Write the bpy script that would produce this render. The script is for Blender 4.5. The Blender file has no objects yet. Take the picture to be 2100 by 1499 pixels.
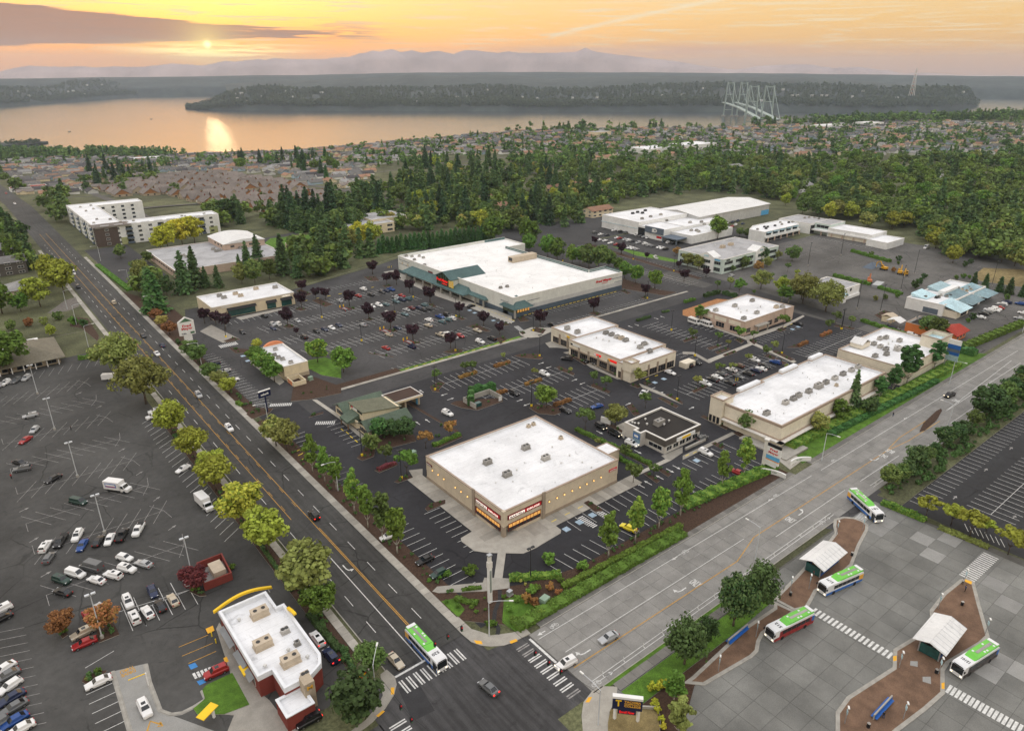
import bpy, bmesh, math, random
import numpy as np
from math import sin, cos, tan, atan, atan2, radians, degrees, pi, sqrt
from mathutils import Vector, Matrix, noise as mnoise
random.seed(7); rng = np.random.default_rng(11)
SC = bpy.context.scene
COL = SC.collection
# ------------------------------------------------------------------ camera
FPX, HOR, YAW, CAMH = 1450.0, 148.0, radians(38.8), 110.0       # focal length and horizon row of the 2100 x 1499 photograph
PITCH = atan((749.5 - HOR) / FPX)
cam = bpy.data.cameras.new('camera'); cam_o = bpy.data.objects.new('camera', cam); COL.objects.link(cam_o)
cam.sensor_fit = 'HORIZONTAL'; cam.sensor_width = 36.0; cam.lens = FPX / 2100 * 36.0
cam.clip_start = 1.0; cam.clip_end = 60000.0
cam_o.location = (0, 0, CAMH); cam_o.rotation_euler = (pi / 2 - PITCH, 0, -YAW)
SC.camera = cam_o
_fh = np.array([sin(YAW), cos(YAW), 0.0]); _R = np.array([cos(YAW), -sin(YAW), 0.0]); _Z = np.array([0, 0, 1.0])
_F = _fh * cos(PITCH) - _Z * sin(PITCH); _U = _fh * sin(PITCH) + _Z * cos(PITCH)
# ------------------------------------------------------------------ light
SUN_PX = (425, 92)
def ray(x, y): return _F * FPX + _R * (x - 1050) - _U * (y - 749.5)
def azel(x, y):
    r = ray(x, y); return degrees(atan2(r @ _R, r @ _fh)), degrees(atan2(r[2], math.hypot(r[0], r[1])))
SUN_D = ray(*SUN_PX); SUN_D = SUN_D / np.linalg.norm(SUN_D)
SUN_EL = math.asin(SUN_D[2]); SUN_AZ = atan2(SUN_D[0], SUN_D[1])     # azimuth clockwise from +Y
sun = bpy.data.lights.new('sun', 'SUN'); sun_o = bpy.data.objects.new('sun', sun); COL.objects.link(sun_o)
sun.energy = 0.03; sun.angle = radians(2.5); sun.color = (1.0, 0.66, 0.36)
sun_o.rotation_euler = Vector((-SUN_D[0], -SUN_D[1], -SUN_D[2])).to_track_quat('-Z', 'Y').to_euler()
EXPO = 1.5
SC.view_settings.view_transform = 'Standard'; SC.view_settings.look = 'None'
SC.view_settings.exposure = EXPO; SC.view_settings.gamma = 1.0; SC.view_settings.use_curve_mapping = False
SC.render.engine = 'CYCLES'
SC.cycles.use_denoising = True
SC.cycles.max_bounces = 6; SC.cycles.diffuse_bounces = 3; SC.cycles.glossy_bounces = 3; SC.cycles.transmission_bounces = 2
SC.cycles.volume_bounces = 1; SC.cycles.transparent_max_bounces = 4; SC.cycles.caustics_reflective = False; SC.cycles.caustics_refractive = False

def lin(c):
    """sRGB 0-255 to linear"""
    return tuple((v / 255 / 12.92) if v / 255 <= 0.04045 else ((v / 255 + 0.055) / 1.055) ** 2.4 for v in c)

class NT:
    """small helper to write node trees"""
    def __init__(s, nt): s.nt = nt; s.n = nt.nodes; s.l = nt.links
    def node(s, t, **kw):
        n = s.n.new(t)
        for k, v in kw.items(): setattr(n, k, v)
        return n
    def put(s, sock, v):
        if v is None: return
        if isinstance(v, bpy.types.NodeSocket): s.l.new(v, sock)
        else:
            if hasattr(sock.default_value, '__len__') and not hasattr(v, '__len__'): v = (v,) * len(sock.default_value)
            if hasattr(sock.default_value, '__len__') and len(sock.default_value) == 4 and len(v) == 3: v = (*v, 1)
            sock.default_value = v
    def math(s, op, a, b=None, c=None, clamp=False):
        n = s.node('ShaderNodeMath', operation=op, use_clamp=clamp)
        s.put(n.inputs[0], a); s.put(n.inputs[1], b)
        if c is not None: s.put(n.inputs[2], c)
        return n.outputs[0]
    def ramp(s, x, a, b, lo=0.0, hi=1.0):
        n = s.node('ShaderNodeMapRange', interpolation_type='SMOOTHSTEP')
        s.put(n.inputs[0], x)
        for i, v in enumerate((a, b, lo, hi)): s.put(n.inputs[i + 1], v)
        return n.outputs[0]
    def mix(s, f, a, b, mode='MIX'):
        n = s.node('ShaderNodeMix', data_type='RGBA', blend_type=mode)
        s.put(n.inputs[0], f); s.put(n.inputs[6], a); s.put(n.inputs[7], b)
        return n.outputs[2]
    def noise(s, v, scale, detail=3, rough=0.5, dist=0.0):
        n = s.node('ShaderNodeTexNoise'); s.put(n.inputs['Vector'], v); s.put(n.inputs['Scale'], scale)
        s.put(n.inputs['Detail'], detail); s.put(n.inputs['Roughness'], rough); s.put(n.inputs['Distortion'], dist)
        return n.outputs['Fac']
    def vec(s, x, y, z=0.0):
        n = s.node('ShaderNodeCombineXYZ'); s.put(n.inputs[0], x); s.put(n.inputs[1], y); s.put(n.inputs[2], z); return n.outputs[0]
    def dot(s, a, b):
        n = s.node('ShaderNodeVectorMath', operation='DOT_PRODUCT'); s.put(n.inputs[0], a); s.put(n.inputs[1], b); return n.outputs['Value']
    def cramp(s, f, stops):
        n = s.node('ShaderNodeValToRGB'); e = n.color_ramp.elements
        while len(e) < len(stops): e.new(0.5)
        for el, (p, c) in zip(e, stops): el.position = p; el.color = (*c, 1)
        s.put(n.inputs[0], f); return n.outputs[0]

def make_world():
    w = bpy.data.worlds.new('World'); SC.world = w; w.use_nodes = True
    t = NT(w.node_tree); t.n.clear()
    out = t.node('ShaderNodeOutputWorld'); bg = t.node('ShaderNodeBackground'); t.l.new(bg.outputs[0], out.inputs[0])
    bg.inputs[1].default_value = 0.15
    sky = t.node('ShaderNodeTexSky', sky_type='NISHITA'); sky.sun_disc = False
    sky.sun_elevation = SUN_EL; sky.sun_rotation = SUN_AZ; sky.altitude = 200; sky.air_density = 1.2; sky.dust_density = 2.5
    d = t.node('ShaderNodeTexCoord').outputs['Generated']
    x = t.dot(d, tuple(_R)); y = t.dot(d, tuple(_fh)); z = t.dot(d, (0, 0, 1))
    az = t.math('MULTIPLY', t.math('ARCTAN2', x, y), 180 / pi)
    el = t.math('MULTIPLY', t.math('ARCSINE', z), 180 / pi)
    sd = t.dot(d, tuple(SUN_D)); ang = t.math('MULTIPLY', t.math('ARCCOSINE', t.math('MINIMUM', sd, 0.999999)), 180 / pi)
    sx, sy = azel(*SUN_PX)
    K = 1.0 / (0.15 * 2 ** EXPO)          # display value -> background colour
    C = lambda r, g, b, k=1.0: tuple(v * K * k for v in lin((r, g, b)))
    # base gradient by elevation
    f = t.math('DIVIDE', t.math('ADD', el, 1.0), 91.0, clamp=True)
    def st(lst): return [((e + 1) / 91, c) for e, c in lst]
    warm = t.cramp(f, st([(-1, C(216, 180, 164)), (0.1, C(236, 176, 136)), (0.8, C(252, 184, 118)), (1.8, C(255, 198, 116)),
                          (3.2,C(255,206,130)),(5.5,C(251,216,160)),(11,C(248,230,200,1.15)),(25,C(238,230,220,1.65)),(50,C(228,226,228,2.05)),(90,C(220,222,234,2.1))]))
    col = t.mix(0.12, warm, t.mix(1.0, sky.outputs[0], (1.6, 1.6, 1.6), 'MULTIPLY'))
    # clouds: stretched noise in azimuth / elevation
    uv = t.vec(t.math('MULTIPLY', az, 0.10), t.math('MULTIPLY', el, 1.8))
    n1 = t.noise(uv, 1.0, 6, 0.58, 0.6)
    n2 = t.noise(t.vec(t.math('MULTIPLY', az, 0.2), t.math('MULTIPLY', el, 5.0), 3.0), 1.0, 6, 0.6, 0.9)
    def gauss(v, c, wd):
        q = t.math('DIVIDE', t.math('SUBTRACT', v, c), wd); return t.math('POWER', 2.718, t.math('MULTIPLY', t.math('MULTIPLY', q, q), -1.0))
    # golden glow around the sun, wider sideways
    gx = t.math('DIVIDE', t.math('SUBTRACT', az, sx), 15.0); gy = t.math('DIVIDE', t.math('SUBTRACT', el, 0.6), 2.4)
    g1 = t.math('POWER', 2.718, t.math('MULTIPLY', t.math('ADD', t.math('MULTIPLY', gx, gx), t.math('MULTIPLY', gy, gy)), -1.0))
    col = t.mix(t.math('MULTIPLY', g1, 0.95), col, C(255, 168, 44, 1.12))
    # thin bright veils everywhere
    veil = t.math('MULTIPLY', t.ramp(n2, 0.50, 0.66), t.ramp(el, 0.7, 2.0))
    col = t.mix(t.math('MULTIPLY', veil, 0.75), col, C(255, 230, 184))
    # the big grey-mauve bank right of and above the sun; its upper edge falls towards the right
    top = t.math('ADD', t.math('MULTIPLY', t.math('ADD', az, 33.0), -0.068), 3.95)
    top = t.math('ADD', top, t.math('MULTIPLY', t.math('SUBTRACT', n2, 0.5), 0.7))
    bot = t.math('ADD', t.math('ADD', 1.45, t.math('MULTIPLY', t.math('ADD', az, 33.0), 0.04)), t.math('MULTIPLY', t.math('SUBTRACT', n1, 0.5), 0.8))
    bank = t.math('MULTIPLY', t.ramp(el, bot, t.math('ADD', bot, 0.14)), t.math('SUBTRACT', 1.0, t.ramp(el, t.math('SUBTRACT', top, 0.14), top)))
    bank = t.math('MULTIPLY', bank, t.math('SUBTRACT', 1.0, t.ramp(az, -14.5, -8.0)))
    streak = t.ramp(n2, 0.36, 0.52)
    bank = t.math('MULTIPLY', bank, t.math('MAXIMUM', streak, t.math('SUBTRACT', 1.0, t.ramp(az, -21.0, -14.0))))
    bankcol = t.mix(t.math('MULTIPLY', g1, 0.6), C(166, 128, 114), C(190, 128, 84))
    col = t.mix(t.math('MULTIPLY', bank, 0.93), col, bankcol)
    # smaller ragged clouds at the end of the bank and scattered strips
    m3 = t.math('MULTIPLY', gauss(az, -12.5, 4.0), gauss(el, 2.5, 0.7))
    ragged = t.math('MULTIPLY', t.ramp(n2, 0.45, 0.6), m3)
    col = t.mix(t.math('MULTIPLY', ragged, 0.8), col, C(186, 140, 110))
    # low pinkish band to the right
    band = t.math('MULTIPLY', gauss(el, 1.45, 0.4), t.math('MULTIPLY', gauss(az, 10.0, 12.0), t.ramp(n1, 0.3, 0.55)))
    col = t.mix(t.math('MULTIPLY', band, 0.75), col, C(228, 176, 148))
    # contrail
    (ax0, ay0), (ax1, ay1) = azel(1118, 80), azel(1500, -5)
    tt = t.math('DIVIDE', t.math('SUBTRACT', az, ax0), ax1 - ax0)
    cy = t.math('ADD', ay0, t.math('MULTIPLY', t.math('POWER', t.math('MAXIMUM', tt, 0.0), 0.85), ay1 - ay0))
    cy = t.math('ADD', cy, t.math('MULTIPLY', t.math('SUBTRACT', n2, 0.5), 0.25))
    ctr = t.math('MULTIPLY', gauss(el, cy, 0.14), t.math('MULTIPLY', t.ramp(tt, 0.0, 0.05), t.math('SUBTRACT', 1.0, t.ramp(tt, 0.9, 1.6))))
    col = t.mix(t.math('MULTIPLY', ctr, 0.6), col, C(255, 240, 205))
    # sun: bright broken patch with a hot core
    hx = t.math('DIVIDE', t.math('SUBTRACT', az, sx + 0.6), 4.2); hy = t.math('DIVIDE', t.math('SUBTRACT', el, sy - 0.38), 0.42)
    hot = t.math('POWER', 2.718, t.math('MULTIPLY', t.math('ADD', t.math('MULTIPLY', hx, hx), t.math('MULTIPLY', hy, hy)), -1.0))
    hot = t.math('MULTIPLY', hot, t.ramp(n2, 0.32, 0.56))
    col = t.mix(hot, col, C(255, 236, 150, 2.3))
    core = t.math('POWER', 2.718, t.math('MULTIPLY', t.math('POWER', t.math('DIVIDE', ang, 0.2), 2.0), -1.0))
    col = t.mix(core, col, C(255, 240, 190, 4.5))
    halo = t.math('POWER', 2.718, t.math('MULTIPLY', t.math('DIVIDE', ang, 1.1), -1.0))
    col = t.mix(t.math('MULTIPLY', halo, 0.7), col, C(255, 220, 110, 1.7))
    t.l.new(col, bg.inputs[0])
make_world()

# ------------------------------------------------------------------ photograph pixels -> ground
_T = {1: (0, 0), 2: (700, 0), 3: (1400, 0), 4: (0, 500), 5: (700, 500), 6: (1400, 500), 7: (0, 1000), 8: (700, 1000), 9: (1400, 1000)}
_S = {'a': (700, 500), 'b': (1050, 500), 'c': (1050, 750), 'd': (1400, 500), 'e': (1750, 500), 'f': (1200, 370), 'h': (1550, 400)}
def full(k, x, y):
    if k == 0: return x, y
    if k in _T: o = _T[k]; return o[0] + x / 3, o[1] + y / 3
    o = _S[k]; return o[0] + x / 6, o[1] + y / 6
def P(x, y, z=0.0):
    r = ray(x, y); t = (z - CAMH) / r[2]; return np.array([r[0] * t, r[1] * t, z])
def g(k, x, y, z=0.0):
    """tile pixel -> point (x, y) on the level z"""
    p = P(*full(k, x, y), z); return float(p[0]), float(p[1])
def proj(p):
    d = np.asarray(p, float) - np.array([0, 0, CAMH]); return 1050 + FPX * (d @ _R) / (d @ _F), 749.5 - FPX * (d @ _U) / (d @ _F)
# terrain: the plateau of the shops, then the slope to the sound
_AZ = [-180, -100, -60, -45, -25, -16, -5, 0, 16, 30, 45, 60, 100, 180]
_RA = [3000, 2500, 1300, 850, 690, 680, 720, 800, 930, 1040, 1400, 2500, 3000, 3000]
_RB = [5000, 5000, 3800, 2470, 1900, 1560, 1560, 1600, 1770, 2190, 3380, 5000, 5000, 5000]
_ZB = [0, 0, -75, -75, -72, -40, -18, -10, -8, 3, 5, 0, 0, 0]
_RC = [9000, 9000, 4200, 2800, 2200, 2030, 1960, 1950, 2080, 2540, 3950, 9000, 9000, 9000]
SEA = -90.0
def hz(x, y):
    x = np.asarray(x, float); y = np.asarray(y, float)
    az = np.degrees(np.arctan2(x * _R[0] + y * _R[1], x * _fh[0] + y * _fh[1])); r = np.hypot(x, y)
    ra, rb, zb, rc = (np.interp(az, _AZ, q) for q in (_RA, _RB, _ZB, _RC))
    z = np.where(r < ra, 0.0, np.where(r < rb, zb * (r - ra) / (rb - ra), zb + (-100 - zb) * np.clip((r - rb) / (rc - rb), 0, 1.0)))
    return np.maximum(z, -100)
def gt(k, x, y):
    """tile pixel -> point on the terrain"""
    fx, fy = full(k, x, y); z = 0.0
    for _ in range(30):
        p = P(fx, fy, z); z = 0.5 * z + 0.5 * float(hz(p[0], p[1]))
    p = P(fx, fy, z); return float(p[0]), float(p[1]), float(hz(p[0], p[1]))

# ------------------------------------------------------------------ mesh helpers
class MB:
    """collects faces for one mesh"""
    def __init__(s): s.v = []; s.f = []; s.m = []
    def add(s, vs, fs, m=0):
        b = len(s.v); s.v.extend([tuple(map(float, p)) for p in vs]); s.f.extend([tuple(b + i for i in f) for f in fs]); s.m.extend([m] * len(fs)); return s
    def box(s, x0, x1, y0, y1, z0, z1, m=0):
        if x1 < x0: x0, x1 = x1, x0
        if y1 < y0: y0, y1 = y1, y0
        return s.add([(x0, y0, z0), (x1, y0, z0), (x1, y1, z0), (x0, y1, z0), (x0, y0, z1), (x1, y0, z1), (x1, y1, z1), (x0, y1, z1)],
                     [(0, 3, 2, 1), (4, 5, 6, 7), (0, 1, 5, 4), (1, 2, 6, 5), (2, 3, 7, 6), (3, 0, 4, 7)], m)
    def quad(s, a, b, c, d, m=0): return s.add([a, b, c, d], [(0, 1, 2, 3)], m)
    def prism(s, poly, z0, z1, m=0, mt=None, bottom=False):
        if area(poly) < 0: poly = poly[::-1]
        n = len(poly)
        s.add([(p[0], p[1], z0) for p in poly] + [(p[0], p[1], z1) for p in poly], [(i, (i + 1) % n, n + (i + 1) % n, n + i) for i in range(n)], m)
        s.add([(p[0], p[1], z1) for p in poly], [tuple(range(n))], m if mt is None else mt)
        if bottom: s.add([(p[0], p[1], z0) for p in poly], [tuple(range(n))[::-1]], m)
        return s
    def sheet(s, poly, z, m=0):
        if area(poly) < 0: poly = poly[::-1]
        return s.add([(p[0], p[1], z) for p in poly], [tuple(range(len(poly)))], m)
    def cyl(s, a, b, r0, r1=None, n=8, m=0, caps=True):
        r1 = r0 if r1 is None else r1
        a, b = Vector(a), Vector(b); d = (b - a).normalized(); u = d.orthogonal().normalized(); w = d.cross(u)
        vs=[a+(u*cos(2*pi*i/n)+w*sin(2*pi*i/n))*r0 for i in range(n)]+[b+(u*cos(2*pi*i/n)+w*sin(2*pi*i/n))*r1 for i in range(n)]
        fs = [(i, (i + 1) % n, n + (i + 1) % n, n + i) for i in range(n)]
        if caps: fs += [tuple(range(n))[::-1], tuple(range(n, 2 * n))]
        return s.add(vs, fs, m)
    def tube(s, pts, r, n=6, m=0):
        for a, b in zip(pts, pts[1:]): s.cyl(a, b, r, r, n, m)
        return s
    def strip(s, pts, w, z, m=0, zf=None):
        """flat ribbon of width w along a ground polyline"""
        pts = [Vector((p[0], p[1], 0)) for p in pts]; L, Rr = [], []
        for i, p in enumerate(pts):
            d = (pts[min(i + 1, len(pts) - 1)] - pts[max(i - 1, 0)]).normalized(); nn = Vector((-d.y, d.x, 0)) * w / 2
            L.append(p + nn); Rr.append(p - nn)
        zz = (lambda q: z + (float(zf(q.x, q.y)) if zf else 0))
        b = [(q.x, q.y, zz(q)) for q in L] + [(q.x, q.y, zz(q)) for q in Rr]; n = len(pts)
        return s.add(b, [(n + i, n + i + 1, i + 1, i) for i in range(n - 1)], m)
    def ico(s, c, r, sub=1, m=0, sq=1.0, jit=0.0):
        vs, fs = ICO[sub]
        return s.add([(c[0]+v[0]*r*(1+random.uniform(-jit,jit)),c[1]+v[1]*r*(1+random.uniform(-jit,jit)),c[2]+v[2]*r*sq*(1+random.uniform(-jit,jit))) for v in vs],fs,m)
    def mesh(s, name, mats, smooth=False):
        me = bpy.data.meshes.new(name); me.from_pydata(s.v, [], s.f)
        for mm in (mats if isinstance(mats, (list, tuple)) else [mats]): me.materials.append(M[mm] if isinstance(mm, str) else mm)
        if s.m and max(s.m) > 0: me.polygons.foreach_set('material_index', s.m)
        if smooth: me.polygons.foreach_set('use_smooth', [True] * len(s.f))
        me.update(); return me
    def build(s, name, mats, parent=None, smooth=False, **kw): return link(name, s.mesh(name, mats, smooth), parent, **kw)
def area(p): return 0.5 * sum(p[i][0] * p[(i + 1) % len(p)][1] - p[(i + 1) % len(p)][0] * p[i][1] for i in range(len(p)))
def _ico(sub):
    bm = bmesh.new(); bmesh.ops.create_icosphere(bm, subdivisions=sub, radius=1.0)
    r = ([tuple(v.co) for v in bm.verts], [tuple(v.index for v in f.verts) for f in bm.faces]); bm.free(); return r
ICO = {1: _ico(1), 2: _ico(2), 3: _ico(3)}
LAB = {}
def tag(o, label=None, cat=None, group=None, kind=None):
    if label: o['label'] = label; LAB.setdefault(label, []).append(o)
    if cat: o['category'] = cat
    if group: o['group'] = group
    if kind: o['kind'] = kind
    return o
def link(name, me, parent=None, loc=None, rz=0.0, label=None, cat=None, group=None, kind=None, sc=None):
    o = bpy.data.objects.new(name, me); COL.objects.link(o)
    if parent is not None: o.parent = parent
    if loc is not None: o.location = loc
    if rz: o.rotation_euler = (0, 0, rz)
    if sc is not None: o.scale = sc if hasattr(sc, '__len__') else (sc,) * 3
    return tag(o, label, cat, group, kind)
def thing(name, label, cat, loc=(0, 0, 0), rz=0.0, group=None, sc=None):
    return link(name, None, None, loc, rz, label, cat, group, None, sc)
def copy_tree(o, parent=None):
    c = o.copy(); COL.objects.link(c); c.parent = parent
    if parent is None and 'label' in c: del c['label']
    for ch in o.children: copy_tree(ch, c)
    return c
def kill(o):
    for ch in list(o.children): kill(ch)
    bpy.data.objects.remove(o)
_TXT = {}
def text_mesh(s, bold=0.0):
    """flat lettering as a mesh, one unit high, centred"""
    if (s, bold) in _TXT: return _TXT[(s, bold)]
    cu = bpy.data.curves.new('lettering', 'FONT'); cu.body = s; cu.align_x = 'CENTER'; cu.align_y = 'CENTER'; cu.size = 1.0; cu.offset = bold; cu.resolution_u = 2
    cu.extrude = 0.015
    o = bpy.data.objects.new('lettering', cu); COL.objects.link(o)
    me = bpy.data.meshes.new_from_object(o.evaluated_get(bpy.context.evaluated_depsgraph_get()))
    bpy.data.objects.remove(o); bpy.data.curves.remove(cu)
    v = np.array([p.co for p in me.vertices]); lo, hi = v.min(0), v.max(0)
    _TXT[(s, bold)] = (v - (lo + hi) / 2, [tuple(p.vertices) for p in me.polygons], (hi - lo)[:2]); bpy.data.meshes.remove(me)
    return _TXT[(s, bold)]
def lettering(s, c, right, up, w, h, matn, parent=None, bold=0.02, name='lettering', shear=0.0):
    """text s fitted into w x h metres, centred on c, written along right / up (world axes)"""
    v, f, wh = text_mesh(s, bold); right, up = Vector(right).normalized(), Vector(up).normalized(); nrm = right.cross(up)
    m = MB(); m.add([Vector(c) + right * (p[0] * w / wh[0] + shear * p[1] * h / wh[1]) + up * (p[1] * h / wh[1]) + nrm * p[2] for p in v], f)
    return m.build(name, matn, parent)
# ------------------------------------------------------------------ materials
M = {}
def mat(name, col, rough=0.8, metal=0.0, var=0.15, scale=0.6, objr=0.0, isl=0.0, emit=0.0, spec=0.3, big=0.0, bigscale=0.03, hue=0.0, bump=0.0, trans=0.0, fine=None):
    m = bpy.data.materials.new(name); m.use_nodes = True; t = NT(m.node_tree); b = t.n['Principled BSDF']
    pos = t.node('ShaderNodeNewGeometry')
    c = col; f = None
    def mul(f, a): return a if f is None else t.math('MULTIPLY', f, a)
    if var: f = mul(f, t.ramp(t.noise(pos.outputs['Position'], scale, 4, 0.6), 0.25, 0.75, 1 - var, 1 + var))
    if fine: f = mul(f, t.ramp(t.noise(pos.outputs['Position'], fine[0], 2, 0.6), 0.3, 0.7, 1 - fine[1], 1 + fine[1]))
    if big: f = mul(f, t.ramp(t.noise(pos.outputs['Position'], bigscale, 3, 0.55), 0.3, 0.7, 1 - big, 1 + big))
    if objr: f = mul(f, t.ramp(t.node('ShaderNodeObjectInfo').outputs['Random'], 0, 1, 1 - objr, 1 + objr))
    if isl: f = mul(f, t.ramp(pos.outputs['Random Per Island'], 0, 1, 1 - isl, 1 + isl))
    if f is not None: c = t.mix(1.0, (*col, 1), t.mix(0.0, t.vec(f, f, f), t.vec(f, f, f)), 'MULTIPLY')
    if hue:
        h = t.node('ShaderNodeHueSaturation'); t.put(h.inputs['Color'], c)
        r = t.node('ShaderNodeObjectInfo').outputs['Random']
        if isl: r = t.math('FRACT', t.math('ADD', r, t.math('MULTIPLY', pos.outputs['Random Per Island'], 0.25)))
        t.put(h.inputs['Hue'], t.ramp(r, 0, 1, 0.5 - hue, 0.5 + hue)); c = h.outputs[0]
    t.put(b.inputs['Base Color'], c); t.put(b.inputs['Roughness'], rough); t.put(b.inputs['Metallic'], metal)
    t.put(b.inputs['Specular IOR Level'], spec)
    if emit: t.put(b.inputs['Emission Color'], col); t.put(b.inputs['Emission Strength'], emit)
    if bump:
        bn=t.node('ShaderNodeBump');t.put(bn.inputs['Strength'],bump);t.put(bn.inputs['Height'],t.noise(pos.outputs['Position'],scale*4,4));t.l.new(bn.outputs[0],b.inputs['Normal'])
    if trans:
        tr = t.node('ShaderNodeBsdfTranslucent'); t.put(tr.inputs[0], c); ms = t.node('ShaderNodeMixShader'); t.put(ms.inputs[0], trans)
        t.l.new(b.outputs[0], ms.inputs[1]); t.l.new(tr.outputs[0], ms.inputs[2]); t.l.new(ms.outputs[0], t.n['Material Output'].inputs[0])
    M[name] = m; return m
def asphalt(name, col, crack=0.5, patch=0.25, lanes=0.0):
    """asphalt with large patches, stains and a web of tar-filled cracks"""
    m = bpy.data.materials.new(name); m.use_nodes = True; t = NT(m.node_tree); b = t.n['Principled BSDF']
    pos = t.node('ShaderNodeNewGeometry').outputs['Position']
    f = t.ramp(t.noise(pos, 0.05, 4, 0.6, 0.5), 0.3, 0.7, 1 - patch, 1 + patch)
    f = t.math('MULTIPLY', f, t.ramp(t.noise(pos, 0.6, 4, 0.65), 0.25, 0.75, 0.88, 1.12))
    f = t.math('MULTIPLY', f, t.ramp(t.noise(pos, 9.0, 2, 0.7), 0.25, 0.75, 0.85, 1.15))
    # drip stains
    s=t.noise(pos,0.33,5,0.7,1.0);f=t.math('MULTIPLY',f,t.ramp(s,0.57,0.74,1.0,0.62));f=t.math('MULTIPLY',f,t.ramp(t.noise(pos,1.3,3,0.6),0.66,0.74,1.0,0.62));f=t.math('MULTIPLY',f,t.ramp(t.noise(pos,0.013,2,0.5),0.35,0.65,0.86,1.16))
    # streaks along the driving direction
    st = t.noise(t.vec(t.math('MULTIPLY', t.dot(pos, (1, 0, 0)), 0.9), t.math('MULTIPLY', t.dot(pos, (0, 1, 0)), 0.04)), 1.0, 3, 0.6)
    if lanes: f = t.math('MULTIPLY', f, t.ramp(st, 0.3, 0.7, 1 - lanes, 1 + lanes))
    if crack:
        wv = t.node('ShaderNodeVectorMath', operation='ADD')
        t.put(wv.inputs[0],pos);cn=t.node('ShaderNodeTexNoise');t.put(cn.inputs['Vector'],pos);t.put(cn.inputs['Scale'],0.35);t.put(wv.inputs[1],cn.outputs['Color'])
        sc2 = t.node('ShaderNodeVectorMath', operation='SCALE'); t.put(sc2.inputs[0], wv.outputs[0]); sc2.inputs['Scale'].default_value = 1.0
        v = t.node('ShaderNodeTexVoronoi', feature='DISTANCE_TO_EDGE'); t.put(v.inputs['Vector'], sc2.outputs[0]); t.put(v.inputs['Scale'], 0.085)
        k = t.math('SUBTRACT', 1.0, t.ramp(v.outputs['Distance'], 0.005, 0.018)); k = t.math('MULTIPLY', k, t.ramp(t.noise(pos, 0.04, 2), 0.45, 0.62))
        f = t.math('MULTIPLY', f, t.math('SUBTRACT', 1.0, t.math('MULTIPLY', k, crack)))
    c = t.mix(1.0, (*col, 1), t.vec(f, f, f), 'MULTIPLY')
    t.put(b.inputs['Base Color'], c); t.put(b.inputs['Roughness'], 0.85); t.put(b.inputs['Specular IOR Level'], 0.25)
    M[name] = m
def roofmat(name, col, seam=2.4, dirt=0.12):
    """single-ply roof membrane: welded seams, ponding marks, dust"""
    m = bpy.data.materials.new(name); m.use_nodes = True; t = NT(m.node_tree); b = t.n['Principled BSDF']
    pos = t.node('ShaderNodeNewGeometry').outputs['Position']
    f = t.ramp(t.noise(pos, 0.09, 5, 0.62, 0.6), 0.3, 0.75, 1.05, 1 - dirt * 1.6)
    f = t.math('MULTIPLY', f, t.ramp(t.noise(pos, 1.2, 4, 0.6), 0.3, 0.7, 0.965, 1.03))
    f = t.math('MULTIPLY', f, t.ramp(t.noise(pos, 0.22, 6, 0.75, 1.6), 0.56, 0.70, 1.0, 0.74))
    fr = t.math('FRACT', t.math('DIVIDE', t.dot(pos, (0, 1, 0)), seam))
    ln = t.math('LESS_THAN', fr, 0.035); f = t.math('MULTIPLY', f, t.math('SUBTRACT', 1.0, t.math('MULTIPLY', ln, 0.17)))
    fr2=t.math('FRACT',t.math('DIVIDE',t.math('ADD',t.dot(pos,(1,0,0)),t.math('MULTIPLY',t.math('FLOOR',t.math('DIVIDE',t.dot(pos,(0,1,0)),seam)),7.3)),18.0))
    f = t.math('MULTIPLY', f, t.math('SUBTRACT', 1.0, t.math('MULTIPLY', t.math('LESS_THAN', fr2, 0.006), 0.12)))
    t.put(b.inputs['Base Color'], t.mix(1.0, (*col, 1), t.vec(f, f, f), 'MULTIPLY')); t.put(b.inputs['Roughness'], 0.75); t.put(b.inputs['Specular IOR Level'], 0.25)
    M[name] = m

asphalt('asphalt_new', (0.030, 0.030, 0.034), 0.35, 0.22)
asphalt('asphalt_mid', (0.054, 0.053, 0.054), 0.45, 0.2)
asphalt('asphalt_old', (0.064, 0.063, 0.060), 0.5, 0.2)
asphalt('asphalt_road', (0.062, 0.061, 0.058), 0.55, 0.12, 0.16)
asphalt('asphalt_worn', (0.102, 0.098, 0.092), 0.6, 0.22)
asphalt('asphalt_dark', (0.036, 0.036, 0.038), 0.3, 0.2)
mat('slab', (0.232, 0.226, 0.212), 0.9, var=0.16, scale=0.22, objr=0.07, fine=(5, 0.1))
mat('slab_plaza', (0.172, 0.172, 0.16), 0.9, var=0.2, scale=0.12, big=0.14, bigscale=0.05, objr=0.07, fine=(5, 0.1))
mat('slab_new', (0.27, 0.268, 0.255), 0.9, var=0.08, scale=0.4, objr=0.12, fine=(5, 0.07))
mat('joint', (0.1, 0.096, 0.088), 0.95, var=0.2)
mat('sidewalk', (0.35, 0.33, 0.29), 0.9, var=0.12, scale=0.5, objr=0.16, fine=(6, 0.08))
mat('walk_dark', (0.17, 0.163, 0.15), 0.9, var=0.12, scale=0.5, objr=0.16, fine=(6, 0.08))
mat('kerb', (0.34, 0.325, 0.29), 0.9, var=0.15, scale=0.8)
mat('kerb_yellow', (0.55, 0.36, 0.05), 0.8, var=0.15)
mat('paint_white', (0.62, 0.62, 0.6), 0.7, var=0.22, scale=1.6, fine=(14, 0.12))
mat('paint_worn', (0.27, 0.26, 0.25), 0.8, var=0.35, scale=0.9, fine=(14, 0.2))
mat('paint_yellow', (0.50, 0.27, 0.04), 0.7, var=0.25, scale=1.6)
mat('paint_blue', (0.05, 0.22, 0.52), 0.7, var=0.15)
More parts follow.
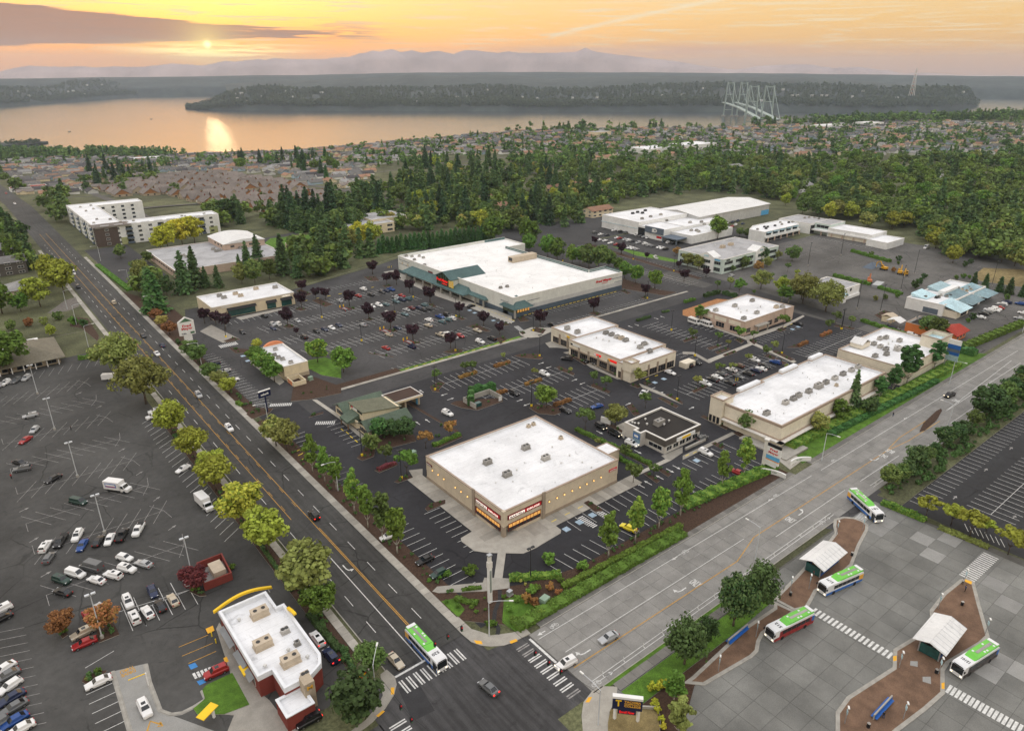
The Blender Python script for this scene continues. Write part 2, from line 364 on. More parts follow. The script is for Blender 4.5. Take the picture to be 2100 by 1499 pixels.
mat('paint_palebl', (0.34, 0.45, 0.55), 0.7, var=0.2)
mat('tactile', (0.80, 0.42, 0.04), 0.8, var=0.1)
mat('stop_yellow', (0.78, 0.60, 0.05), 0.6, var=0.1, objr=0.15)
mat('mulch', (0.062, 0.036, 0.024), 0.95, var=0.4, scale=2.5, fine=(12, 0.3), bump=0.4)
mat('barkdust', (0.36, 0.17, 0.07), 0.95, var=0.2, scale=1.0)
mat('grass', (0.085, 0.175, 0.02), 0.95, var=0.3, scale=0.5, fine=(6, 0.3), big=0.2, bump=0.3)
mat('grass_dry', (0.20, 0.155, 0.07), 0.95, var=0.3, scale=0.4, fine=(5, 0.2), big=0.25, bump=0.3)
mat('earth', (0.095, 0.10, 0.05), 0.95, var=0.35, scale=0.08, fine=(1.5, 0.3), big=0.3, bigscale=0.012)
mat('gravel', (0.16, 0.145, 0.13), 0.95, var=0.3, scale=1.0, fine=(8, 0.3))
mat('paver', (0.155, 0.095, 0.062), 0.9, var=0.18, scale=0.4, fine=(9, 0.2), big=0.15, bigscale=0.1)
roofmat('roof_white', (0.80, 0.81, 0.825)); roofmat('roof_store', (0.83, 0.83, 0.82), 3.0, 0.08); roofmat('roof_grey', (0.42, 0.42, 0.43), 2.0, 0.2)
roofmat('roof_black', (0.028, 0.024, 0.022), 1.0, 0.2); roofmat('roof_brown', (0.06, 0.035, 0.027), 1.0, 0.2); roofmat('roof_metal', (0.72, 0.72, 0.71), 3.0, 0.06)
mat('parapet', (0.74, 0.76, 0.79), 0.7, var=0.06)
mat('coping', (0.36, 0.28, 0.22), 0.7, var=0.08)
mat('coping_white', (0.72, 0.70, 0.66), 0.7, var=0.08)
for nm,c in dict(beige=(0.60,0.515,0.395),beige_light=(0.72,0.66,0.54),beige_dark=(0.33,0.27,0.21),cream=(0.72,0.62,0.44),white_wall=(0.78,0.785,0.775),store_white=(0.66,0.67,0.63),
                  blue_grey=(0.085,0.115,0.15),grey_wall=(0.52,0.52,0.51),peach=(0.72,0.27,0.13),brick_red=(0.21,0.045,0.035),orange_wall=(0.62,0.19,0.055),stone_dark=(0.10,0.09,0.08),pink_wall=(0.55,0.42,0.34),
                  aqua_wall=(0.55,0.64,0.60),slate=(0.12,0.15,0.19),green_wall=(0.38,0.40,0.20),brownwall=(0.105,0.078,0.066),tanwall=(0.42,0.35,0.26),lilac=(0.56,0.53,0.49),blueplank=(0.19,0.28,0.36)).items():
    mat(nm, c, 0.85, var=0.07, scale=0.5, fine=(3, 0.05), big=0.05, bigscale=0.15)
for nm,c in dict(green_roof=(0.085,0.145,0.145),olive_roof=(0.16,0.165,0.115),sage_roof=(0.085,0.115,0.085),brown_shingle=(0.19,0.163,0.145),grey_shingle=(0.14,0.135,0.13),dark_shingle=(0.075,0.07,0.072),tan_shingle=(0.30,0.17,0.11),hip_shingle=(0.155,0.14,0.105),paleblue_roof=(0.42,0.58,0.63),red_roof=(0.30,0.035,0.022),lightgrey_shingle=(0.26,0.255,0.25)).items():
    mat(nm, c, 0.85, var=0.16, scale=1.2, fine=(5, 0.14), objr=0.16, big=0.1, bigscale=0.2)
mat('glass',(0.012,0.016,0.02),0.08,var=0,spec=0.6);mat('glass_teal',(0.02,0.085,0.08),0.1,var=0.3,scale=0.8,spec=0.6);mat('glass_dark',(0.02,0.022,0.026),0.12,var=0.3,scale=0.7,spec=0.6)
mat('lit_warm',(1.0,0.52,0.14),0.6,var=0.35,scale=2.5,emit=0.09);mat('lit_lamp',(1.0,0.55,0.16),0.5,var=0,emit=0.5);mat('lit_red',(0.85,0.02,0.015),0.5,var=0,emit=0.14);mat('lit_white',(0.95,0.9,0.8),0.5,var=0,emit=0.25)
mat('tail_lit', (1, 0.03, 0.02), 0.4, var=0, emit=0.6); mat('head_lit', (1, 0.85, 0.6), 0.4, var=0, emit=0.8)
mat('sign_red',(0.62,0.02,0.03),0.5,var=0.06);mat('sign_white',(0.78,0.78,0.76),0.6,var=0.05);mat('sign_black',(0.015,0.015,0.018),0.5,var=0.1);mat('sign_navy',(0.012,0.018,0.06),0.4,var=0.1);mat('sign_blue',(0.02,0.12,0.42),0.5,var=0.08)
mat('sign_yellow',(0.85,0.55,0.02),0.5,var=0.05);mat('sign_gold',(0.78,0.42,0.05),0.5,var=0.05);mat('maroon',(0.14,0.015,0.018),0.5,var=0.08);mat('sign_green',(0.08,0.17,0.1),0.6,var=0.1);mat('sky_blue',(0.12,0.42,0.72),0.5,var=0.1);mat('sign_orange',(0.8,0.3,0.03),0.5,var=0.1)
mat('steel',(0.42,0.44,0.46),0.5,0.6,var=0.08);mat('pole_white',(0.60,0.63,0.66),0.5,0.2,var=0.05);mat('pole_black',(0.035,0.036,0.04),0.5,0.2,var=0.1);mat('lamp_glass',(0.75,0.75,0.72),0.3,var=0);mat('concrete',(0.36,0.345,0.31),0.9,var=0.12);mat('yellow_base',(0.82,0.60,0.02),0.7,var=0.08)
mat('hvac',(0.36,0.345,0.32),0.6,0.2,var=0.12,objr=0.3);mat('hvac_dark',(0.05,0.05,0.05),0.7,var=0.2);mat('hvac_tan',(0.50,0.42,0.32),0.7,var=0.12);mat('vent',(0.6,0.6,0.58),0.5,0.3,var=0.1)
mat('wood',(0.2,0.12,0.07),0.85,var=0.2);mat('black',(0.015,0.015,0.016),0.6,var=0.1);mat('tyre',(0.016,0.016,0.017),0.85,var=0);mat('rim',(0.35,0.35,0.36),0.35,0.8,var=0)
mat('tail', (0.32, 0.01, 0.01), 0.35, var=0); mat('head', (0.72, 0.74, 0.76), 0.2, var=0)
mat('skin',(0.45,0.28,0.2),0.6,var=0);mat('cloth_blue',(0.03,0.06,0.14),0.9,var=0.1);mat('cloth_black',(0.02,0.02,0.022),0.9,var=0.1);mat('cloth_red',(0.35,0.03,0.03),0.9,var=0.1);mat('cloth_white',(0.6,0.6,0.58),0.9,var=0.1);mat('hair',(0.03,0.02,0.015),0.8,var=0)
mat('bus_green',(0.14,0.52,0.05),0.4,var=0.05,spec=0.5);mat('bus_white',(0.72,0.73,0.74),0.4,var=0.05,spec=0.5);mat('bus_blue',(0.02,0.13,0.46),0.4,var=0.1,spec=0.5);mat('bus_red',(0.28,0.03,0.03),0.4,var=0.5,scale=1.1);mat('bus_gold',(0.72,0.38,0.06),0.4,var=0.1)
mat('excavator', (0.62, 0.33, 0.02), 0.6, var=0.15); mat('excavator_red', (0.5, 0.17, 0.07), 0.6, var=0.2)
for nm,c in dict(white=(0.74,0.74,0.73),silver=(0.40,0.41,0.42),grey=(0.13,0.135,0.14),black=(0.012,0.012,0.014),red=(0.33,0.018,0.02),maroon=(0.12,0.012,0.018),blue=(0.012,0.06,0.24),navy=(0.012,0.022,0.065),green=(0.02,0.05,0.04),champagne=(0.50,0.44,0.34),yellow=(0.75,0.62,0.03),teal=(0.10,0.17,0.19),brown=(0.1,0.06,0.04)).items():
    mat('car_' + nm, c, 0.28, 0.0 if nm == 'white' else 0.25, var=0, spec=0.6)
def leafmat(name,col,var=0.34,hue=0.018,trans=0.22):mat(name,tuple(min(.5,v*2.1) for v in col),0.75,var=0.12,scale=0.25,isl=var,objr=0.2,hue=hue,spec=0.15,trans=trans)
leafmat('leaf_lime',(0.160,0.180,0.026));leafmat('leaf_olive',(0.122,0.136,0.038));leafmat('leaf_green',(0.062,0.110,0.019));leafmat('leaf_bright',(0.084,0.138,0.024));leafmat('leaf_mid',(0.062,0.092,0.025))
leafmat('leaf_dark',(0.034,0.060,0.020));leafmat('leaf_conifer',(0.024,0.046,0.021),0.3,0.01,0.1);leafmat('leaf_fir',(0.042,0.074,0.026),0.3,0.012,0.1);leafmat('leaf_plum',(0.022,0.010,0.014),0.3,0.005,0.1);leafmat('leaf_yellow',(0.26,0.24,0.025));leafmat('leaf_rust',(0.16,0.085,0.03));leafmat('leaf_gold',(0.28,0.22,0.06));leafmat('leaf_red',(0.085,0.022,0.022));leafmat('leaf_cedar',(0.030,0.072,0.020),0.3,0.01,0.1)
leafmat('wood_near', (0.046, 0.074, 0.022), 0.35, 0.03, 0.12); leafmat('wood_far', (0.035, 0.048, 0.026), 0.35, 0.02, 0.05)
mat('bark', (0.10, 0.075, 0.055), 0.95, var=0.3, scale=2); mat('bark_pale', (0.36, 0.34, 0.29), 0.95, var=0.25, scale=2)
def water_mat():
    m = bpy.data.materials.new('water'); m.use_nodes = True; t = NT(m.node_tree); b = t.n['Principled BSDF']
    pos = t.node('ShaderNodeNewGeometry').outputs['Position']
    t.put(b.inputs['Base Color'], (0.028, 0.04, 0.046)); t.put(b.inputs['Roughness'], 0.16); t.put(b.inputs['IOR'], 1.45); t.put(b.inputs['Specular IOR Level'], 0.5)
    bn = t.node('ShaderNodeBump'); bn.inputs['Distance'].default_value = 1.0
    n = t.math('ADD', t.math('MULTIPLY', t.noise(pos, 0.035, 4, 0.6), 0.75), t.math('MULTIPLY', t.noise(pos, 0.0035, 3, 0.5, 1.0), 2.6))
    t.put(bn.inputs['Strength'], 0.32); t.put(bn.inputs['Height'], n); t.l.new(bn.outputs[0], b.inputs['Normal']); M['water'] = m
water_mat()

# ------------------------------------------------------------------ terrain, water, far shores
def ground_sheet():
    az=np.radians(np.concatenate([np.arange(-180,-56,4),np.arange(-56,56,1.5),np.arange(56,180,4)]));r=np.concatenate([[0.0,60,150,300,450],np.arange(560,1500,60),np.arange(1500,2600,25),np.arange(2600,4400,100),[5000,7000,9000]])
    A, Rr = np.meshgrid(az, r, indexing='ij'); X = Rr * (np.sin(A) * _R[0] + np.cos(A) * _fh[0]); Y = Rr * (np.sin(A) * _R[1] + np.cos(A) * _fh[1])
    Z = hz(X, Y); V = np.stack([X, Y, Z], -1).reshape(-1, 3); na, nr = A.shape; F = []
    for i in range(na):
        j = (i + 1) % na
        for k in range(nr - 1):
            if k == 0: F.append((i * nr, i * nr + 1, j * nr + 1))
            else: F.append((i * nr + k, i * nr + k + 1, j * nr + k + 1, j * nr + k))
    m = MB(); m.v = [tuple(v) for v in V.tolist()]; m.f = [f[::-1] for f in F]; m.m = [0] * len(F)
    m.build('ground', 'earth', kind='structure', smooth=True)
ground_sheet()
m = MB(); m.sheet([(-15000, -5000), (18000, -5000), (18000, 18500), (-15000, 18500)], SEA); m.build('water', 'water', kind='structure')

def lerp_px(pts, x): return float(np.interp(x, [p[0] for p in pts], [p[1] for p in pts]))
def at_r(px, py, r):
    q = ray(px, py); s = r / math.hypot(q[0], q[1]); return np.array([q[0] * s, q[1] * s, CAMH + q[2] * s])
SHORES = []
def shore_land(name, matn, x0, x1, step, shore, ridge, depth, bluff=0.35, tree=22.0, rshore=None, jag=6.0):
    """land rising from a shoreline (pixel row of the water's edge) to a ridge (pixel row of its tree tops), depth metres further inland"""
    cols = []
    xs = np.arange(x0, x1 + step, step)
    for x in xs:
        if rshore is None:
            s = P(x, lerp_px(shore, x), SEA); rs = math.hypot(s[0], s[1])
        else: rs = lerp_px(rshore, x)
        dp = lerp_px(depth, x) if isinstance(depth, list) else depth
        top = at_r(x, lerp_px(ridge, x), rs + dp); zt = max(top[2] - tree, SEA + 3)
        col = []
        for fr,zf in ((-0.02,None),(0.03,bluff*0.8),(0.16,bluff),(0.4,bluff+(1-bluff)*0.45),(0.7,bluff+(1-bluff)*0.8),(1.0,1.0),(1.35,0.75),(2.2,-0.2)):
            rr = rs + dp * fr; p = at_r(x, 300, rr); z = SEA - 4 if zf is None else SEA + (zt - SEA) * zf
            if 0.1 < fr < 2: z += mnoise.noise(Vector((p[0] * 0.003, p[1] * 0.003, 5.0))) * jag
            col.append((p[0], p[1], z))
        cols.append(col)
    n = len(cols[0]); m = MB(); m.v = [p for c in cols for p in c]
    m.f = [(i * n + k, (i + 1) * n + k, (i + 1) * n + k + 1, i * n + k + 1) for i in range(len(cols) - 1) for k in range(n - 1)]; m.m = [0] * len(m.f)
    o = m.build(name, matn, kind='structure', smooth=True)
    SHORES.append((o, np.array(cols), tree))
    return o
mat('far_ground', (0.04, 0.05, 0.045), 0.95, var=0.3, scale=0.02, big=0.3, bigscale=0.006)
mat('rock_hazed', (0.43, 0.34, 0.325), 0.95, var=0.2, scale=0.002)  # mountain rock, paled: part of the distance haze is painted into its colour
T1 = lambda l: [(x / 3, y / 3) for x, y in l]; T2 = lambda l: [(700 + x / 3, y / 3) for x, y in l]; T3 = lambda l: [(1400 + x / 3, y / 3) for x, y in l]
# the wooded point across the sound
ridgeB=T1([(1185,650),(1210,640),(1260,628),(1340,606),(1390,575),(1430,560),(1500,540),(1560,528),(1700,513),(1820,516),(1890,538),(2000,526),(2099,530)])+\
         T2([(100, 528), (300, 521), (500, 526), (700, 520), (900, 508), (1090, 514), (1150, 532), (1300, 531), (1500, 526), (1700, 520), (1900, 505), (2090, 498)]) + \
         T3([(100,497),(400,497),(600,503),(850,500),(1000,512),(1200,524),(1300,520),(1500,514),(1600,520),(1660,523),(1700,545),(1730,590),(1755,640)])
shoreB = [(395, 222.5), (420, 225.5), (470, 226.5), (560, 227.5), (700, 228), (1000, 229), (1400, 230), (1800, 231), (1930, 228), (1985, 217)]
shore_land('hill','far_ground',395,1985,10,shoreB,ridgeB,[(395,60),(460,420),(560,900),(900,1300),(1500,1300),(1850,900),(1960,420),(1985,120)],0.42,26)
# long island behind the narrow channel, left
ridgeA=T1([(-200,500),(0,510),(120,522),(200,523),(330,528),(430,518),(520,487),(700,485),(780,492),(860,495),(1100,492),(1200,485),(1420,490),(1470,515),(1500,530)])
shoreA = [(-70, 226), (0, 221), (120, 212), (230, 204), (350, 196), (440, 190), (500, 184)]
shore_land('hill', 'far_ground', -70, 500, 10, shoreA, ridgeA, [(-70, 900), (300, 900), (440, 500), (500, 120)], 0.3, 24)
# the point beyond, right
shore_land('hill','far_ground',1900,2200,10,[(1900,190),(1985,190),(2200,189)],T3([(1500,500),(1700,492),(1900,480),(2100,473),(2400,470)]),900,0.3,22)
# inland ridges behind the point
ridgeC=T1([(1450,500),(1700,490),(2000,478),(2099,474)])+T2([(100,466),(350,461),(400,446),(480,444),(650,456),(900,449),(1080,454),(1250,474),(1500,459),(1800,455),(2090,455)])+T3([(300,458),(700,462),(900,470),(1100,486),(1200,500),(1500,505)])
shore_land('hill', 'far_ground', 480, 1900, 20, None, ridgeC, 1200, 0.5, 20, rshore=[(480, 5300), (1900, 5300)])
ridgeD=T1([(-300,480),(0,478),(300,473),(700,470),(1000,466),(1400,462),(2099,452)])+T2([(400,441),(700,440),(1100,438),(2090,441)])+T3([(300,444),(900,450),(1300,455),(1800,462),(2400,464)])
shore_land('hill', 'far_ground', -120, 2220, 30, None, ridgeD, 900, 0.5, 12, rshore=[(-120, 7300), (2220, 7300)])
# mountains on the horizon
ridgeE=T1([(-300,430),(0,440),(80,421),(180,405),(300,410),(400,412),(500,408),(600,416),(700,409),(850,413),(950,405),(1060,392),(1180,399),(1250,405),(1330,388),(1400,374),(1440,381),(1520,372),(1600,364),(1640,370),(1690,359),(1800,365),(2000,366),(2060,357)])+\
         T2([(0,354),(60,351),(110,331),(160,325),(200,310),(240,319),(280,310),(320,302),(345,312),(370,322),(405,316),(440,309),(470,318),(500,326),(560,318),(600,314),(650,324),(690,334),(730,320),(770,309),(830,311),(900,320),(960,326),(1030,318),(1100,326),(1300,326),(1440,320),(1500,296),(1560,320),(1700,338),(1900,360),(2100,385)])+\
         T3([(100,405),(330,432),(450,410),(550,402),(720,397),(800,400),(850,411),(920,419),(1000,417),(1080,414),(1200,430),(1290,439),(1350,455),(1480,448),(1560,452),(1700,462),(2400,466)])
def mountains():
    r0, dp = 8900.0, 500.0; cols = []
    for x in np.arange(-120, 2225, 6):
        t = at_r(x, lerp_px(ridgeE, x), r0 + dp); z = t[2] + mnoise.noise(Vector((x * 0.11, 2.0, 0))) * 5
        c = []
        for fr, zf in ((0.0, 0.0), (0.35, 0.35), (0.7, 0.72), (1.0, 1.0), (1.3, 0.6), (1.9, 0.0)):
            p = at_r(x, 140, r0 + dp * fr); zz = SEA - 2 + (max(z, SEA + 2) - SEA) * zf
            if 0 < fr < 1: zz += mnoise.noise(Vector((x * 0.05, fr * 3, 1.0))) * 40 * zf
            c.append((p[0], p[1], zz))
        cols.append(c)
    n=6;m=MB();m.v=[p for c in cols for p in c];m.f=[(i*n+k,(i+1)*n+k,(i+1)*n+k+1,i*n+k+1) for i in range(len(cols)-1) for k in range(n-1)];m.m=[0]*len(m.f)
    m.build('mountain', 'rock_hazed', kind='structure', smooth=True)
mountains()

# haze: pale air over everything, from below the water to just above the peaks
def make_haze():
    m = MB(); m.box(-14900, 17900, -4900, 18400, SEA - 12, 425); o = m.build('haze', [], kind='stuff')
    hm=bpy.data.materials.new('haze');hm.use_nodes=True;t=NT(hm.node_tree);t.n.clear();out=t.node('ShaderNodeOutputMaterial');v=t.node('ShaderNodeVolumePrincipled')
    t.put(v.inputs['Color'], (0.68, 0.81, 1.0)); t.put(v.inputs['Density'], 5.6e-5); t.put(v.inputs['Anisotropy'], 0.55)
    t.l.new(v.outputs[0], out.inputs['Volume']); o.data.materials.append(hm); o['label'] = 'pale evening haze over the water and far hills'; o['category'] = 'haze'
make_haze()
# ------------------------------------------------------------------ roads, lots, pavements
asphalt('asphalt_cross', (.056, .055, .056), .3, .3, .25)
def poly(k, pts): return [g(k, *p) for p in pts]
def rect(x0, x1, y0, y1): return [(x0, y0), (x1, y0), (x1, y1), (x0, y1)]
def sheet(name, pl, z, matn, parent=None, kind='structure'):
    return MB().sheet(pl, z).build(name, matn, parent, kind=None if parent else kind)
def slabp(name, pl, z0, z1, mats, parent=None, kind='structure'):
    m = MB(); m.prism(pl, z0, z1, 0, 1 if isinstance(mats, list) else 0); return m.build(name, mats, parent, kind=None if parent else kind)
def lines(parent, segs, w, z, matn='paint_white', name='line_marking'):
    m = MB()
    for a, b in segs: m.strip([a, b], w, z)
    return m.build(name, matn, parent)
def stalls(parent, a0, a1, pitch, b0, b1, along='x', w=0.12, z=0.034, matn='paint_white', skew=0.0, spine=None):
    n = int(round((a1 - a0) / pitch)); segs = []
    for i in range(n + 1):
        a = a0 + (a1 - a0) * i / n
        segs.append(((a, b0), (a + skew, b1)) if along == 'x' else ((b0, a), (b1, a + skew)))
    if spine is not None: segs.append(((a0, spine), (a1, spine)) if along == 'x' else ((spine, a0), (spine, a1)))
    return lines(parent, segs, w, z, matn, 'stall_marking')
LOT, RD, SW = 0.02, 0.04, 0.15
# the east-west road (left in view) follows the slope
m = MB(); m.strip([(56.05, y) for y in [97.2] + list(range(120, 1500, 40))], 17.5, RD, zf=hz); road_w = m.build('road', 'asphalt_road', kind='structure')
m=MB();m.sheet([(40,60),(66.3,60),(66.3,69),(75.5,69),(75.5,88.4),(66.3,90.5),(66.3,97.3),(40,97.3)],RD);cross=m.build('road','asphalt_cross',kind='structure')
sheet('road', rect(-40, 40.2, 69, 88.5), RD, 'asphalt_cross'); sheet('road', rect(47.3, 66, 20, 60), RD, 'asphalt_cross')
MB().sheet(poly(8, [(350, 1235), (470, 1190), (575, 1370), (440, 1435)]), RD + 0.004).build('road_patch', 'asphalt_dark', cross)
# the concrete road (right in view): bed, slabs
road_n = sheet('road', rect(75.5, 620, 69.2, 88.5), RD - 0.025, 'joint')
YL = [69.25, 71.3, 75.35, 79.5, 82.9, 86.1, 88.45]
def slab_me(w, h, name, matn):
    m = MB(); b = 0.05; m.prism([(-w / 2, -h / 2), (w / 2, -h / 2), (w / 2, h / 2), (-w / 2, h / 2)], -0.03, 0.028); return m.mesh(name, matn)
for j in range(6):
    w = 4.6; me = slab_me(w - 0.05, YL[j + 1] - YL[j] - 0.05, 'slab', 'slab'); yc = (YL[j] + YL[j + 1]) / 2
    for i in range(50):
        link('slab', me, road_n, (75.7 + w * (i + 0.5), yc, RD - 0.018))
sheet('concrete_strip', rect(305.7, 620, 69.25, 88.45), RD + 0.0, 'slab', road_n)
# markings, west road
Y2 = lambda l: [((x, a), (x, b)) for x, a, b in l]
lines(road_w, Y2([(57.15, 97, 152), (57.5, 97, 152), (57.15, 152, 620), (53.25, 160, 620)]), 0.16, RD + 0.012, 'paint_yellow')
lines(road_w, [((56.75, y), (56.75, y + 3)) for y in range(165, 420, 9)] + [((53.65, y), (53.65, y + 3)) for y in range(165, 420, 9)], 0.12, RD + 0.012, 'paint_yellow')
lines(road_w,[((60.6,107+10.3*i),(60.6,111+10.3*i)) for i in range(46)]+[((50.8,109.4+10.3*i),(50.8,113.6+10.3*i)) for i in range(46)],0.15,RD+0.012)
lines(road_w, Y2([(54.35, 96.5, 141)]), 0.2, RD + 0.012)
lines(cross, [((47.9, 96.3), (55.1, 96.3))], 0.5, RD + 0.012, name='stop_line')
for i in range(9):
    for dx in (-0.28, 0.28): lines(cross, [((48.2 + 1.63 * i + dx, 91.4), (48.2 + 1.63 * i + dx, 94.9))], 0.3, RD + 0.012, name='crossing_bar')
for i in range(9):
    for dy in (-0.28,0.28):lines(cross,[((71.0,86.6-1.9*i+dy),(74.1,86.6-1.9*i+dy))],0.3,RD+0.012,'paint_white' if 1<i<8 else 'paint_worn',name='crossing_bar')
for i in range(8):
    for dy in (-0.28, 0.28): lines(cross, [((41.1, 86.4 - 1.9 * i + dy), (44.4, 86.4 - 1.9 * i + dy))], 0.3, RD + 0.012, name='crossing_bar')
lines(cross, [((75.1, 79.2), (75.1, 87.5))], 0.55, RD + 0.012, name='stop_line')
# markings, concrete road
zr = RD + 0.026
lines(road_n, [((76.5, 86.25), (182, 85.1)), ((187, 85.0), (345, 84.0)), ((78.5, 80.1), (140, 79.6)), ((147, 75.0), (182, 75.0)), ((190, 74.6), (214, 74.4))], 0.14, zr)
lines(road_n, [((88 + 12 * i, 82.9), (91.5 + 12 * i, 82.9)) for i in range(8)], 0.12, zr, 'paint_worn')
lines(road_n,[((77,76.0),(131,75.35)),((131,75.35),(142.5,78.4)),((142.5,78.4),(214,78.2)),((214,78.2),(226,79.7)),((214,78.2),(226,76.9)),((226,79.7),(249,79.6)),((226,76.9),(249,76.6))],0.2,zr,'paint_yellow')
bl=[((77.5,71.3),(168,71.65)),((77.5,70.45),(168,70.8)),((190,71.6),(300,71.4)),((190,70.7),(300,70.6))]+[((x,70.6),(x+0.3,71.4)) for x in range(80,168,6)]+[((x,70.6),(x+0.3,71.5)) for x in range(192,300,6)]
lines(road_n,bl,0.13,zr);lines(road_n,[((258,78.5),(330,81.5)),((258,78.5),(330,78.2)),((300,80.2),(300,78.4)),((310,80.6),(310,78.4)),((320,81),(320,78.4)),((250,73.6),(285,73.6))],0.16,zr)
def arrow(parent, x, y, rz, turn=0, L=3.6, matn='paint_white', z=zr, s=1.0):
    """road arrow; local +x is ahead; turn -1 / +1 bends its head"""
    m = MB(); q = []
    if not turn: m.strip([(-L / 2, 0), (L / 2 - 1.0, 0)], 0.28 * s, 0); m.add([(L / 2 - 1.1, -0.55 * s, 0), (L / 2, 0, 0), (L / 2 - 1.1, 0.55 * s, 0)], [(0, 1, 2)])
    else:
        pts = [(-L / 2, 0), (0, 0), (L * 0.22, 0.25 * turn), (L * 0.3, 0.7 * turn)]; m.strip(pts, 0.28, 0)
        m.add([(L * 0.3 - 0.55, 0.6 * turn, 0), (L * 0.3 + 0.55, 0.6 * turn, 0), (L * 0.3, 1.5 * turn, 0)], [(0, 1, 2) if turn > 0 else (0, 2, 1)])
    return m.build('arrow_marking', matn, parent, loc=(x, y, z), rz=rz)
for k, x, y, rz, tn in [(8, 1495, 1020, pi, -1), (8, 2090, 635, pi, -1), (9, 735, 155, 0, 1), (6, 1190, 1330, pi, -1), (6, 1010, 0, 0, 0)]:
    if (k, x) != (6, 1010): arrow(road_n, *g(k, x, y), rz, tn)
for k,x,y,rz in [(8,1230,895,pi),(8,1650,1145,0),(8,2050,435,pi),(9,895,190,0),(9,540,75,pi),(6,1370,1075,pi)]:arrow(road_n,*g(k,x,y),rz,0,2.2,s=0.8)
arrow(road_w, *g(8, 30, 500), -pi / 2, 1, z=RD + 0.014)
def bike(k, x, y):
    """painted bicycle symbol"""
    m=MB();ring=lambda cx:[m.strip([(cx+0.42*cos(t),0.42*sin(t)),(cx+0.42*cos(t+0.7),0.42*sin(t+0.7))],0.1,0) for t in np.arange(0,6.28,0.7)]
    ring(-0.65);ring(0.65);m.strip([(-0.65,0),(-0.2,0.6),(0.5,0.6),(0.65,0)],0.1,0);m.strip([(0.0,0),(0.45,0.6)],0.1,0);m.strip([(-0.65,0),(0,0),(-0.25,0.7)],0.1,0)
    m.build('bicycle_marking', 'paint_white', road_n, loc=(*g(k, x, y), zr), rz=random.uniform(-0.1, 0.1))
for a in [(8, 1310, 850), (8, 1570, 1205), (9, 860, 215), (9, 575, 50), (6, 930, 1335), (9, 15, 395)]: bike(*a)
for k,x,y,s,rt in [(9,78,588,'ONLY',(0,-1)),(9,662,198,'ONLY',(0,-1)),(6,1235,1305,'ONLY',(0,1)),(6,1275,1277,'BUS',(0,1)),(6,1680,965,'ONLY',(0,1))]:
    p = g(k, x, y); up = (1, 0, 0) if rt[1] < 0 else (-1, 0, 0); lettering(s, (*p, zr), (*rt, 0), up, 2.3, 2.4, 'paint_white', road_n, 0.02, 'road_lettering')

# lots
lot_mid=sheet('parking_lot',[(66.9,226),(300,226),(345,226),(352,300),(360,420),(290,420),(205,385),(140,366),(84,366),(66.9,300)],LOT-0.004,'asphalt_mid')
lot_new = sheet('parking_lot', rect(69, 318, 96.5, 228), LOT, 'asphalt_new')
lot_worn = sheet('parking_lot', rect(318, 520, 92, 262), LOT - 0.002, 'asphalt_worn')
lot_id = sheet('parking_lot', rect(345, 470, 262, 350), LOT - 0.006, 'asphalt_mid')
lot_east = sheet('parking_lot', [(-90, 98), (36, 98), (41.5, 104), (42.5, 330), (-90, 330)], LOT, 'asphalt_old')
lot_col = sheet('parking_lot', [(186.5, 61.2), (440, 61.2), (440, -90), (186, -90)], LOT, 'asphalt_dark')
sheet('road', rect(84, 345, 217, 227.6), LOT + 0.006, 'asphalt_mid')
sheet('road', [(319, 141), (330, 141), (343, 262), (352, 355), (341, 355), (328, 228)], LOT + 0.005, 'asphalt_mid')
sheet('road', [(344, 420), (352, 420), (560, 400), (560, 380), (470, 352), (352, 352)], LOT, 'asphalt_mid')
# stall markings: supermarket lot
for ys,x0,x1 in [(251.5,130,186),(271.5,108,186),(291.5,106,186),(312,104,186),(332,120,180)]:stalls(lot_mid,x0,x1,2.75,ys-5.4,ys+5.4,spine=ys,matn='paint_white',skew=-1.6,z=LOT+0.012)
stalls(lot_mid,128,182,2.75,229.7,235.2,skew=-1.3,z=LOT+0.012);stalls(lot_mid,208,277,2.75,246.8,252.3,skew=-0.6,z=LOT+0.012);stalls(lot_mid,206,280,2.75,229.6,235.0,skew=-0.8,z=LOT+0.012);stalls(lot_mid,92,131,2.75,328.5,334,z=LOT+0.012)
stalls(lot_mid, 130, 190, 2.75, 352, 357.5, z=LOT + 0.012, skew=-1.0)
stalls(lot_mid,240,330,2.75,293,298,along='y',z=LOT+0.012);stalls(lot_mid,236,336,2.75,313,325,along='y',z=LOT+0.012,spine=319);stalls(lot_mid,240,345,2.75,335,340.5,along='y',z=LOT+0.012)
stalls(lot_mid, 231, 290, 2.75, 71.5, 77, along='y', z=LOT + 0.012)
# shop lots
stalls(lot_new,132.5,172,2.75,202.4,214.3,spine=208.7,z=LOT+0.014);stalls(lot_new,139,178,2.75,182.5,194.2,spine=188.9,z=LOT+0.014);stalls(lot_new,151,176,2.75,161.3,173.6,spine=168,z=LOT+0.014)
stalls(lot_new,125.5,147.5,2.75,91.5+7,103.8,z=LOT+0.014);stalls(lot_new,95,121.5,2.9,98.2,103.9,z=LOT+0.014,skew=-0.8);stalls(lot_new,148,176,2.8,98.2,103.9,z=LOT+0.014)
stalls(lot_new,101,150,2.75,71.4,76.8,along='y',z=LOT+0.014);stalls(lot_new,119,140,2.75,82.2,87.2,along='y',z=LOT+0.014);stalls(lot_new,110,136,2.75,108.2,113.6,z=LOT+0.014)
stalls(lot_new,150,176,2.75,71.4,76.8,along='y',z=LOT+0.014,matn='paint_worn');stalls(lot_new,180,205,2.75,71.4,76.8,along='y',z=LOT+0.014);stalls(lot_new,186,206.5,2.75,84.0,89.0,along='y',z=LOT+0.014)
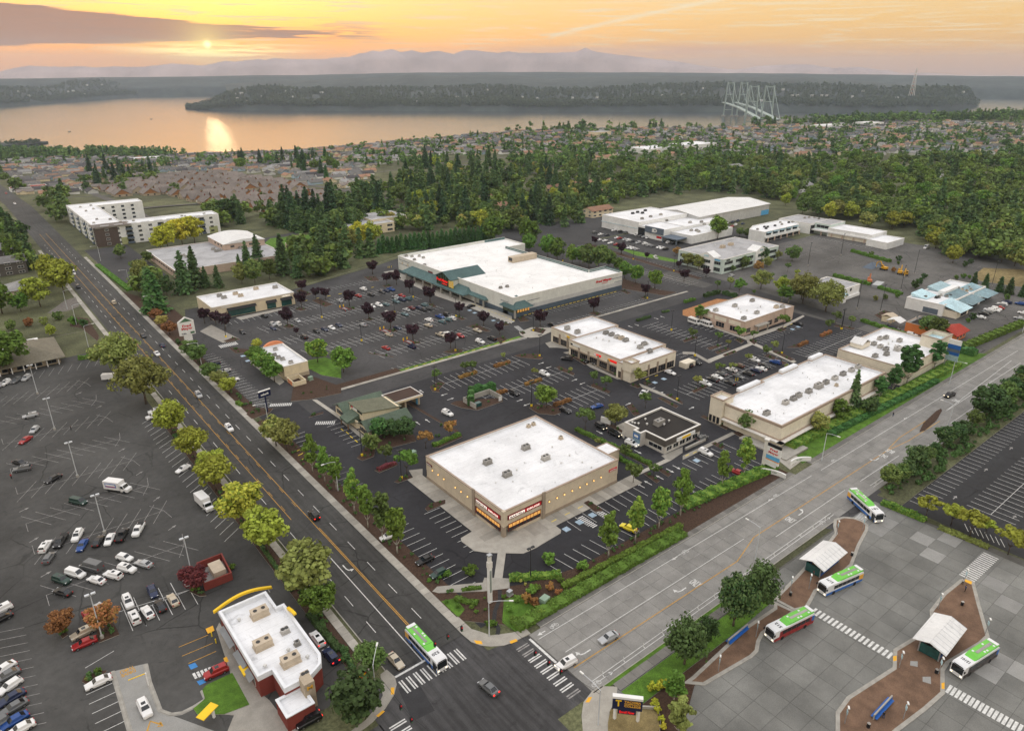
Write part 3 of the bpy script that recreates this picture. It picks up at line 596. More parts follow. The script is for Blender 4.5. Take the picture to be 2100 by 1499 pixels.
stalls(lot_new, 158, 178, 2.75, 108.4, 113.8, z=LOT + 0.014)
stalls(lot_new,199,262,2.75,138.5,150.5,spine=144.5,z=LOT+0.014);stalls(lot_new,268,316,2.75,131,143.5,spine=137.2,z=LOT+0.014);stalls(lot_new,268,300,2.75,157.2,162.6,z=LOT+0.014)
stalls(lot_new,164,196,2.75,226,231.4,along='y',z=LOT+0.014);stalls(lot_new,166,205,2.75,243,254.5,along='y',z=LOT+0.014,spine=248.7);stalls(lot_new,168,192,2.75,262.0,267.0,along='y',z=LOT+0.014)
# bank lot by the road
stalls(lot_mid, 232, 296, 2.75, 71.0, 76.2, along='y', z=LOT + 0.014)
# far lots
for ys in (196, 215, 234, 252): stalls(lot_worn, 425, 475, 2.8, ys - 5, ys + 5, spine=ys, matn='paint_worn', z=LOT + 0.014)
stalls(lot_worn,205,262,2.8,483,488.5,along='y',matn='paint_white',z=LOT+0.014);stalls(lot_worn,150,178,2.8,484,490,along='y',matn='paint_worn',z=LOT+0.014);stalls(lot_worn,385,425,2.8,104,109.5,matn='paint_worn',z=LOT+0.014)
# east lot: herringbone rows
for i, ys in enumerate([166.8, 185.8, 202.2, 220.3, 238, 257.5, 276, 295.5]):
    sg = -1 if i % 2 == 0 else 1; segs = [((-2, ys), (28, ys))]
    for k in range(9): xx = 0.3 + 3.35 * k; segs.append(((xx - 2.9 * sg, ys - 4.7), (xx + 2.9 * sg, ys + 4.7)))
    segs += [((-2, ys), (-2.0, ys - sg * -4.5)), ((28, ys), (28.8, ys - sg * 4.8)), ((28, ys), (25.5, ys + 4.8 * -sg * -1))]
    lines(lot_east, segs, 0.12, LOT + 0.012, 'paint_worn', 'stall_marking')
stalls(lot_east,161.5,245,3.65,36.2,41.0,along='y',skew=3.6,z=LOT+0.012);stalls(lot_east,10.7,13.3,2.6,142.3,153.6,z=LOT+0.012,spine=148);stalls(lot_east,13.3,24,2.65,142.1,148.2,z=LOT+0.012,spine=148.2)
lines(lot_east,[((3.5,151.5),(24,148.2)),((18.5,148.2),(18.5,153.5)),((21.2,148.2),(21.2,153.5)),((0.8,137.2),(6.3,138.6))],0.12,LOT+0.012,name='stall_marking')
stalls(lot_east,113,132.4,2.68,-0.3,4.25,along='y',z=LOT+0.012);stalls(lot_east,-30,-8,3.3,309,318,skew=4,z=LOT+0.012,matn='paint_worn');stalls(lot_east,5,34,3.2,312,320,skew=3,z=LOT+0.012,matn='paint_worn')
stalls(lot_east, 118, 160, 2.75, -12.5, -7.2, along='y', z=LOT + 0.012, skew=-2.0, matn='paint_worn')
arrow_pts=[(7,965,68,0.6),(7,1060,245,0.5),(7,210,320,0.5),(7,285,530,0.4),(4,485,920,0.5),(4,610,1003,0.5),(4,750,1268,0.5),(4,860,1410,0.5),(7,150,135,0.4)]
for k, x, y, rz in arrow_pts: arrow(lot_east, *g(k, x, y), rz, 0, 2.6, 'paint_worn', LOT + 0.013, 0.8)
for k,x,y,rz in [(5,430,922,-pi/2),(5,493,907,pi/2),(5,632,928,pi),(5,672,955,0),(5,470,1103,pi/2),(5,530,1088,pi/2),(5,1098,963,0),(5,1140,990,pi),(5,1435,838,0),(5,1482,860,pi),(5,1230,735,0),(5,1275,760,pi),('c',1078,820,-pi/2),('c',1550,1060,-pi/2),('c',1945,1290,-pi/2),('c',2025,1250,-pi/2),('c',1815,1372,pi/2),('c',1672,1440,pi/2),('c',1585,1475,pi/2),('c',1430,470,0),('c',1730,280,pi),('c',1830,335,0),(6,640,745,0),(6,55,1010,0),('b',1775,920,-pi/2),('b',1850,900,pi/2),('b',1455,1020,pi/2),('b',1535,1000,-pi/2)]:
    arrow(lot_new, *g(k, x, y), rz, 0, 3.0, 'paint_white', LOT + 0.016, 0.9)
# college lot
stalls(lot_col,191,330,2.75,55.6,61,z=LOT+0.012);stalls(lot_col,201,330,2.75,38.4,50.2,spine=44.3,z=LOT+0.012);stalls(lot_col,196,330,2.75,20.4,32.2,spine=26.3,z=LOT+0.012);lines(lot_col,[((188,45-1.2*i),(191,47-1.2*i)) for i in range(8)],0.14,LOT+0.012,name='hatch_marking')
for k, x, y in [(9, 1675, 60), (9, 1955, 268), (9, 2040, 180), (6, 1865, 1390), (6, 2020, 1258)]: arrow(lot_col, *g(k, x, y), 0, 0, 2.4, 'paint_worn', LOT + 0.013)
# accessible bays, hatching
def bay(k, x, y, r=0.9): MB().sheet([(-r, -r), (r, -r), (r, r), (-r, r)], 0).build('bay_marking', 'paint_palebl', lot_new, loc=(*g(k, x, y), LOT + 0.017))
for a in [(8,1385,255),(8,1465,212),(8,1545,168),('c',1757,207),('c',1868,163),('d',1350,1052),('d',1420,1022),(6,85,1333),('a',1640,850),('a',1730,880),('a',1870,945),('a',1940,975),('a',1580,820),(4,1495,690),(4,1525,720)]:bay(*a)
def hatch(parent, x0, x1, y0, y1, n, along='y', w=0.35, z=LOT + 0.015, matn='paint_white'):
    lines(parent,[(((x0,y0+(y1-y0)*i/n),(x1,y0+(y1-y0)*i/n)) if along=='y' else ((x0+(x1-x0)*i/n,y0),(x0+(x1-x0)*i/n,y1))) for i in range(n+1)],w,z,matn,'hatch_marking')
hatch(lot_new,113.2,115,107.3,112.6,8);hatch(lot_new,118.9,120.7,107.3,112.6,8);hatch(lot_mid,197.5,201.5,249,283,12,w=1.0);hatch(lot_mid,80.8,87.8,300.5,304.4,9,'x',w=0.45,matn='paint_white')

# pavements: kerb, panels
def panel_walk(x0, x1, a0, a1, pitch, along, matn='sidewalk', kerb=None, name='sidewalk'):
    """raised walk with separate panels"""
    b = MB()
    if along == 'y': b.box(x0, x1, a0, a1, 0, SW - 0.03)
    else: b.box(a0, a1, x0, x1, 0, SW - 0.03)
    o = b.build(name, 'joint', kind='structure'); n = max(1, int((a1 - a0) / pitch)); p = (a1 - a0) / n
    me = MB(); w = x1 - x0 - 0.02
    (me.box(-w/2,w/2,-p/2+0.03,p/2-0.03,0,0.04) if along=='y' else me.box(-p/2+0.03,p/2-0.03,-w/2,w/2,0,0.04));me=me.mesh('panel',matn)
    for i in range(n):
        c = a0 + p * (i + 0.5); link('panel', me, o, ((x0 + x1) / 2, c, SW - 0.032) if along == 'y' else (c, (x0 + x1) / 2, SW - 0.032))
    k = MB()
    for kk in (kerb or []): k.box(kk[0], kk[1], kk[2], kk[3], 0, SW + 0.006)
    if kerb: k.build('kerb', 'kerb', o)
    return o
walk_a = panel_walk(64.98, 66.75, 97.6, 300, 1.9, 'y', kerb=[(64.8, 64.98, 97.6, 420)])
panel_walk(64.98, 66.75, 300, 520, 4.5, 'y')
panel_walk(44.6, 46.4, 101, 332, 2.4, 'y', 'sidewalk', kerb=[(47.1, 47.3, 99, 332)])
panel_walk(44.6, 46.6, 345, 560, 4.5, 'y')
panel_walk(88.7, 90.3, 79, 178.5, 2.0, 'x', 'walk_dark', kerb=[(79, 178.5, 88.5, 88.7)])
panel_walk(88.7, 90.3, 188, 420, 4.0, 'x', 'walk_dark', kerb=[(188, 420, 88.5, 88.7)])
panel_walk(227.6, 229.3, 101, 200, 3.0, 'x', 'sidewalk'); panel_walk(227.8, 229.3, 206, 306, 3.0, 'x', 'sidewalk')
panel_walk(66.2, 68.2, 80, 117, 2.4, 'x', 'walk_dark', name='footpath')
sheet('grass_verge', rect(77.5, 128, 68.2, 69.1), 0.12, 'grass')
m = MB(); m.box(75.6, 166, 69.0, 69.2, 0, SW); m.build('kerb', 'kerb', kind='structure')
# corners with kerb ramps
ne=slabp('sidewalk',poly(8,[(740,900),(800,950),(860,972),(920,978),(1000,972),(1050,955),(1100,930),(1165,898),(1135,868),(1050,893),(920,910),(865,890),(800,870),(715,790),(685,835)]),0,SW,['kerb','sidewalk'])
sw=slabp('sidewalk',poly(8,[(280,1120),(330,1165),(341,1210),(325,1275),(270,1360),(190,1445),(120,1497),(60,1497),(150,1430),(225,1340),(255,1280),(240,1150)]),0,SW,['kerb','sidewalk'])
se=slabp('sidewalk',poly(8,[(1490,1560),(1478,1400),(1490,1320),(1540,1255),(1590,1222),(1700,1225),(1690,1300),(1650,1380),(1650,1560)]),0,SW,['kerb','sidewalk'])
for par,k,pl in [(ne,8,[(815,940),(830,962),(870,965),(862,945)]),(ne,8,[(1035,945),(1042,962),(1085,945),(1075,932)]),(sw,8,[(305,1230),(327,1230),(325,1272),(305,1275)]),(sw,8,[(213,1405),(255,1370),(268,1378),(228,1413)]),(se,8,[(1500,1322),(1520,1290),(1543,1288),(1525,1322)])]:
    sheet('tactile_strip', poly(k, pl), SW + 0.008, 'tactile', par)
# drugstore apron, its walk to the corner
apron=slabp('sidewalk',poly(8,[(830,255),(735,312),(740,332),(818,390),(900,402),(1120,406),(1200,370),(1350,280),(1352,262),(1283,207),(1100,240),(930,245),(800,170)]),0,SW,['kerb','sidewalk'])
panel_walk(87.6, 92.5, 120, 158, 2.4, 'y', 'sidewalk'); panel_walk(113.8, 118.5, 99, 140, 2.4, 'x', 'sidewalk')
slabp('footpath', poly(8, [(962, 400), (1012, 404), (990, 570), (938, 570)]), 0, SW + 0.01, ['kerb', 'sidewalk'])
slabp('footpath', poly(8, [(560, 640), (590, 610), (870, 585), (880, 555), (1035, 560), (1035, 620), (870, 640), (600, 650)]), 0, SW + 0.02, ['kerb', 'sidewalk'])
m=MB();m.strip([g(8,*p) for p in [(975,630),(975,690),(945,760),(940,820),(968,870),(960,905)]],0.9,SW+0.02);m.build('footpath','asphalt_dark',kind='structure')
# other walks in the shop lots
for nm,k,pl in [('sidewalk',5,[(1255,612),(1300,600),(1440,640),(1490,720),(1560,755),(1700,825),(1780,800),(1840,800),(1740,838),(1700,835),(1530,760),(1450,700),(1365,670),(1440,655),(1330,640),(1280,640)]),
                  ('footpath',6,[(0,1305),(300,1160),(335,1165),(40,1310),(0,1330)]),('footpath',6,[(150,715),(430,605),(700,725),(680,735),(430,622),(165,733)]),('footpath',6,[(385,570),(410,565),(440,610),(400,612)]),('sidewalk',6,[(60,680),(0,680),(0,665),(70,668),(180,730),(160,735)]),
                  ('footpath','c',[(1370,1395),(1890,1150),(1960,1165),(1400,1420)]),('footpath','c',[(1560,220),(1640,250),(1900,360),(2099,460),(2099,480),(1880,385),(1600,270)]),('footpath',5,[(0,1095),(20,1085),(150,1190),(145,1215)]),('sidewalk',5,[(415,1395),(500,1385),(500,1499),(480,1499)]),
                  ('sidewalk','d',[(250,980),(300,1000),(760,1150),(1240,1000),(1480,880),(1500,895),(1260,1030),(790,1190),(740,1170),(380,1040)]),('sidewalk','b',[(85,1090),(240,1030),(520,1040),(540,1060),(330,1150),(220,1160),(110,1130)]),('sidewalk','a',[(520,350),(640,330),(1770,790),(2099,860),(2099,985),(1490,755),(1180,650)]),
                  ('sidewalk',4,[(1450,455),(1740,395),(1750,405),(1480,470)]),('sidewalk',4,[(1230,540),(1300,500),(1480,590),(1370,610)]),('sidewalk',4,[(1540,735),(1590,650),(1620,660),(1750,850),(1720,870)]),('footpath',4,[(1920,960),(1950,960),(2099,1060),(2099,1085)]),('sidewalk','c',[(1240,760),(1400,690),(1400,780),(1380,900)]),('footpath','c',[(1840,1110),(2099,1000),(2099,1070),(1960,1165),(1890,1150)]),
                  ('footpath', 6, [(520, 1250), (690, 1300), (740, 1330), (660, 1390), (560, 1310)])]:
    slabp(nm, poly(k, pl), 0, SW - 0.02 + random.uniform(0, 0.02), ['kerb', 'sidewalk'])
# restaurant lot, bottom left
mcl=slabp('sidewalk',poly(7,[(1330,870),(1430,1180),(1530,1340),(1380,1395),(1440,1400),(1400,1499),(1840,1499),(1760,1440),(1660,1310),(1600,1260),(1350,830)]),0,0.13,['kerb','sidewalk'])
sheet('drive_lane', poly(7, [(690, 1130), (900, 1080), (900, 1130), (985, 1370), (1060, 1400), (1330, 1499), (800, 1499)]), LOT + 0.01, 'slab_new', lot_east)
for kk in [[(690, 1130), (720, 1225), (800, 1499)], [(895, 1085), (920, 1200), (985, 1370), (1050, 1395), (1120, 1385), (1190, 1350), (1265, 1300), (1245, 1245)]]:
    m = MB(); pts = [g(7, *p) for p in kk]
    for a, b in zip(pts, pts[1:]): m.strip([a, b], 0.5, 0.14); 
    m.strip(pts, 0.9, 0.05); m.build('kerb', 'kerb', kind='structure')
slabp('lawn', poly(7, [(1270, 1215), (1430, 1140), (1535, 1335), (1380, 1395), (1215, 1395), (1190, 1360), (1262, 1300), (1245, 1245)]), 0, 0.16, ['kerb', 'grass'])
for k, x, y, s in [(7, 783, 1118, 'THRU'), (7, 790, 1140, 'DRIVE')]:
    p = g(k, x, y); lettering(s, (*p, LOT + 0.02), (-1, 0.05, 0), (0, -1, 0), 2.6, 0.9, 'paint_yellow', lot_east, 0.03, 'road_lettering')
m=MB();m.strip([g(7,*p) for p in [(905,1499),(925,1435),(990,1455)]],0.35,0);m.strip([g(7,*p) for p in [(985,1440),(1000,1465),(970,1466)]],0.35,0);m.build('arrow_marking','paint_yellow',lot_east,loc=(0,0,LOT+0.02))
for a,b,c,d in [((1100,980),(1280,905),0,0),((1120,1035),(1310,955),0,0),((1160,1080),(1330,1005),0,0)]:lines(lot_east,[(g(7,*a),g(7,*b))],0.14,LOT+0.014,'paint_yellow')
for pl in [[(1158,1090),(1200,1075),(1218,1100),(1175,1118)],[(1210,1190),(1255,1175),(1270,1195),(1228,1215)]]:sheet('bay_marking',poly(7,pl),LOT+0.016,'paint_blue',lot_east)
lines(lot_east, [(g(7, 1190 + 24 * i, 1140 - 9 * i), g(7, 1208 + 24 * i, 1172 - 9 * i)) for i in range(8)], 0.5, LOT + 0.016, name='hatch_marking')
for pl in [[(1265,870),(1310,850),(1320,880),(1280,900)],[(1375,1050),(1395,1040),(1408,1070),(1385,1080)]]:sheet('tactile_strip',poly(7,pl),0.15,'tactile',mcl)
# bus interchange
plaza = sheet('bus_plaza', [(88, 67.5), (165, 67.5), (178, 66), (184, 54), (186, 30), (186, -30), (75, -30), (80, 30)], 0.012, 'joint')
pw, ph = 5.0, 4.55; pme = {q: slab_me(pw - 0.07, ph - 0.07, 'slab', q) for q in ('slab_plaza', 'slab_new')}
NEWS=[g(9,*p)[:2] for p in [(1200,290),(1420,310),(1240,185),(1560,450),(1690,330),(1940,620),(2030,690),(2000,1100),(1900,1150),(2080,1150),(1850,350)]]
for i in range(24):
    for j in range(18):
        x, y = 78 + pw * (i + 0.5), 66 - ph * (j + 0.5) + 1.0; u, v = proj((x, y, 0))
        if not (-60 < u < 2160 and 900 < v < 1600) or x > 184: continue
        nw = any(abs(x - q[0]) < pw / 2 and abs(y - q[1]) < ph / 2 for q in NEWS); link('slab', pme['slab_new' if nw else 'slab_plaza'], plaza, (x, y, 0.016))
sheet('road', [(160, 69.3), (190, 69.3), (186, 61.5), (184, 54), (168, 60)], 0.034, 'asphalt_mid')
def brick_island(name, k, pl):
    P0 = poly(k, pl); c = np.mean(P0, 0); o = slabp(name, P0, 0, 0.17, ['kerb', 'kerb'])
    inner = []
    n = len(P0); A = area(P0)
    for i in range(n):
        p0,p1,p2=map(lambda q:Vector((*q,0)),(P0[i-1],P0[i],P0[(i+1) % n]));d1=(p1-p0).normalized();d2=(p2-p1).normalized();nn=Vector((-d1.y-d2.y,d1.x+d2.x,0));nn=nn/max(0.4,nn.length_squared)*2*0.75*(1 if A>0 else-1)
        inner.append((p1.x + nn.x, p1.y + nn.y))
    sheet('brick_paving', inner, 0.176, 'paver', o); return o
isl1=brick_island('paved_island',9,[(930,195),(985,180),(1050,185),(1110,205),(1142,232),(1140,265),(1090,360),(1045,480),(920,590),(825,640),(800,690),(770,742),(690,760),(560,690),(590,650),(680,560),(900,325),(935,280),(925,240)])
isl3=brick_island('paved_island',9,[(500,900),(475,950),(465,1010),(430,1045),(135,1218),(0,1205),(60,1160),(380,860),(560,740),(700,760),(770,745)][:9]+[(560,700),(700,765)])
isl2=brick_island('paved_island',9,[(1705,566),(1755,556),(1795,585),(1830,720),(1888,920),(1840,965),(1640,1085),(1610,1130),(1612,1270),(1500,1370),(1330,1499),(1250,1570),(940,1570),(940,1380),(1010,1285),(1290,1105),(1295,995),(1420,920),(1525,850),(1518,755),(1600,650)])
for pl in [[(1293,1040),(1315,1035),(1316,1065),(1295,1070)],[(1590,1205),(1610,1200),(1610,1240),(1592,1240)],[(1735,565),(1780,580),(1775,598),(1735,580)]]:sheet('tactile_strip',poly(9,pl),0.19,'tactile',isl2)
for pl in [[(1400,1068),(1445,1070),(1445,1105),(1398,1095)],[(1475,1165),(1525,1165),(1527,1210),(1475,1195)]]:sheet('concrete_patch',poly(9,pl),0.182,'slab_new',isl2)
# zebra bars across the plaza
def zebra(a, b, n, half, par=plaza, w=0.55, z=0.055):
    a, b = np.array(a), np.array(b); d = (b - a) / n; u = d / np.linalg.norm(d); v = np.array([-u[1], u[0]])
    for i in range(n):
        c = a + d * (i + 0.5); lines(par, [(tuple(c - v * half), tuple(c + v * half))], w, z, name='crossing_bar')
zebra(g(9, 795, 750), g(9, 1290, 1040), 18, 1.15); zebra(g(9, 1625, 1230), g(9, 2090, 1490), 16, 1.3); zebra(g(9, 1745, 560), g(9, 1900, 415), 16, 1.7, w=.4)
zebra(g(9, 1085, 200), g(9, 1125, 165), 6, 1.3, w=.35)
for k,a,b,n in [(4,(1660,993),(1795,987),12),(5,(1075,507),(1115,540),9),(5,(1045,600),(1135,577),12),(4,(1940,1103),(2062,1100),10)]:zebra(g(k,*a),g(k,*b),n,1.2,lot_mid,.38,LOT+.02)
# ------------------------------------------------------------------ buildings
def fx(k, x, y, X0):
    """tile pixel -> (y, z) on the wall plane X = X0"""
    r = ray(*full(k, x, y)); t = X0 / r[0]; return float(r[1] * t), float(CAMH + r[2] * t)
def fy(k, x, y, Y0):
    r = ray(*full(k, x, y)); t = Y0 / r[1]; return float(r[0] * t), float(CAMH + r[2] * t)
def inset(pl, d):
    if area(pl) < 0: pl = pl[::-1]
    out = []; n = len(pl)
    for i in range(n):
        a, b, c = (Vector((*pl[j % n], 0)) for j in (i - 1, i, i + 1)); d1 = (b - a).normalized(); d2 = (c - b).normalized()
        n1 = Vector((-d1.y, d1.x, 0)); n2 = Vector((-d2.y, d2.x, 0)); q = (n1 + n2); q = q / max(0.2, q.length_squared) * 2 * d
        out.append((b.x + q.x, b.y + q.y))
    return out
def ring(m, pl, d, z0, z1, mm=0):
    if area(pl) < 0: pl = pl[::-1]
    inn = inset(pl, d); n = len(pl)
    vs = [(*p, z0) for p in pl] + [(*p, z1) for p in pl] + [(*p, z1) for p in inn] + [(*p, z0) for p in inn]; fs = []
    for i in range(n):
        j = (i + 1) % n; fs += [(i, j, n + j, n + i), (n + i, n + j, 2 * n + j, 2 * n + i), (2 * n + i, 2 * n + j, 3 * n + j, 3 * n + i)]
    m.add(vs, fs, mm)
def shell(root, pl, h, wall, roof, par=0.7, cope='coping', z0=0.0, cap=0.22, inner='parapet', name='wall'):
    """walls with parapet, membrane roof and coping as three parts"""
    m = MB(); ring(m, pl, 0.4, z0, h); w = m.build(name, wall, root)
    if roof: MB().sheet(inset(pl, 0.39), h - par).build('roof', roof, root)
    if inner:
        m = MB(); q = inset(pl, 0.41); n = len(q)
        if area(q) < 0: q = q[::-1]
        m.add([(*p, h - par) for p in q] + [(*p, h - 0.01) for p in q], [((i + 1) % n, i, n + i, n + (i + 1) % n) for i in range(n)]); m.build('parapet', inner, root)
    if cope: m = MB(); ring(m, inset(pl, -0.08), 0.56, h, h + cap); m.build('coping', cope, root)
    return w
def plate(root, name, ax, c0, a0, a1, z0, z1, matn, d=0.08, parent=None):
    """thin slab proud of the wall plane (ax 'x': plane X = c0, facing -X; 'y': plane Y = c0, facing -Y)"""
    m = MB()
    if ax == 'x': m.box(c0 - d, c0 + 0.05, a0, a1, z0, z1)
    else: m.box(a0, a1, c0 - d, c0 + 0.05, z0, z1)
    return m.build(name, matn, parent or root)
def window(root, ax, c0, a0, a1, z0, z1, frame='sign_white', glass='glass_dark', n=1, d=0.06, name='window'):
    f = plate(root, name, ax, c0, a0, a1, z0, z1, frame, d); w = (abs(a1 - a0) - 0.12 * (n + 1)) / n; lo = min(a0, a1)
    for i in range(n): b = lo + 0.12 + i * (w + 0.12); plate(root, 'pane', ax, c0 - d, b, b + w, z0 + 0.12, z1 - 0.12, glass, 0.03, f)
    return f
def pwin(root, ax, c0, k, p, q, **kw):
    """window given by two opposite corners in the photograph"""
    fn = fx if ax == 'x' else fy; a, b = fn(k, *p, c0), fn(k, *q, c0); return window(root, ax, c0, a[0], b[0], min(a[1], b[1]), max(a[1], b[1]), **kw)
def wtext(root, ax, c0, a, z, w, h, s, matn, d=0.14, bold=0.03, parent=None, shear=0.0):
    if ax == 'x': return lettering(s, (c0 - d, a, z), (0, -1, 0), (0, 0, 1), w, h, matn, parent or root, bold, shear=shear)
    return lettering(s, (a, c0 - d, z), (1, 0, 0), (0, 0, 1), w, h, matn, parent or root, bold, shear=shear)
def gable(m, x0, x1, y0, y1, z, rh, ax='x', over=0.4, th=0.22, mm=0):
    x0, x1, y0, y1 = x0 - over, x1 + over, y0 - over, y1 + over
    if ax=='x':c=(y0+y1)/2;sec=[(y0,z),(c,z+rh),(y1,z),(y1,z-th),(c,z+rh-th),(y0,z-th)];A=[(x0,*p) for p in sec];B=[(x1,*p) for p in sec]
    else:c=(x0+x1)/2;sec=[(x0,z),(c,z+rh),(x1,z),(x1,z-th),(c,z+rh-th),(x0,z-th)];A=[(p[0],y0,p[1]) for p in sec];B=[(p[0],y1,p[1]) for p in sec]
    m.add(A + B, [(i, (i + 1) % 6, 6 + (i + 1) % 6, 6 + i) for i in range(6)] + [(0, 5, 4, 1), (1, 4, 3, 2), (6, 7, 10, 11), (7, 8, 9, 10)], mm)
def hip(m, x0, x1, y0, y1, z, rh, over=0.5, mm=0, th=0.2):
    x0, x1, y0, y1 = x0 - over, x1 + over, y0 - over, y1 + over; w, d = x1 - x0, y1 - y0; s = min(w, d) / 2
    r0, r1 = ((x0 + s, (y0 + y1) / 2), (x1 - s, (y0 + y1) / 2)) if w >= d else (((x0 + x1) / 2, y0 + s), ((x0 + x1) / 2, y1 - s))
    vs = [(x0, y0, z), (x1, y0, z), (x1, y1, z), (x0, y1, z), (*r0, z + rh), (*r1, z + rh), (x0, y0, z - th), (x1, y0, z - th), (x1, y1, z - th), (x0, y1, z - th)]
    fs = [(0, 1, 5, 4), (1, 2, 5), (2, 3, 4, 5), (3, 0, 4)] if w >= d else [(0, 1, 4), (1, 2, 5, 4), (2, 3, 5), (3, 0, 4, 5)]
    m.add(vs, fs + [(6, 7, 1, 0), (7, 8, 2, 1), (8, 9, 3, 2), (9, 6, 0, 3), (9, 8, 7, 6)], mm)
# shared roof equipment
def _hv(w,d,h):m=MB();m.box(-w/2,w/2,-d/2,d/2,0.25,h);m.box(-w/2-0.15,w/2+0.15,-d/2-0.15,d/2+0.15,0,0.25);m.box(-w/2-0.04,w/2+0.04,-d/2-0.04,d/2+0.04,h,h+0.07);return m
HV={s:(_hv(*s).mesh('rooftop_unit','hvac'),_hv(*s).mesh('rooftop_unit','hvac_tan'),_hv(*s).mesh('rooftop_unit','hvac_dark')) for s in [(2.3,1.5,1.3),(1.5,1.2,1.0),(3.4,2.0,1.6),(1.0,0.9,0.9)]}
_m = MB(); _m.cyl((0, 0, 0), (0, 0, 0.12), 0.42, 0.42, 10); FAN = _m.mesh('fan', 'hvac_dark')
_m = MB(); _m.cyl((0, 0, 0), (0, 0, 0.5), 0.2, 0.2, 8); _m.cyl((0, 0, 0.5), (0, 0, 0.75), 0.42, 0.3, 8); VENTM = _m.mesh('vent', 'vent')
def hvac(root, k, x, y, z, size=(2.3, 1.5, 1.3), tone=0, rz=0.0):
    p = g(k, x, y, z); me = HV[size][tone]
    u = link('rooftop_unit', me, root, (p[0], p[1], z), rz)
    for s in ((-0.25, 0.25) if size[0] > 1.2 else (0,)): link('fan', FAN, u, (s * size[0], 0, size[2] + 0.03), sc=(min(1, size[1] / 1.2),) * 2 + (1,))
def vent(root, k, x, y, z): p = g(k, x, y, z); link('vent', VENTM, root, (p[0], p[1], z))
def B(name, label, cat='building'): return thing(name, label, cat)

# --- drugstore on the corner
r = B('drugstore', 'beige drugstore with a flat white roof and red-and-white signs at its chamfered corner')
X0, X1, Y0, Y1, H = 92.5, 134.3, 118.5, 154.8, 7.5
shell(r, [(X0, Y0), (X1, Y0), (X1, Y1), (X0, Y1)], H, 'beige', 'roof_white', 0.75, 'coping', z0=3.1)
m=MB();ring(m,[(X0+4.6,Y0+0.05),(X1-0.05,Y0+0.05),(X1-0.05,Y1-0.05),(X0+0.05,Y1-0.05),(X0+0.05,Y0+4.6)],0.4,0,3.12);m.build('lower_wall','beige',r)
m = MB(); m.sheet([(X0 + 0.3, Y0 + 0.3), (X0 + 5, Y0 + 0.3), (X0 + 0.3, Y0 + 5)], 3.1); m.v = m.v; m.build('soffit', 'beige_dark', r)
MB().box(X0-0.25,X0+0.75,Y0-0.25,Y0+0.75,0,3.14).build('column','beige_dark',r);MB().box(X0-0.15,X0+0.75,Y0-0.15,Y0+0.75,3.14,7.75).build('pier','beige',r)
plate(r, 'pier', 'x', X0, 130.7, 131.7, 0, 8.3, 'beige_dark', 0.35); plate(r, 'pier', 'y', Y0, 105.4, 106.4, 0, 8.3, 'beige_dark', 0.35)
plate(r, 'plinth', 'x', X0, 131.7, Y1, 0, 1.0, 'beige_dark', 0.12); plate(r, 'plinth', 'y', Y0, 106.4, X1, 0, 1.0, 'beige_dark', 0.12)
for ax, c0, a0, a1 in (('x', X0, 119.6, 130.3), ('y', Y0, 93.8, 105.2)):
    b=plate(r,'sign_panel',ax,c0,a0,a1,4.75,6.05,'maroon',0.2);i=plate(r,'sign_face',ax,c0-0.2,a0+0.3,a1-0.3,4.95,5.85,'sign_red' if ax=='y' else 'sign_red',0.05,b)
    mid = (a0 + a1) / 2; hw = (a1 - a0) / 2
    wb = plate(r, 'name_field', ax, c0 - 0.25, (mid + 0.2 if ax == 'x' else a0 + 0.4), (a1 - 0.4 if ax == 'x' else mid - 0.2), 5.0, 5.8, 'lit_white', 0.03, b)
    wtext(r,ax,c0,mid+(hw*0.47 if ax=='x' else-hw*0.47),5.4,hw*0.82,0.55,'BARTELL','maroon',0.32,0.02,b);wtext(r,ax,c0,mid+(-hw*0.47 if ax=='x' else hw*0.47),5.4,hw*0.75,0.55,'DRUGS','lit_white',0.32,0.02,b)
    plate(r, 'window_band', ax, c0, a0 + 0.2, a1 + 0.2 if ax == 'x' else a1 - 0.2, 1.2, 3.4, 'maroon', 0.1)
    for q in range(9):w=(a1-a0-0.6)/9;b0=a0+0.3+q*w;plate(r,'pane',ax,c0-0.1,b0+0.1,b0+w-0.1,2.3,3.2,'lit_warm',0.04);plate(r,'pane',ax,c0-0.1,b0+0.1,b0+w-0.1,1.35,2.15,'glass_dark',0.04)
m=MB();m.add([(X0+4.5,Y0+0.3,0.2),(X0+0.3,Y0+4.5,0.2),(X0+0.3,Y0+4.5,3.0),(X0+4.5,Y0+0.3,3.0)],[(0,1,2,3)]);m.build('entrance','glass_dark',r)
def diamond(root, ax, c0, a, z, s=0.5):
    m = MB(); pts = [(-s, 0), (0, -s), (s, 0), (0, s)]; d = 0.1
    if ax=='x':m.add([(c0-d,a-p[0],z+p[1]) for p in pts]+[(c0,a-p[0],z+p[1]) for p in pts],[(0,1,2,3)]+[(i,4+i,4+(i+1) % 4,(i+1) % 4) for i in range(4)])
    else:m.add([(a+p[0],c0-d,z+p[1]) for p in pts]+[(a+p[0],c0,z+p[1]) for p in pts],[(0,1,2,3)]+[(i,4+i,4+(i+1) % 4,(i+1) % 4) for i in range(4)])
    w = m.build('diamond_light', 'beige_dark', root); m2 = MB(); q = 0.7
    m2.ico((c0 - d - 0.02, a, z - 0.1) if ax == 'x' else (a, c0 - d - 0.02, z - 0.1), s * 0.52, 1); m2.build('lamp', 'lit_lamp', w)
for p in [(1277, 110), (1325, 90), (1370, 65), (1418, 42), (1465, 20), (1507, 2)]: a, z = fy(8, *p, Y0); diamond(r, 'y', Y0, a, 4.6)
for p in [(1550, 1475), (1595, 1455)]: a, z = fy(5, *p, Y0); diamond(r, 'y', Y0, a, 4.6)
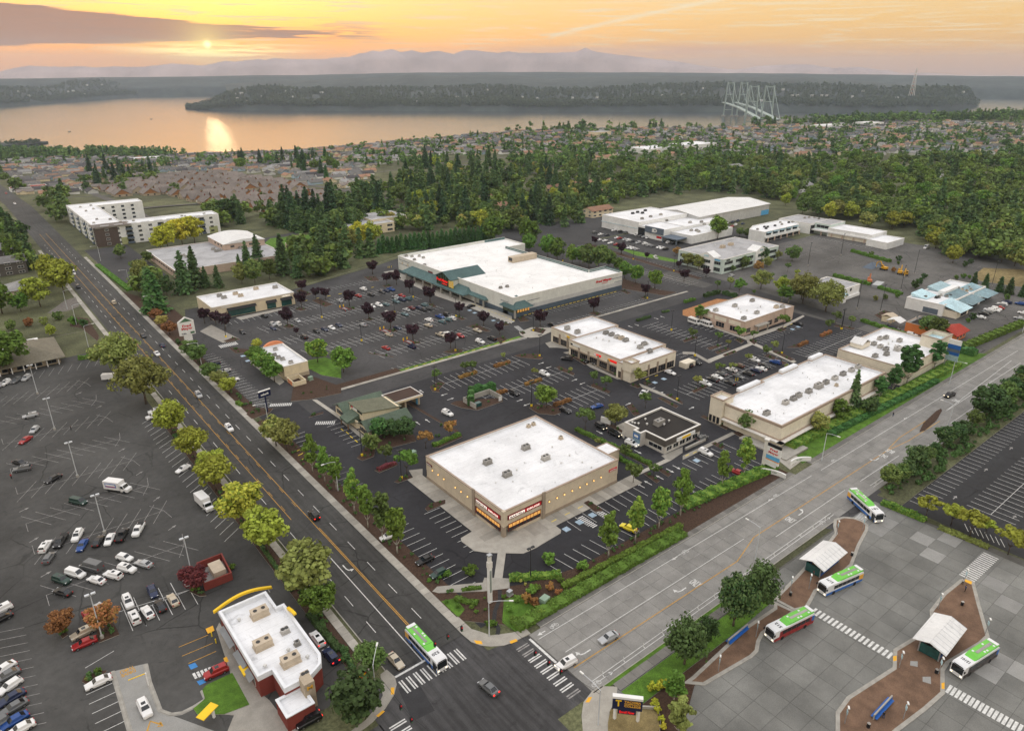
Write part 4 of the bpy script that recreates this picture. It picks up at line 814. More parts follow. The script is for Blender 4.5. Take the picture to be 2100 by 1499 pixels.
for p in [(565, 1425), (600, 1450), (635, 1475)]: a, z = fx(5, *p, X0); diamond(r, 'x', X0, a, 4.6)
for p in [(705, 20), (740, 55), (780, 85)]: a, z = fx(8, *p, X0); diamond(r, 'x', X0, a, 4.6)
b = plate(r, 'sign_panel', 'x', X0, 151.6, 154.4, 5.2, 6.0, 'maroon', 0.12); wtext(r, 'x', X0, 153, 5.6, 2.4, 0.4, 'BARTELL', 'sign_white', 0.2, 0.02, b)
b = plate(r, 'sign_panel', 'y', Y0, 130.6, 133.8, 4.8, 5.6, 'sign_red', 0.12); wtext(r, 'y', Y0, 132.2, 5.2, 2.8, 0.4, 'BARTELL', 'sign_white', 0.2, 0.02, b)
for p in [(900, 1352), (1020, 1427), (1135, 1262), (1257, 1326)]: hvac(r, 5, *p, H - 0.75, (2.3, 1.5, 1.3), 0)
for p in [(1152, 1128), (1182, 1115)]: hvac(r, 5, *p, H - 0.75, (1.0, 0.9, 0.9), 1)
hvac(r, 5, 1350, 1200, H - 0.75, (1.0, 0.9, 0.9), 1)
m=MB();m.box(134.35,143.5,126.4,131.8,0,4.2);m.build('annex_wall','beige',r);m=MB();m.sheet(rect(134.6,143.3,126.6,131.6),4.23);m.build('annex_roof','roof_white',r)
m = MB(); ring(m, rect(134.36, 143.6, 126.3, 131.9), 0.25, 4.2, 4.4); m.build('annex_coping', 'coping', r)

def pipes(root, x0, x1, y0, y1, z, n):
    for i in range(n): link('vent_pipe', VENTM, root, (random.uniform(x0, x1), random.uniform(y0, y1), z), sc=random.uniform(.35, .7))
pipes(r, 95, 132, 121, 152, H - .75, 14)
# --- supermarket
r = B('supermarket', 'big white supermarket with green metal canopies, a red-lettered gable and a vast white roof')
X0, X1, Y0, Y1, H = 205.2, 281.5, 254.3, 363.0, 9.5; XS, YS = 268.5, 267.0
PL = [(X0, Y0), (X1, Y0), (X1, YS), (XS + 14.5, YS), (XS + 14.5, YS + 0.01)][:3] + [(XS, YS), (XS, 340), (284, 340), (284, 361), (X0, Y1)]
shell(r, PL, H, 'store_white', 'roof_store', 0.55, 'coping_white', cap=0.15, inner=None)
m = MB()
for a,b in [((XS-0.42,YS),(XS-0.42,340)),((X0+1,Y1-0.6),(284,360.5)),((XS,YS-0.42),(X1,YS-0.42)),((X1-0.42,Y0+1),(X1-0.42,YS))]:m.add([(*a,H-0.55),(*b,H-0.55),(*b,H+0.9),(*a,H+0.9)],[(0,1,2,3)])
m.build('back_parapet', 'green_roof', r)
m=MB();m.box(XS,XS+0.3,YS,340,0,H+0.92);m.box(XS+0.3,X1,YS-0.1,YS+0.15,0,H+0.92);m.box(X0,284,360.9,361.2,0,H+0.9);m.build('back_wall','store_white',r)
plate(r,'wall_band','y',Y0,X0+6,X1,0,2.3,'blue_grey',0.15);plate(r,'wall_band','x',X0,258,282,0,2.3,'blue_grey',0.15);plate(r,'wall_band','x',X0,346,Y1,0,1.4,'green_roof',0.15)
plate(r, 'grey_course', 'y', Y0, X0 + 8, X1, 2.3, 4.4, 'grey_wall', 0.06)
for z, a0, a1 in [(6.9, X1 - 9, X1), (4.7, X1 - 6, X1), (6.2, 214, 222), (3.6, 214, 219)]: plate(r, 'trim_line', 'y', Y0, a0, a1, z, z + 0.25, 'slate', 0.1)
for z, a0, a1 in [(7.6, 350, 362), (5.2, 350, 362), (6.3, 258, 264)]: plate(r, 'trim_line', 'x', X0, a0, a1, z, z + 0.25, 'slate', 0.1)
wtext(r, 'y', Y0, 267.3, 7.3, 12.0, 1.7, 'Fred Meyer', 'sign_red', 0.2, 0.045, shear=0.25); plate(r, 'underline', 'y', Y0, 266, 270, 5.9, 6.1, 'sign_red', 0.15)
for p in [(745, 265), (765, 280), (810, 285), (830, 305)][::2]: a, z = fx('a', *p, X0); window(r, 'x', X0, a - 1.6, a, 5.2, 6.8, 'slate', 'cream', 2)
b = plate(r, 'sign_panel', 'x', X0, 325.5, 330, 6.4, 7.4, 'maroon', 0.15)
# canopies along the front
def lean(root, name, x_out, x_in, y0, y1, z_out, z_in, matn, end=2.0):
    m=MB();m.add([(x_out,y0+end*0,z_out),(x_out,y1,z_out),(x_in,y1-end,z_in),(x_in,y0+end,z_in),(x_in,y0,z_out),(x_in,y1,z_out)],[(0,3,2,1),(0,4,3),(1,2,5)])
    m.add([(x_out,y0,z_out-0.35),(x_out,y1,z_out-0.35),(x_out,y1,z_out),(x_out,y0,z_out),(x_in,y0,z_out-0.35),(x_in,y0,z_out),(x_in,y1,z_out-0.35),(x_in,y1,z_out)],[(0,3,2,1),(0,4,5,3),(1,2,7,6),(0,1,6,4)]);return m.build(name,matn,root)
c1 = lean(r, 'canopy', 199.2, X0 + 0.1, 288, 350, 4.0, 6.6, 'green_roof', 3.0)
c2 = lean(r, 'canopy', 203.0, X0 + 3.2, 274.5, 292, 3.95, 6.6, 'green_roof', 4.5)
for y in list(range(291, 348, 9)): MB().box(199.6, 200.4, y, y + 0.8, 0, 3.7).build('column', 'concrete', r)
for y in (276, 283): MB().box(203.3, 204.0, y, y + 0.7, 0, 3.65).build('column', 'concrete', r)
for i in range(9): y = 297 + i * 5.2; window(r, 'x', X0, y, y + 4.4, 0.3, 3.0, 'slate', 'lit_warm' if i in (5, 6, 7) else 'glass_dark', 3)
# entry gable
gx, gy0, gy1 = 200.6, 300.6, 314.6
m=MB();m.add([(gx,gy0,4.2),(gx,gy1,4.2),(gx,gy1,9.0),(gx,(gy0+gy1)/2,12.2),(gx,gy0,9.0)],[(4,3,2,1,0)]);gf=m.build('gable_front','leaf_dark',r);M['leaf_dark']
gf.data.materials.clear(); mat('glass_green', (0.035, 0.055, 0.02), 0.2, var=0.5, scale=1.4, spec=0.6); gf.data.materials.append(M['glass_green'])
m=MB();m.box(gx+0.05,222.5,gy0,gy0+0.3,8.0,9.0);m.box(gx+0.05,222.5,gy1-0.3,gy1,8.0,9.0);m.box(gx+0.05,X0+0.2,gy0,gy0+0.3,4.2,8.0);m.build('gable_wall','store_white',r)
m = MB(); gable(m, gx - 0.3, 222.5, gy0, gy1, 9.1, 3.3, 'x', 0.5, 0.35); m.build('gable_roof', 'green_roof', r)
for q in range(6):yy=gy0+(gy1-gy0)*q/6;MB().box(gx-0.12,gx,yy,yy+0.15,4.3,9.0+3.0*(1-abs(yy-(gy0+gy1)/2)/7)).build('mullion','slate',gf)
wtext(r, 'x', gx, 308.5, 7.2, 11.0, 2.0, 'Fred Meyer', 'lit_red', 0.35, 0.05, shear=0.2); plate(r, 'underline', 'x', gx, 304.5, 309, 5.4, 5.8, 'lit_red', 0.3)
m=MB();m.box(gx-0.5,gx-0.2,298.2,302.2,5.2,8.6);sp=m.build('side_sign','sign_yellow',r);m=MB();[m.box(gx-0.56,gx-0.5,298.4,302,z,z+0.25) for z in (5.6,6.4,7.2,8.0)];m.build('side_sign_bars','cream',sp)
# corner tower
m=MB();m.box(205.0,213.4,252.6,262.2,2.0,4.4);m.build('corner_window','glass_green',r);m=MB();m.box(205.05,213.3,252.7,262.1,0,2.0);m.build('corner_base','blue_grey',r)
for q in range(5): MB().box(206.4 + q * 1.6, 207.5 + q * 1.6, 252.52, 252.6, 2.3, 4.1).build('pane', 'lit_warm', r)
m=MB();m.add([(203.4,250.8,4.4),(215.6,250.8,4.4),(215.6,263.6,4.4),(203.4,263.6,4.4),(209.5,257.2,9.6)],[(0,1,4),(1,2,4),(2,3,4),(3,0,4),(3,2,1,0)]);m.build('corner_roof','green_roof',r)
MB().box(204.0, 204.8, 251.5, 252.3, 0, 4.45).build('column', 'concrete', r)
p=g(5,1115,95,H);m=MB();m.box(p[0]-9,p[0]+9,p[1]-2.3,p[1]+2.3,H-0.5,H+2.6);u=m.build('rooftop_unit','hvac_tan',r);m=MB();m.box(p[0]-9.1,p[0]-9.0,p[1]-1.5,p[1]+1.5,H+0.4,H+2.2);m.build('louvre','hvac_dark',u)
for x, y in [(800, 160), (870, 165), (960, 160), (1010, 180), (900, 205), (1025, 270), (2040, 535), (1960, 550)]: hvac(r, 'a', x, y, H - 0.55, (1.5, 1.2, 1.0), 0)

pipes(r, 208, 266, 258, 355, H - .55, 26)
# --- row of shops beside the supermarket (stepped white roof)
def shop_pier(r, ax, c0, a, h, w=0.8): plate(r, 'pier', ax, c0, a - w / 2, a + w / 2, 0, h, 'beige_dark', 0.3)
r = B('shop_row', 'beige row of shops with red and yellow signs and crowded rooftop units beside planting beds')
shell(r,rect(197.0,222.0,201.0,217.5),6.5,'beige_light','roof_white',1.0);shell(r,rect(192.3,219.5,172,201.02),6.6,'beige_light','roof_white',0.8,name='wall');shell(r,rect(190.4,216.8,164.6,172.02),6.4,'beige_light','roof_white',0.8)
m=MB();ring(m,rect(189.9,194.2,164.0,168.6),0.3,4.4,8.2);m.build('corner_tower','beige_light',r);m=MB();ring(m,rect(189.7,194.4,163.8,168.8),0.5,8.2,8.45);m.build('tower_coping','coping',r);MB().sheet(rect(190.2,193.9,164.3,168.3),7.4).build('tower_roof','roof_white',r)
for c0, a0, a1, n in [(192.3, 172.6, 200.4, 5), (190.4, 168.9, 171.6, 1), (197.0, 201.8, 216.8, 3)]:
    w = (a1 - a0) / n
    for i in range(n): window(r, 'x', c0, a0 + i * w + 0.6, a0 + (i + 1) * w - 0.6, 0.3, 3.1, 'coping', 'glass_dark', 4); shop_pier(r, 'x', c0, a0 + i * w, 5.0)
for i in range(4): window(r, 'y', 164.6, 196 + i * 5.2, 200.4 + i * 5.2, 0.3, 3.1, 'coping', 'glass_dark', 3); shop_pier(r, 'y', 164.6, 195.4 + i * 5.2, 5.0)
plate(r, 'sign_band', 'x', 192.3, 172.4, 200.6, 3.3, 3.7, 'beige_dark', 0.5)
for c0,a,w,z,bg,fg in [(197,207,2.6,5.2,'sign_yellow','sign_white'),(192.3,197,5.2,5.3,'sign_white','sign_black'),(192.3,184,3.4,4.9,'lit_red','sign_white'),(192.3,175.5,5.4,4.9,'lit_red','sign_yellow')]:
    b=plate(r,'shop_sign','x',c0,a-w/2,a+w/2,z-.45,z+.45,bg,.15);plate(r,'sign_mark','x',c0-.15,a+w/2-.9,a+w/2+.3,z-.4,z+.4,fg,.05,b)
for x,y in [(1155,1110),(1225,1130),(1290,1160),(1400,1200),(1575,1285),(1625,1245),(1690,1335),(680,1050),(805,1095)]:hvac(r,'b',x,y,5.8,(2.3,1.5,1.3),0)
hvac(r, 'b', 1345, 1175, 5.8, (2.3, 1.5, 1.3), 1); [vent(r, 'b', x, y, 5.8) for x, y in [(1040, 1165), (1120, 1190), (1195, 1205), (1515, 1225), (1675, 1240)]]
MB().box(218, 224, 160, 163.5, 0, 2.2).build('bin_wall', 'beige_light', r)

# --- daycare
r = B('daycare_building', 'low beige building with dark windows and a white roof beside an orange bark playground')
shell(r, [(269, 168), (301, 168), (301, 167.2), (307.5, 167.2), (307.5, 193), (269, 193)], 6.5, 'pink_wall', 'roof_white', 0.7)
for i in range(3):y=171+i*7.6;window(r,'x',269,y,y+4.6,0.9,3.4,'pink_wall','glass_dark',3);plate(r,'wall_panel','x',269,y-0.8,y+5.4,4.0,5.8,'beige_light',0.1)
for a0, a1 in [(270.5, 273.8), (287, 291), (293, 296.5), (303, 306.6)]: window(r, 'y', 168, a0, a1, 1.0, 3.4, 'pink_wall', 'glass_dark', 3)
m = MB(); m.box(276.5, 285.5, 165.8, 168, 3.0, 3.6); m.box(277, 277.5, 165.9, 166.4, 0, 3); m.box(284.6, 285.1, 165.9, 166.4, 0, 3); m.build('porch', 'concrete', r)
for x, y, t in [(640, 775, 0), (405, 830, 0), (855, 710, 0), (750, 930, 0), (910, 860, 0), (1150, 790, 1), (1225, 785, 0)]: hvac(r, 'd', x, y, 5.8, (2.3, 1.5, 1.3), t)
[vent(r, 'd', x, y, 5.8) for x, y in [(685, 805), (790, 830), (955, 780), (715, 850)]]
slabp('playground', poly('d', [(0, 820), (420, 680), (560, 690), (240, 810), (140, 920), (0, 880)]), 0, 0.12, ['kerb', 'barkdust'])

# --- long row of shops on the concrete road
r = B('shop_row', 'long cream shop building with stepped parapets above a green slope by the concrete road')
shell(r,[(188.6,100.2),(256.6,100.2),(256.6,123.6),(246,123.6),(246,124.6),(236,124.6),(236,123.6),(226,123.6),(226,125),(214,125),(214,123.6),(190.5,123.6),(188.6,121)],8.0,'beige_light','roof_white',0.9)
m=MB();ring(m,rect(187.6,193.4,121.4,126.4),0.3,0,9.2);m.build('corner_tower','beige_light',r);m=MB();ring(m,rect(187.4,193.6,121.2,126.6),0.5,9.2,9.5);m.build('tower_coping','coping',r);MB().sheet(rect(187.9,193.1,121.7,126.1),8.3).build('tower_roof','roof_white',r)
for x0, x1 in [(200, 212), (226, 236), (246, 254)]:
    m = MB(); m.box(x0, x1, 123.3, 124.9, 8.0, 9.2); m.build('parapet_step', 'parapet', r)
plate(r,'course','y',100.2,188.4,256.4,3.0,3.35,'coping',0.35);plate(r,'course','x',188.6,100,121,3.0,3.35,'coping',0.35);plate(r,'course','y',100.2,188.5,256.5,7.4,7.9,'coping',0.08);plate(r,'course','x',188.6,100.2,121,7.4,7.9,'coping',0.08)
m = MB(); m.box(186.9, 256, 98.6, 100.2, 2.7, 3.0); m.box(186.9, 188.6, 98.6, 121, 2.7, 3.0); m.build('ledge', 'coping_white', r)
for i in range(3): window(r, 'x', 187.6, 122 + i * 1.5, 123.2 + i * 1.5, 0.3, 2.8, 'beige_dark', 'glass_dark', 1)
for i in range(7): shop_pier(r, 'y', 100.2, 198 + i * 9.5, 2.7, 0.6)
for x,y in [(515,1050),(632,985),(680,960),(712,940),(775,915),(880,860),(935,835),(985,808),(1037,785),(1077,765)]:hvac(r,6,x,y,7.1,(2.3,1.5,1.3),0)
hvac(r,6,835,885,7.1,(3.4,2.0,1.6),0);hvac(r,6,945,875,7.1,(1.0,0.9,0.9),1);[vent(r,6,x,y,7.1) for x,y in [(1015,840),(1070,800),(850,1000),(868,995)]]
pipes(r, 192, 254, 103, 121, 7.1, 18)
slabp('concrete_apron', [(183.5, 94.5), (196, 94.5), (196, 100), (188, 100), (188, 112), (184.5, 112)], 0, 0.5, ['kerb', 'concrete'])

r = B('shop_row', 'cream shop block with a square rooftop tower near the blue pylon sign')
shell(r, [(268.5, 98.4), (309, 98.4), (309, 125.5), (283, 125.5), (283, 124.5), (268.5, 124.5)], 7.0, 'beige_light', 'roof_white', 0.8)
m=MB();ring(m,rect(301,311.5,99.2,107),0.4,5,10.6);m.build('tower','beige_light',r);m=MB();ring(m,rect(300.8,311.7,99,107.2),0.6,10.6,10.9);m.build('tower_coping','coping',r);MB().sheet(rect(301.3,311.2,99.5,106.7),8.9).build('tower_roof','paleblue_roof',r)
m=MB();m.box(277,283.5,119,124,6.5,8.4);m.build('hood_wall','beige_light',r);m=MB();gable(m,277,283.5,119,124,8.4,1.8,'y',0.2);m.build('hood_roof','roof_metal',r)
plate(r, 'course', 'y', 98.4, 268.4, 309, 3.0, 3.3, 'coping', 0.3); plate(r, 'course', 'x', 268.5, 98.3, 124, 3.0, 3.3, 'coping', 0.3)
for x, y in [(325, 1180), (400, 1168), (250, 1245), (330, 1280), (400, 1310), (405, 1370), (565, 1205), (265, 1395)]: hvac(r, 'e', x, y, 6.2, (2.3, 1.5, 1.3), 0)
hvac(r, 'e', 545, 1310, 6.2, (3.4, 2.0, 1.6), 0); [vent(r, 'e', x, y, 6.2) for x, y in [(430, 1230), (480, 1210), (515, 1260), (430, 1245), (150, 1225)]]

# --- credit union
r = B('credit_union', 'beige credit union block with dark green shopfront windows and black awnings')
shell(r, rect(90, 131, 340.5, 364), 6.1, 'cream', 'roof_white', 0.6, 'coping_white')
plate(r, 'upper_band', 'y', 340.5, 90, 131, 4.9, 6.0, 'beige', 0.05)
for a0, a1, n in [(97.2, 110.6, 7), (116.4, 121, 2), (123.9, 129.3, 3)]:
    window(r,'y',340.5,a0,a1,0.2,3.5,'glass_teal','glass_teal',n);m=MB();m.add([(a0-0.4,340.4,4.6),(a1+0.4,340.4,4.6),(a1+0.4,339.0,3.5),(a0-0.4,339.0,3.5),(a0-0.4,340.4,3.5),(a1+0.4,340.4,3.5)],[(0,3,2,1),(0,4,3),(1,2,5),(3,4,5,2)]);m.build('awning','black',r)
wtext(r,'y',340.5,97,5.4,5.2,0.75,'WSECU','sign_white',0.15,0.03);wtext(r,'y',340.5,126.6,5.35,4.4,0.7,'verizon','lit_white',0.15,0.03);window(r,'x',90,343,351,0.6,3.0,'beige_dark','glass_teal',3)
for x,y,s in [(575,795,0),(610,810,0),(700,780,1),(740,795,1),(860,740,1),(1010,730,0)]:p=full(0,300+x/3.818,400+y/3.818);hvac(r,0,p[0],p[1],5.5,(2.3,1.5,1.3),s)

# --- fast-food restaurant
r = B('restaurant', 'red brick fast-food restaurant with a white roof and a yellow curved roof beam')
PLm = [(25.6, 108), (28.4, 108), (28.4, 102.2), (33.5, 102.2), (36.2, 103.6), (37.2, 106), (37.2, 124), (35.6, 124), (35.6, 130.2), (25.6, 130.2)]
shell(r, PLm, 5.0, 'brick_red', 'roof_white', 0.75, 'parapet', cap=0.35); m = MB(); ring(m, inset(PLm, -0.12), 0.5, 4.2, 4.98); m.build('white_band', 'parapet', r)
shell(r, rect(26.6, 31.9, 97.3, 102.4), 3.4, 'brick_red', 'roof_white', 0.3, 'parapet', cap=0.2)
m = MB(); m.box(31.2, 33.2, 99.6, 102.0, 0, 6.2); t_ = m.build('stone_tower', 'tanwall', r)
lettering('M', (32.2, 99.5, 5.2), (1, 0, 0), (0, 0, 1), 1.1, 0.9, 'sign_gold', t_, 0.03)
n = 14; pts = [(24.8 + 12.6 * i / n, 131.2 - 0.9 * sin(pi * i / n) * 0 + 0.3, 4.9 + 1.5 * sin(pi * i / n)) for i in range(n + 1)]
m = MB()
for a,b in zip(pts,pts[1:]):m.add([(a[0],a[1]-0.3,a[2]),(b[0],b[1]-0.3,b[2]),(b[0],b[1]+0.3,b[2]),(a[0],a[1]+0.3,a[2]),(a[0],a[1]-0.3,a[2]-0.5),(b[0],b[1]-0.3,b[2]-0.5),(b[0],b[1]+0.3,b[2]-0.5),(a[0],a[1]+0.3,a[2]-0.5)],[(0,1,2,3),(0,4,5,1),(2,6,7,3),(7,6,5,4)])
m.build('roof_beam','sign_yellow',r);m=MB();[m.cyl((25.5+q*2.2,131.2,4.6),(25.5+q*2.2,130.2,4.6),0.08) for q in range(6)];m.build('beam_brackets','steel',r)
m = MB()
for a, b in zip(pts[9:], pts[10:]): m.box(37.0, 37.6, 118 + (a[0] - 33) * 0.9, 118 + (b[0] - 33) * 0.9, a[2] + 0.1, a[2] + 0.5)
m.build('roof_beam', 'sign_yellow', r)
for y0, y1 in [(110.5, 113), (114.5, 119), (121.5, 127.5)]:
    window(r,'x',25.6,y0,y1,0.7,2.7,'sign_white','glass_dark',3);m=MB();m.add([(25.5,y0-0.4,3.3),(25.5,y1+0.4,3.3),(24.4,y1+0.4,2.8),(24.4,y0-0.4,2.8)],[(0,1,2,3),(3,2,1,0)]);m.build('awning','steel',r)
MB().box(24.2, 25.6, 112.4, 115.4, 2.5, 2.9).build('entrance_canopy', 'sign_yellow', r)
for x,y,t,s in [(1600,785,1,(3.4,2.0,1.6)),(1620,975,1,(3.4,2.0,1.6)),(1790,1075,1,(3.4,2.0,1.6)),(1880,1165,1,(1.5,1.2,1.0)),(1755,890,0,(1.5,1.2,1.0)),(1830,965,0,(1.0,0.9,0.9))]:hvac(r,7,x,y,4.25,s,t)
[vent(r, 7, x, y, 4.25) for x, y in [(1472, 820), (1632, 1105), (1775, 1005), (1893, 1048), (1965, 1060)]]
# --- bank with gabled roofs and a drive-through
r = B('bank', 'cream bank with grey-green pitched roofs and a flat brown drive-through canopy')
shell(r, rect(91.2, 106.2, 187.4, 211.5), 2.9, 'cream', None, 0.1, None, inner=None)
for x0, x1, y0, y1, z, rh in [(90.6, 106.8, 203.5, 212.2, 3.0, 2.2), (90.6, 107, 186.8, 194.6, 3.0, 2.2)]:
    m = MB(); gable(m, x0, x1, y0, y1, z, rh, 'y' if False else 'x', 0.3); m.build('roof', 'sage_roof', r)
m = MB(); m.box(93, 106.6, 194.2, 204, 2.8, 4.6); m.build('upper_wall', 'cream', r)
m=MB();m.add([(92.6,193.8,6.4),(92.6,204.4,6.4),(107.4,204.4,4.4),(107.4,193.8,4.4),(92.6,193.8,6.1),(92.6,204.4,6.1),(107.4,204.4,4.1),(107.4,193.8,4.1)],[(0,3,2,1),(0,1,5,4),(0,4,7,3),(1,2,6,5),(2,3,7,6),(4,5,6,7)]);m.build('shed_roof','olive_roof',r)
m=MB();m.add([(93,194.2,4.6),(93,204,4.6),(93,204,6.1),(93,194.2,6.1),(106.6,194.2,4.55),(106.6,204,4.55)],[(0,3,2,1),(0,4,3),(1,2,5)]);m.build('clerestory_wall','cream',r);plate(r,'clerestory','x',93,195,203.4,4.9,5.7,'glass_dark',0.06);b=plate(r,'sign_panel','x',93,198.4,202.4,5.0,6.0,'sign_white',0.14);plate(r,'sign_mark','x',92.86,201.2,202.3,5.3,5.9,'sign_red',.05,b)
m=MB();m.add([(88.4,197,2.9),(88.4,202.6,2.9),(93.0,202.6,4.5),(93.0,197,4.5),(88.4,197,2.2),(88.4,202.6,2.2),(93,202.6,2.2),(93,197,2.2)],[(0,3,2,1),(0,1,5,4),(0,4,7,3),(1,2,6,5)],0);m.build('porch_roof',['sage_roof'],r);m=MB();[m.box(88.6,88.9,y,y+0.3,0,2.3) for y in (197.2,202.1)];m.build('porch_posts','wood',r)
for a0, a1 in [(188.2, 193.6), (204.2, 210.8)]: window(r, 'x', 91.2, a0, a1, 0.6, 2.3, 'tanwall', 'glass_dark', 4)
window(r, 'y', 187.4, 92, 97, 0.6, 2.3, 'tanwall', 'glass_dark', 3)
m=MB();m.box(106.2,118.2,197.6,206,3.6,4.3);m.build('canopy','cream',r);m=MB();m.sheet(rect(106.5,117.9,197.9,205.7),4.34);m.build('canopy_roof','roof_brown',r);m=MB();ring(m,rect(106.2,118.2,197.6,206),0.3,4.3,4.5);m.build('canopy_coping','coping_white',r)
for x in (111.5, 117.0): MB().box(x, x + 0.7, 199, 203.5, 0, 3.62).build('canopy_pier', 'tanwall', r)
MB().box(116.8, 117.9, 199.4, 200.4, 0.1, 2.4).build('cash_machine', 'sky_blue', r)
# --- bank with peach arch
r = B('bank', 'small cream bank with a peach curved parapet and a blue pylon sign nearby')
shell(r, rect(88.4, 98.2, 249.6, 275), 5.6, 'cream', 'roof_white', 0.6, 'coping_white'); plate(r, 'plinth', 'y', 249.6, 88.3, 98.3, 0, 1.6, 'tanwall', 0.1)
n = 10; cx = 94.5; pts = [(cx + 4.6 * cos(pi - pi * i / n), 4.6 + 2.7 * sin(pi * i / n)) for i in range(n + 1)]
m=MB();m.add([(p[0],274.6,p[1]) for p in pts]+[(p[0],275.6,p[1]) for p in pts],[tuple(range(n+1)),tuple(range(2*n+1,n,-1))]+[(i,n+1+i,n+2+i,i+1) for i in range(n)]);m.build('arch_parapet','peach',r)
m = MB(); m.box(89.9, 99.1, 274.6, 275.6, 0, 4.6); m.build('arch_wall', 'peach', r)
for y in (254, 260, 266): window(r, 'x', 88.4, y, y + 3.6, 0.8, 3.2, 'tanwall', 'glass_dark', 3)
for x, y in [(1695, 655), (1690, 690), (1740, 715), (1715, 705), (1790, 735)]: hvac(r, 4, x, y, 5.0, (1.5, 1.2, 1.0), 0)
m=MB();ring(m,rect(88.5,93.5,241.5,248.5),0.3,0,1.9);m.build('bin_enclosure','cream',r);MB().box(88.45,88.52,243,247,0.1,1.8).build('gate','peach',r)
# --- coffee kiosk with the black roof
r = B('cafe', 'small cafe with a black flat roof, grey shingle walls and a blue sign')
PLc = [(157.8, 120.6), (175.2, 120.6), (175.2, 137), (157.2, 137), (157.2, 131.6), (155.4, 131.6), (155.4, 128.6), (157.8, 128.6)]
shell(r, PLc, 4.8, 'lilac', 'roof_black', 0.4, 'coping_white', cap=0.2, inner='coping_white')
plate(r,'shingle_panel','y',120.6,157.8,175.2,2.6,4.75,'stone_dark',0.12);plate(r,'shingle_panel','x',157.8,120.6,128.4,2.6,4.75,'stone_dark',0.12);plate(r,'blue_wall','x',155.4,128.6,131.6,0.1,4.7,'blueplank',0.1)
b = plate(r, 'sign_panel', 'x', 155.4, 128.9, 131.3, 2.6, 4.1, 'sign_blue', 0.2); plate(r, 'sign_mark', 'x', 155.2, 129.3, 130.9, 3.0, 3.8, 'sign_white', .05, b)
for i in range(5): window(r, 'y', 120.6, 158.6 + i * 3.2, 161.2 + i * 3.2, 0.8, 2.4, 'sign_white', 'glass_dark', 2)
window(r, 'x', 157.8, 121.6, 127, 0.8, 2.3, 'sign_white', 'glass_dark', 3)
m=MB();m.box(163,172,120.1,120.4,2.9,4.0);b=m.build('surfboard_sign','sign_white',r);MB().box(165.5,169.5,119.98,120.1,3.1,3.8).build('sign_label','sign_yellow',b)
hvac(r,'c',1810,720,4.4,(3.4,2.0,1.6),0);[vent(r,'c',x,y,4.4) for x,y in [(1640,670),(1660,730),(1480,710),(1510,720),(1555,725),(1870,735),(1870,690),(1930,690)]]
m = MB(); m.box(165, 175, 117.8, 118.4, 0.1, 0.9); m.build('patio_wall', 'concrete', r)

# --- office with hipped roof, west of the big parking rows
r = B('office', 'low office with a broad hipped shingle roof, two skylights and a colonnade')
shell(r, rect(2.5, 24, 325, 350), 3.0, 'tanwall', None, 0.1, None, inner=None); m = MB(); hip(m, 2, 24.6, 323.5, 351, 3.0, 4.8, 1.2); m.build('roof', 'hip_shingle', r)
for cx, cy, z in [(6.6, 340, 4.9), (17.5, 345, 5.0)]:
    m = MB(); m.box(cx - 2, cx + 2, cy - 1.1, cy + 1.1, z, z + 0.9); m.build('skylight', 'sign_white', r)
for x in range(3, 24, 4): MB().box(x, x + 0.35, 323, 323.35, 0, 2.9).build('post', 'sign_white', r)
for i in range(4): window(r, 'y', 325, 4 + i * 5, 7.6 + i * 5, 0.5, 2.4, 'slate', 'glass_dark', 2)

# --- warehouse and community church
r = B('church_hall', 'white community hall with a dark entrance sign and stepped flat roofs behind a car park')
shell(r, [(392, 341), (447, 341), (447, 378), (393, 379)], 9.6, 'white_wall', 'roof_white', 0.4, 'coping_white', cap=0.15)
shell(r,[(391.5,318),(415,318),(415,341.02),(391.5,341.02)],7.6,'white_wall','roof_white',0.4,'coping_white',cap=0.15);shell(r,[(400,299.5),(447,299.5),(447,318),(400,318)],5.6,'white_wall','roof_white',0.4,'coping_white',cap=0.15);shell(r,[(415.1,318),(460,318),(460,341),(415.1,341)],7.0,'white_wall','roof_white',0.4,'coping_white',cap=0.15)
b = plate(r, 'sign_panel', 'x', 390.4, 316.5, 333.5, 4.4, 8.8, 'slate', 0.3); wtext(r, 'x', 390.4, 324.6, 6.6, 4.6, 2.8, 'iD', 'sign_white', 0.4, 0.06, b)
plate(r,'entrance_glass','x',391.5,334.5,341,0.3,6.4,'glass_dark',0.1);plate(r,'blue_line','x',392,342,379,4.8,5.1,'paleblue_roof',0.06);plate(r,'red_sign','x',391.5,319,323.5,1.4,2.8,'sign_red',0.12)
m = MB(); m.box(389, 401, 303.5, 317.5, 3.2, 3.8); m.box(389.4, 390, 304, 304.7, 0, 3.2); m.box(389.4, 390, 316, 316.7, 0, 3.2); m.build('porch', 'slate', r)
for x, y in [(585, 415), (645, 400), (705, 410), (740, 380), (700, 480), (805, 455), (930, 430)]: hvac(r, 'f', x, y, 9.2, (2.3, 1.5, 1.3), 2 if y < 420 else 0)
for x, y in [(1000, 505), (1060, 480), (1290, 525), (1430, 520), (1465, 550)]: hvac(r, 'f', x, y, 6.7, (2.3, 1.5, 1.3), 0)
for x, y in [(1305, 625), (1395, 640), (1370, 625)]: hvac(r, 'f', x, y, 5.2, (2.3, 1.5, 1.3), 0)
r = B('warehouse', 'long pale steel warehouse with a low-pitched white ribbed roof beside the community hall')
shell(r,rect(447.2,541,330,371),8.6,'grey_wall',None,0.1,None,inner=None);m=MB();gable(m,447.2,541,330,371,8.7,2.6,'x',0.6,0.3);m.build('roof','roof_metal',r)
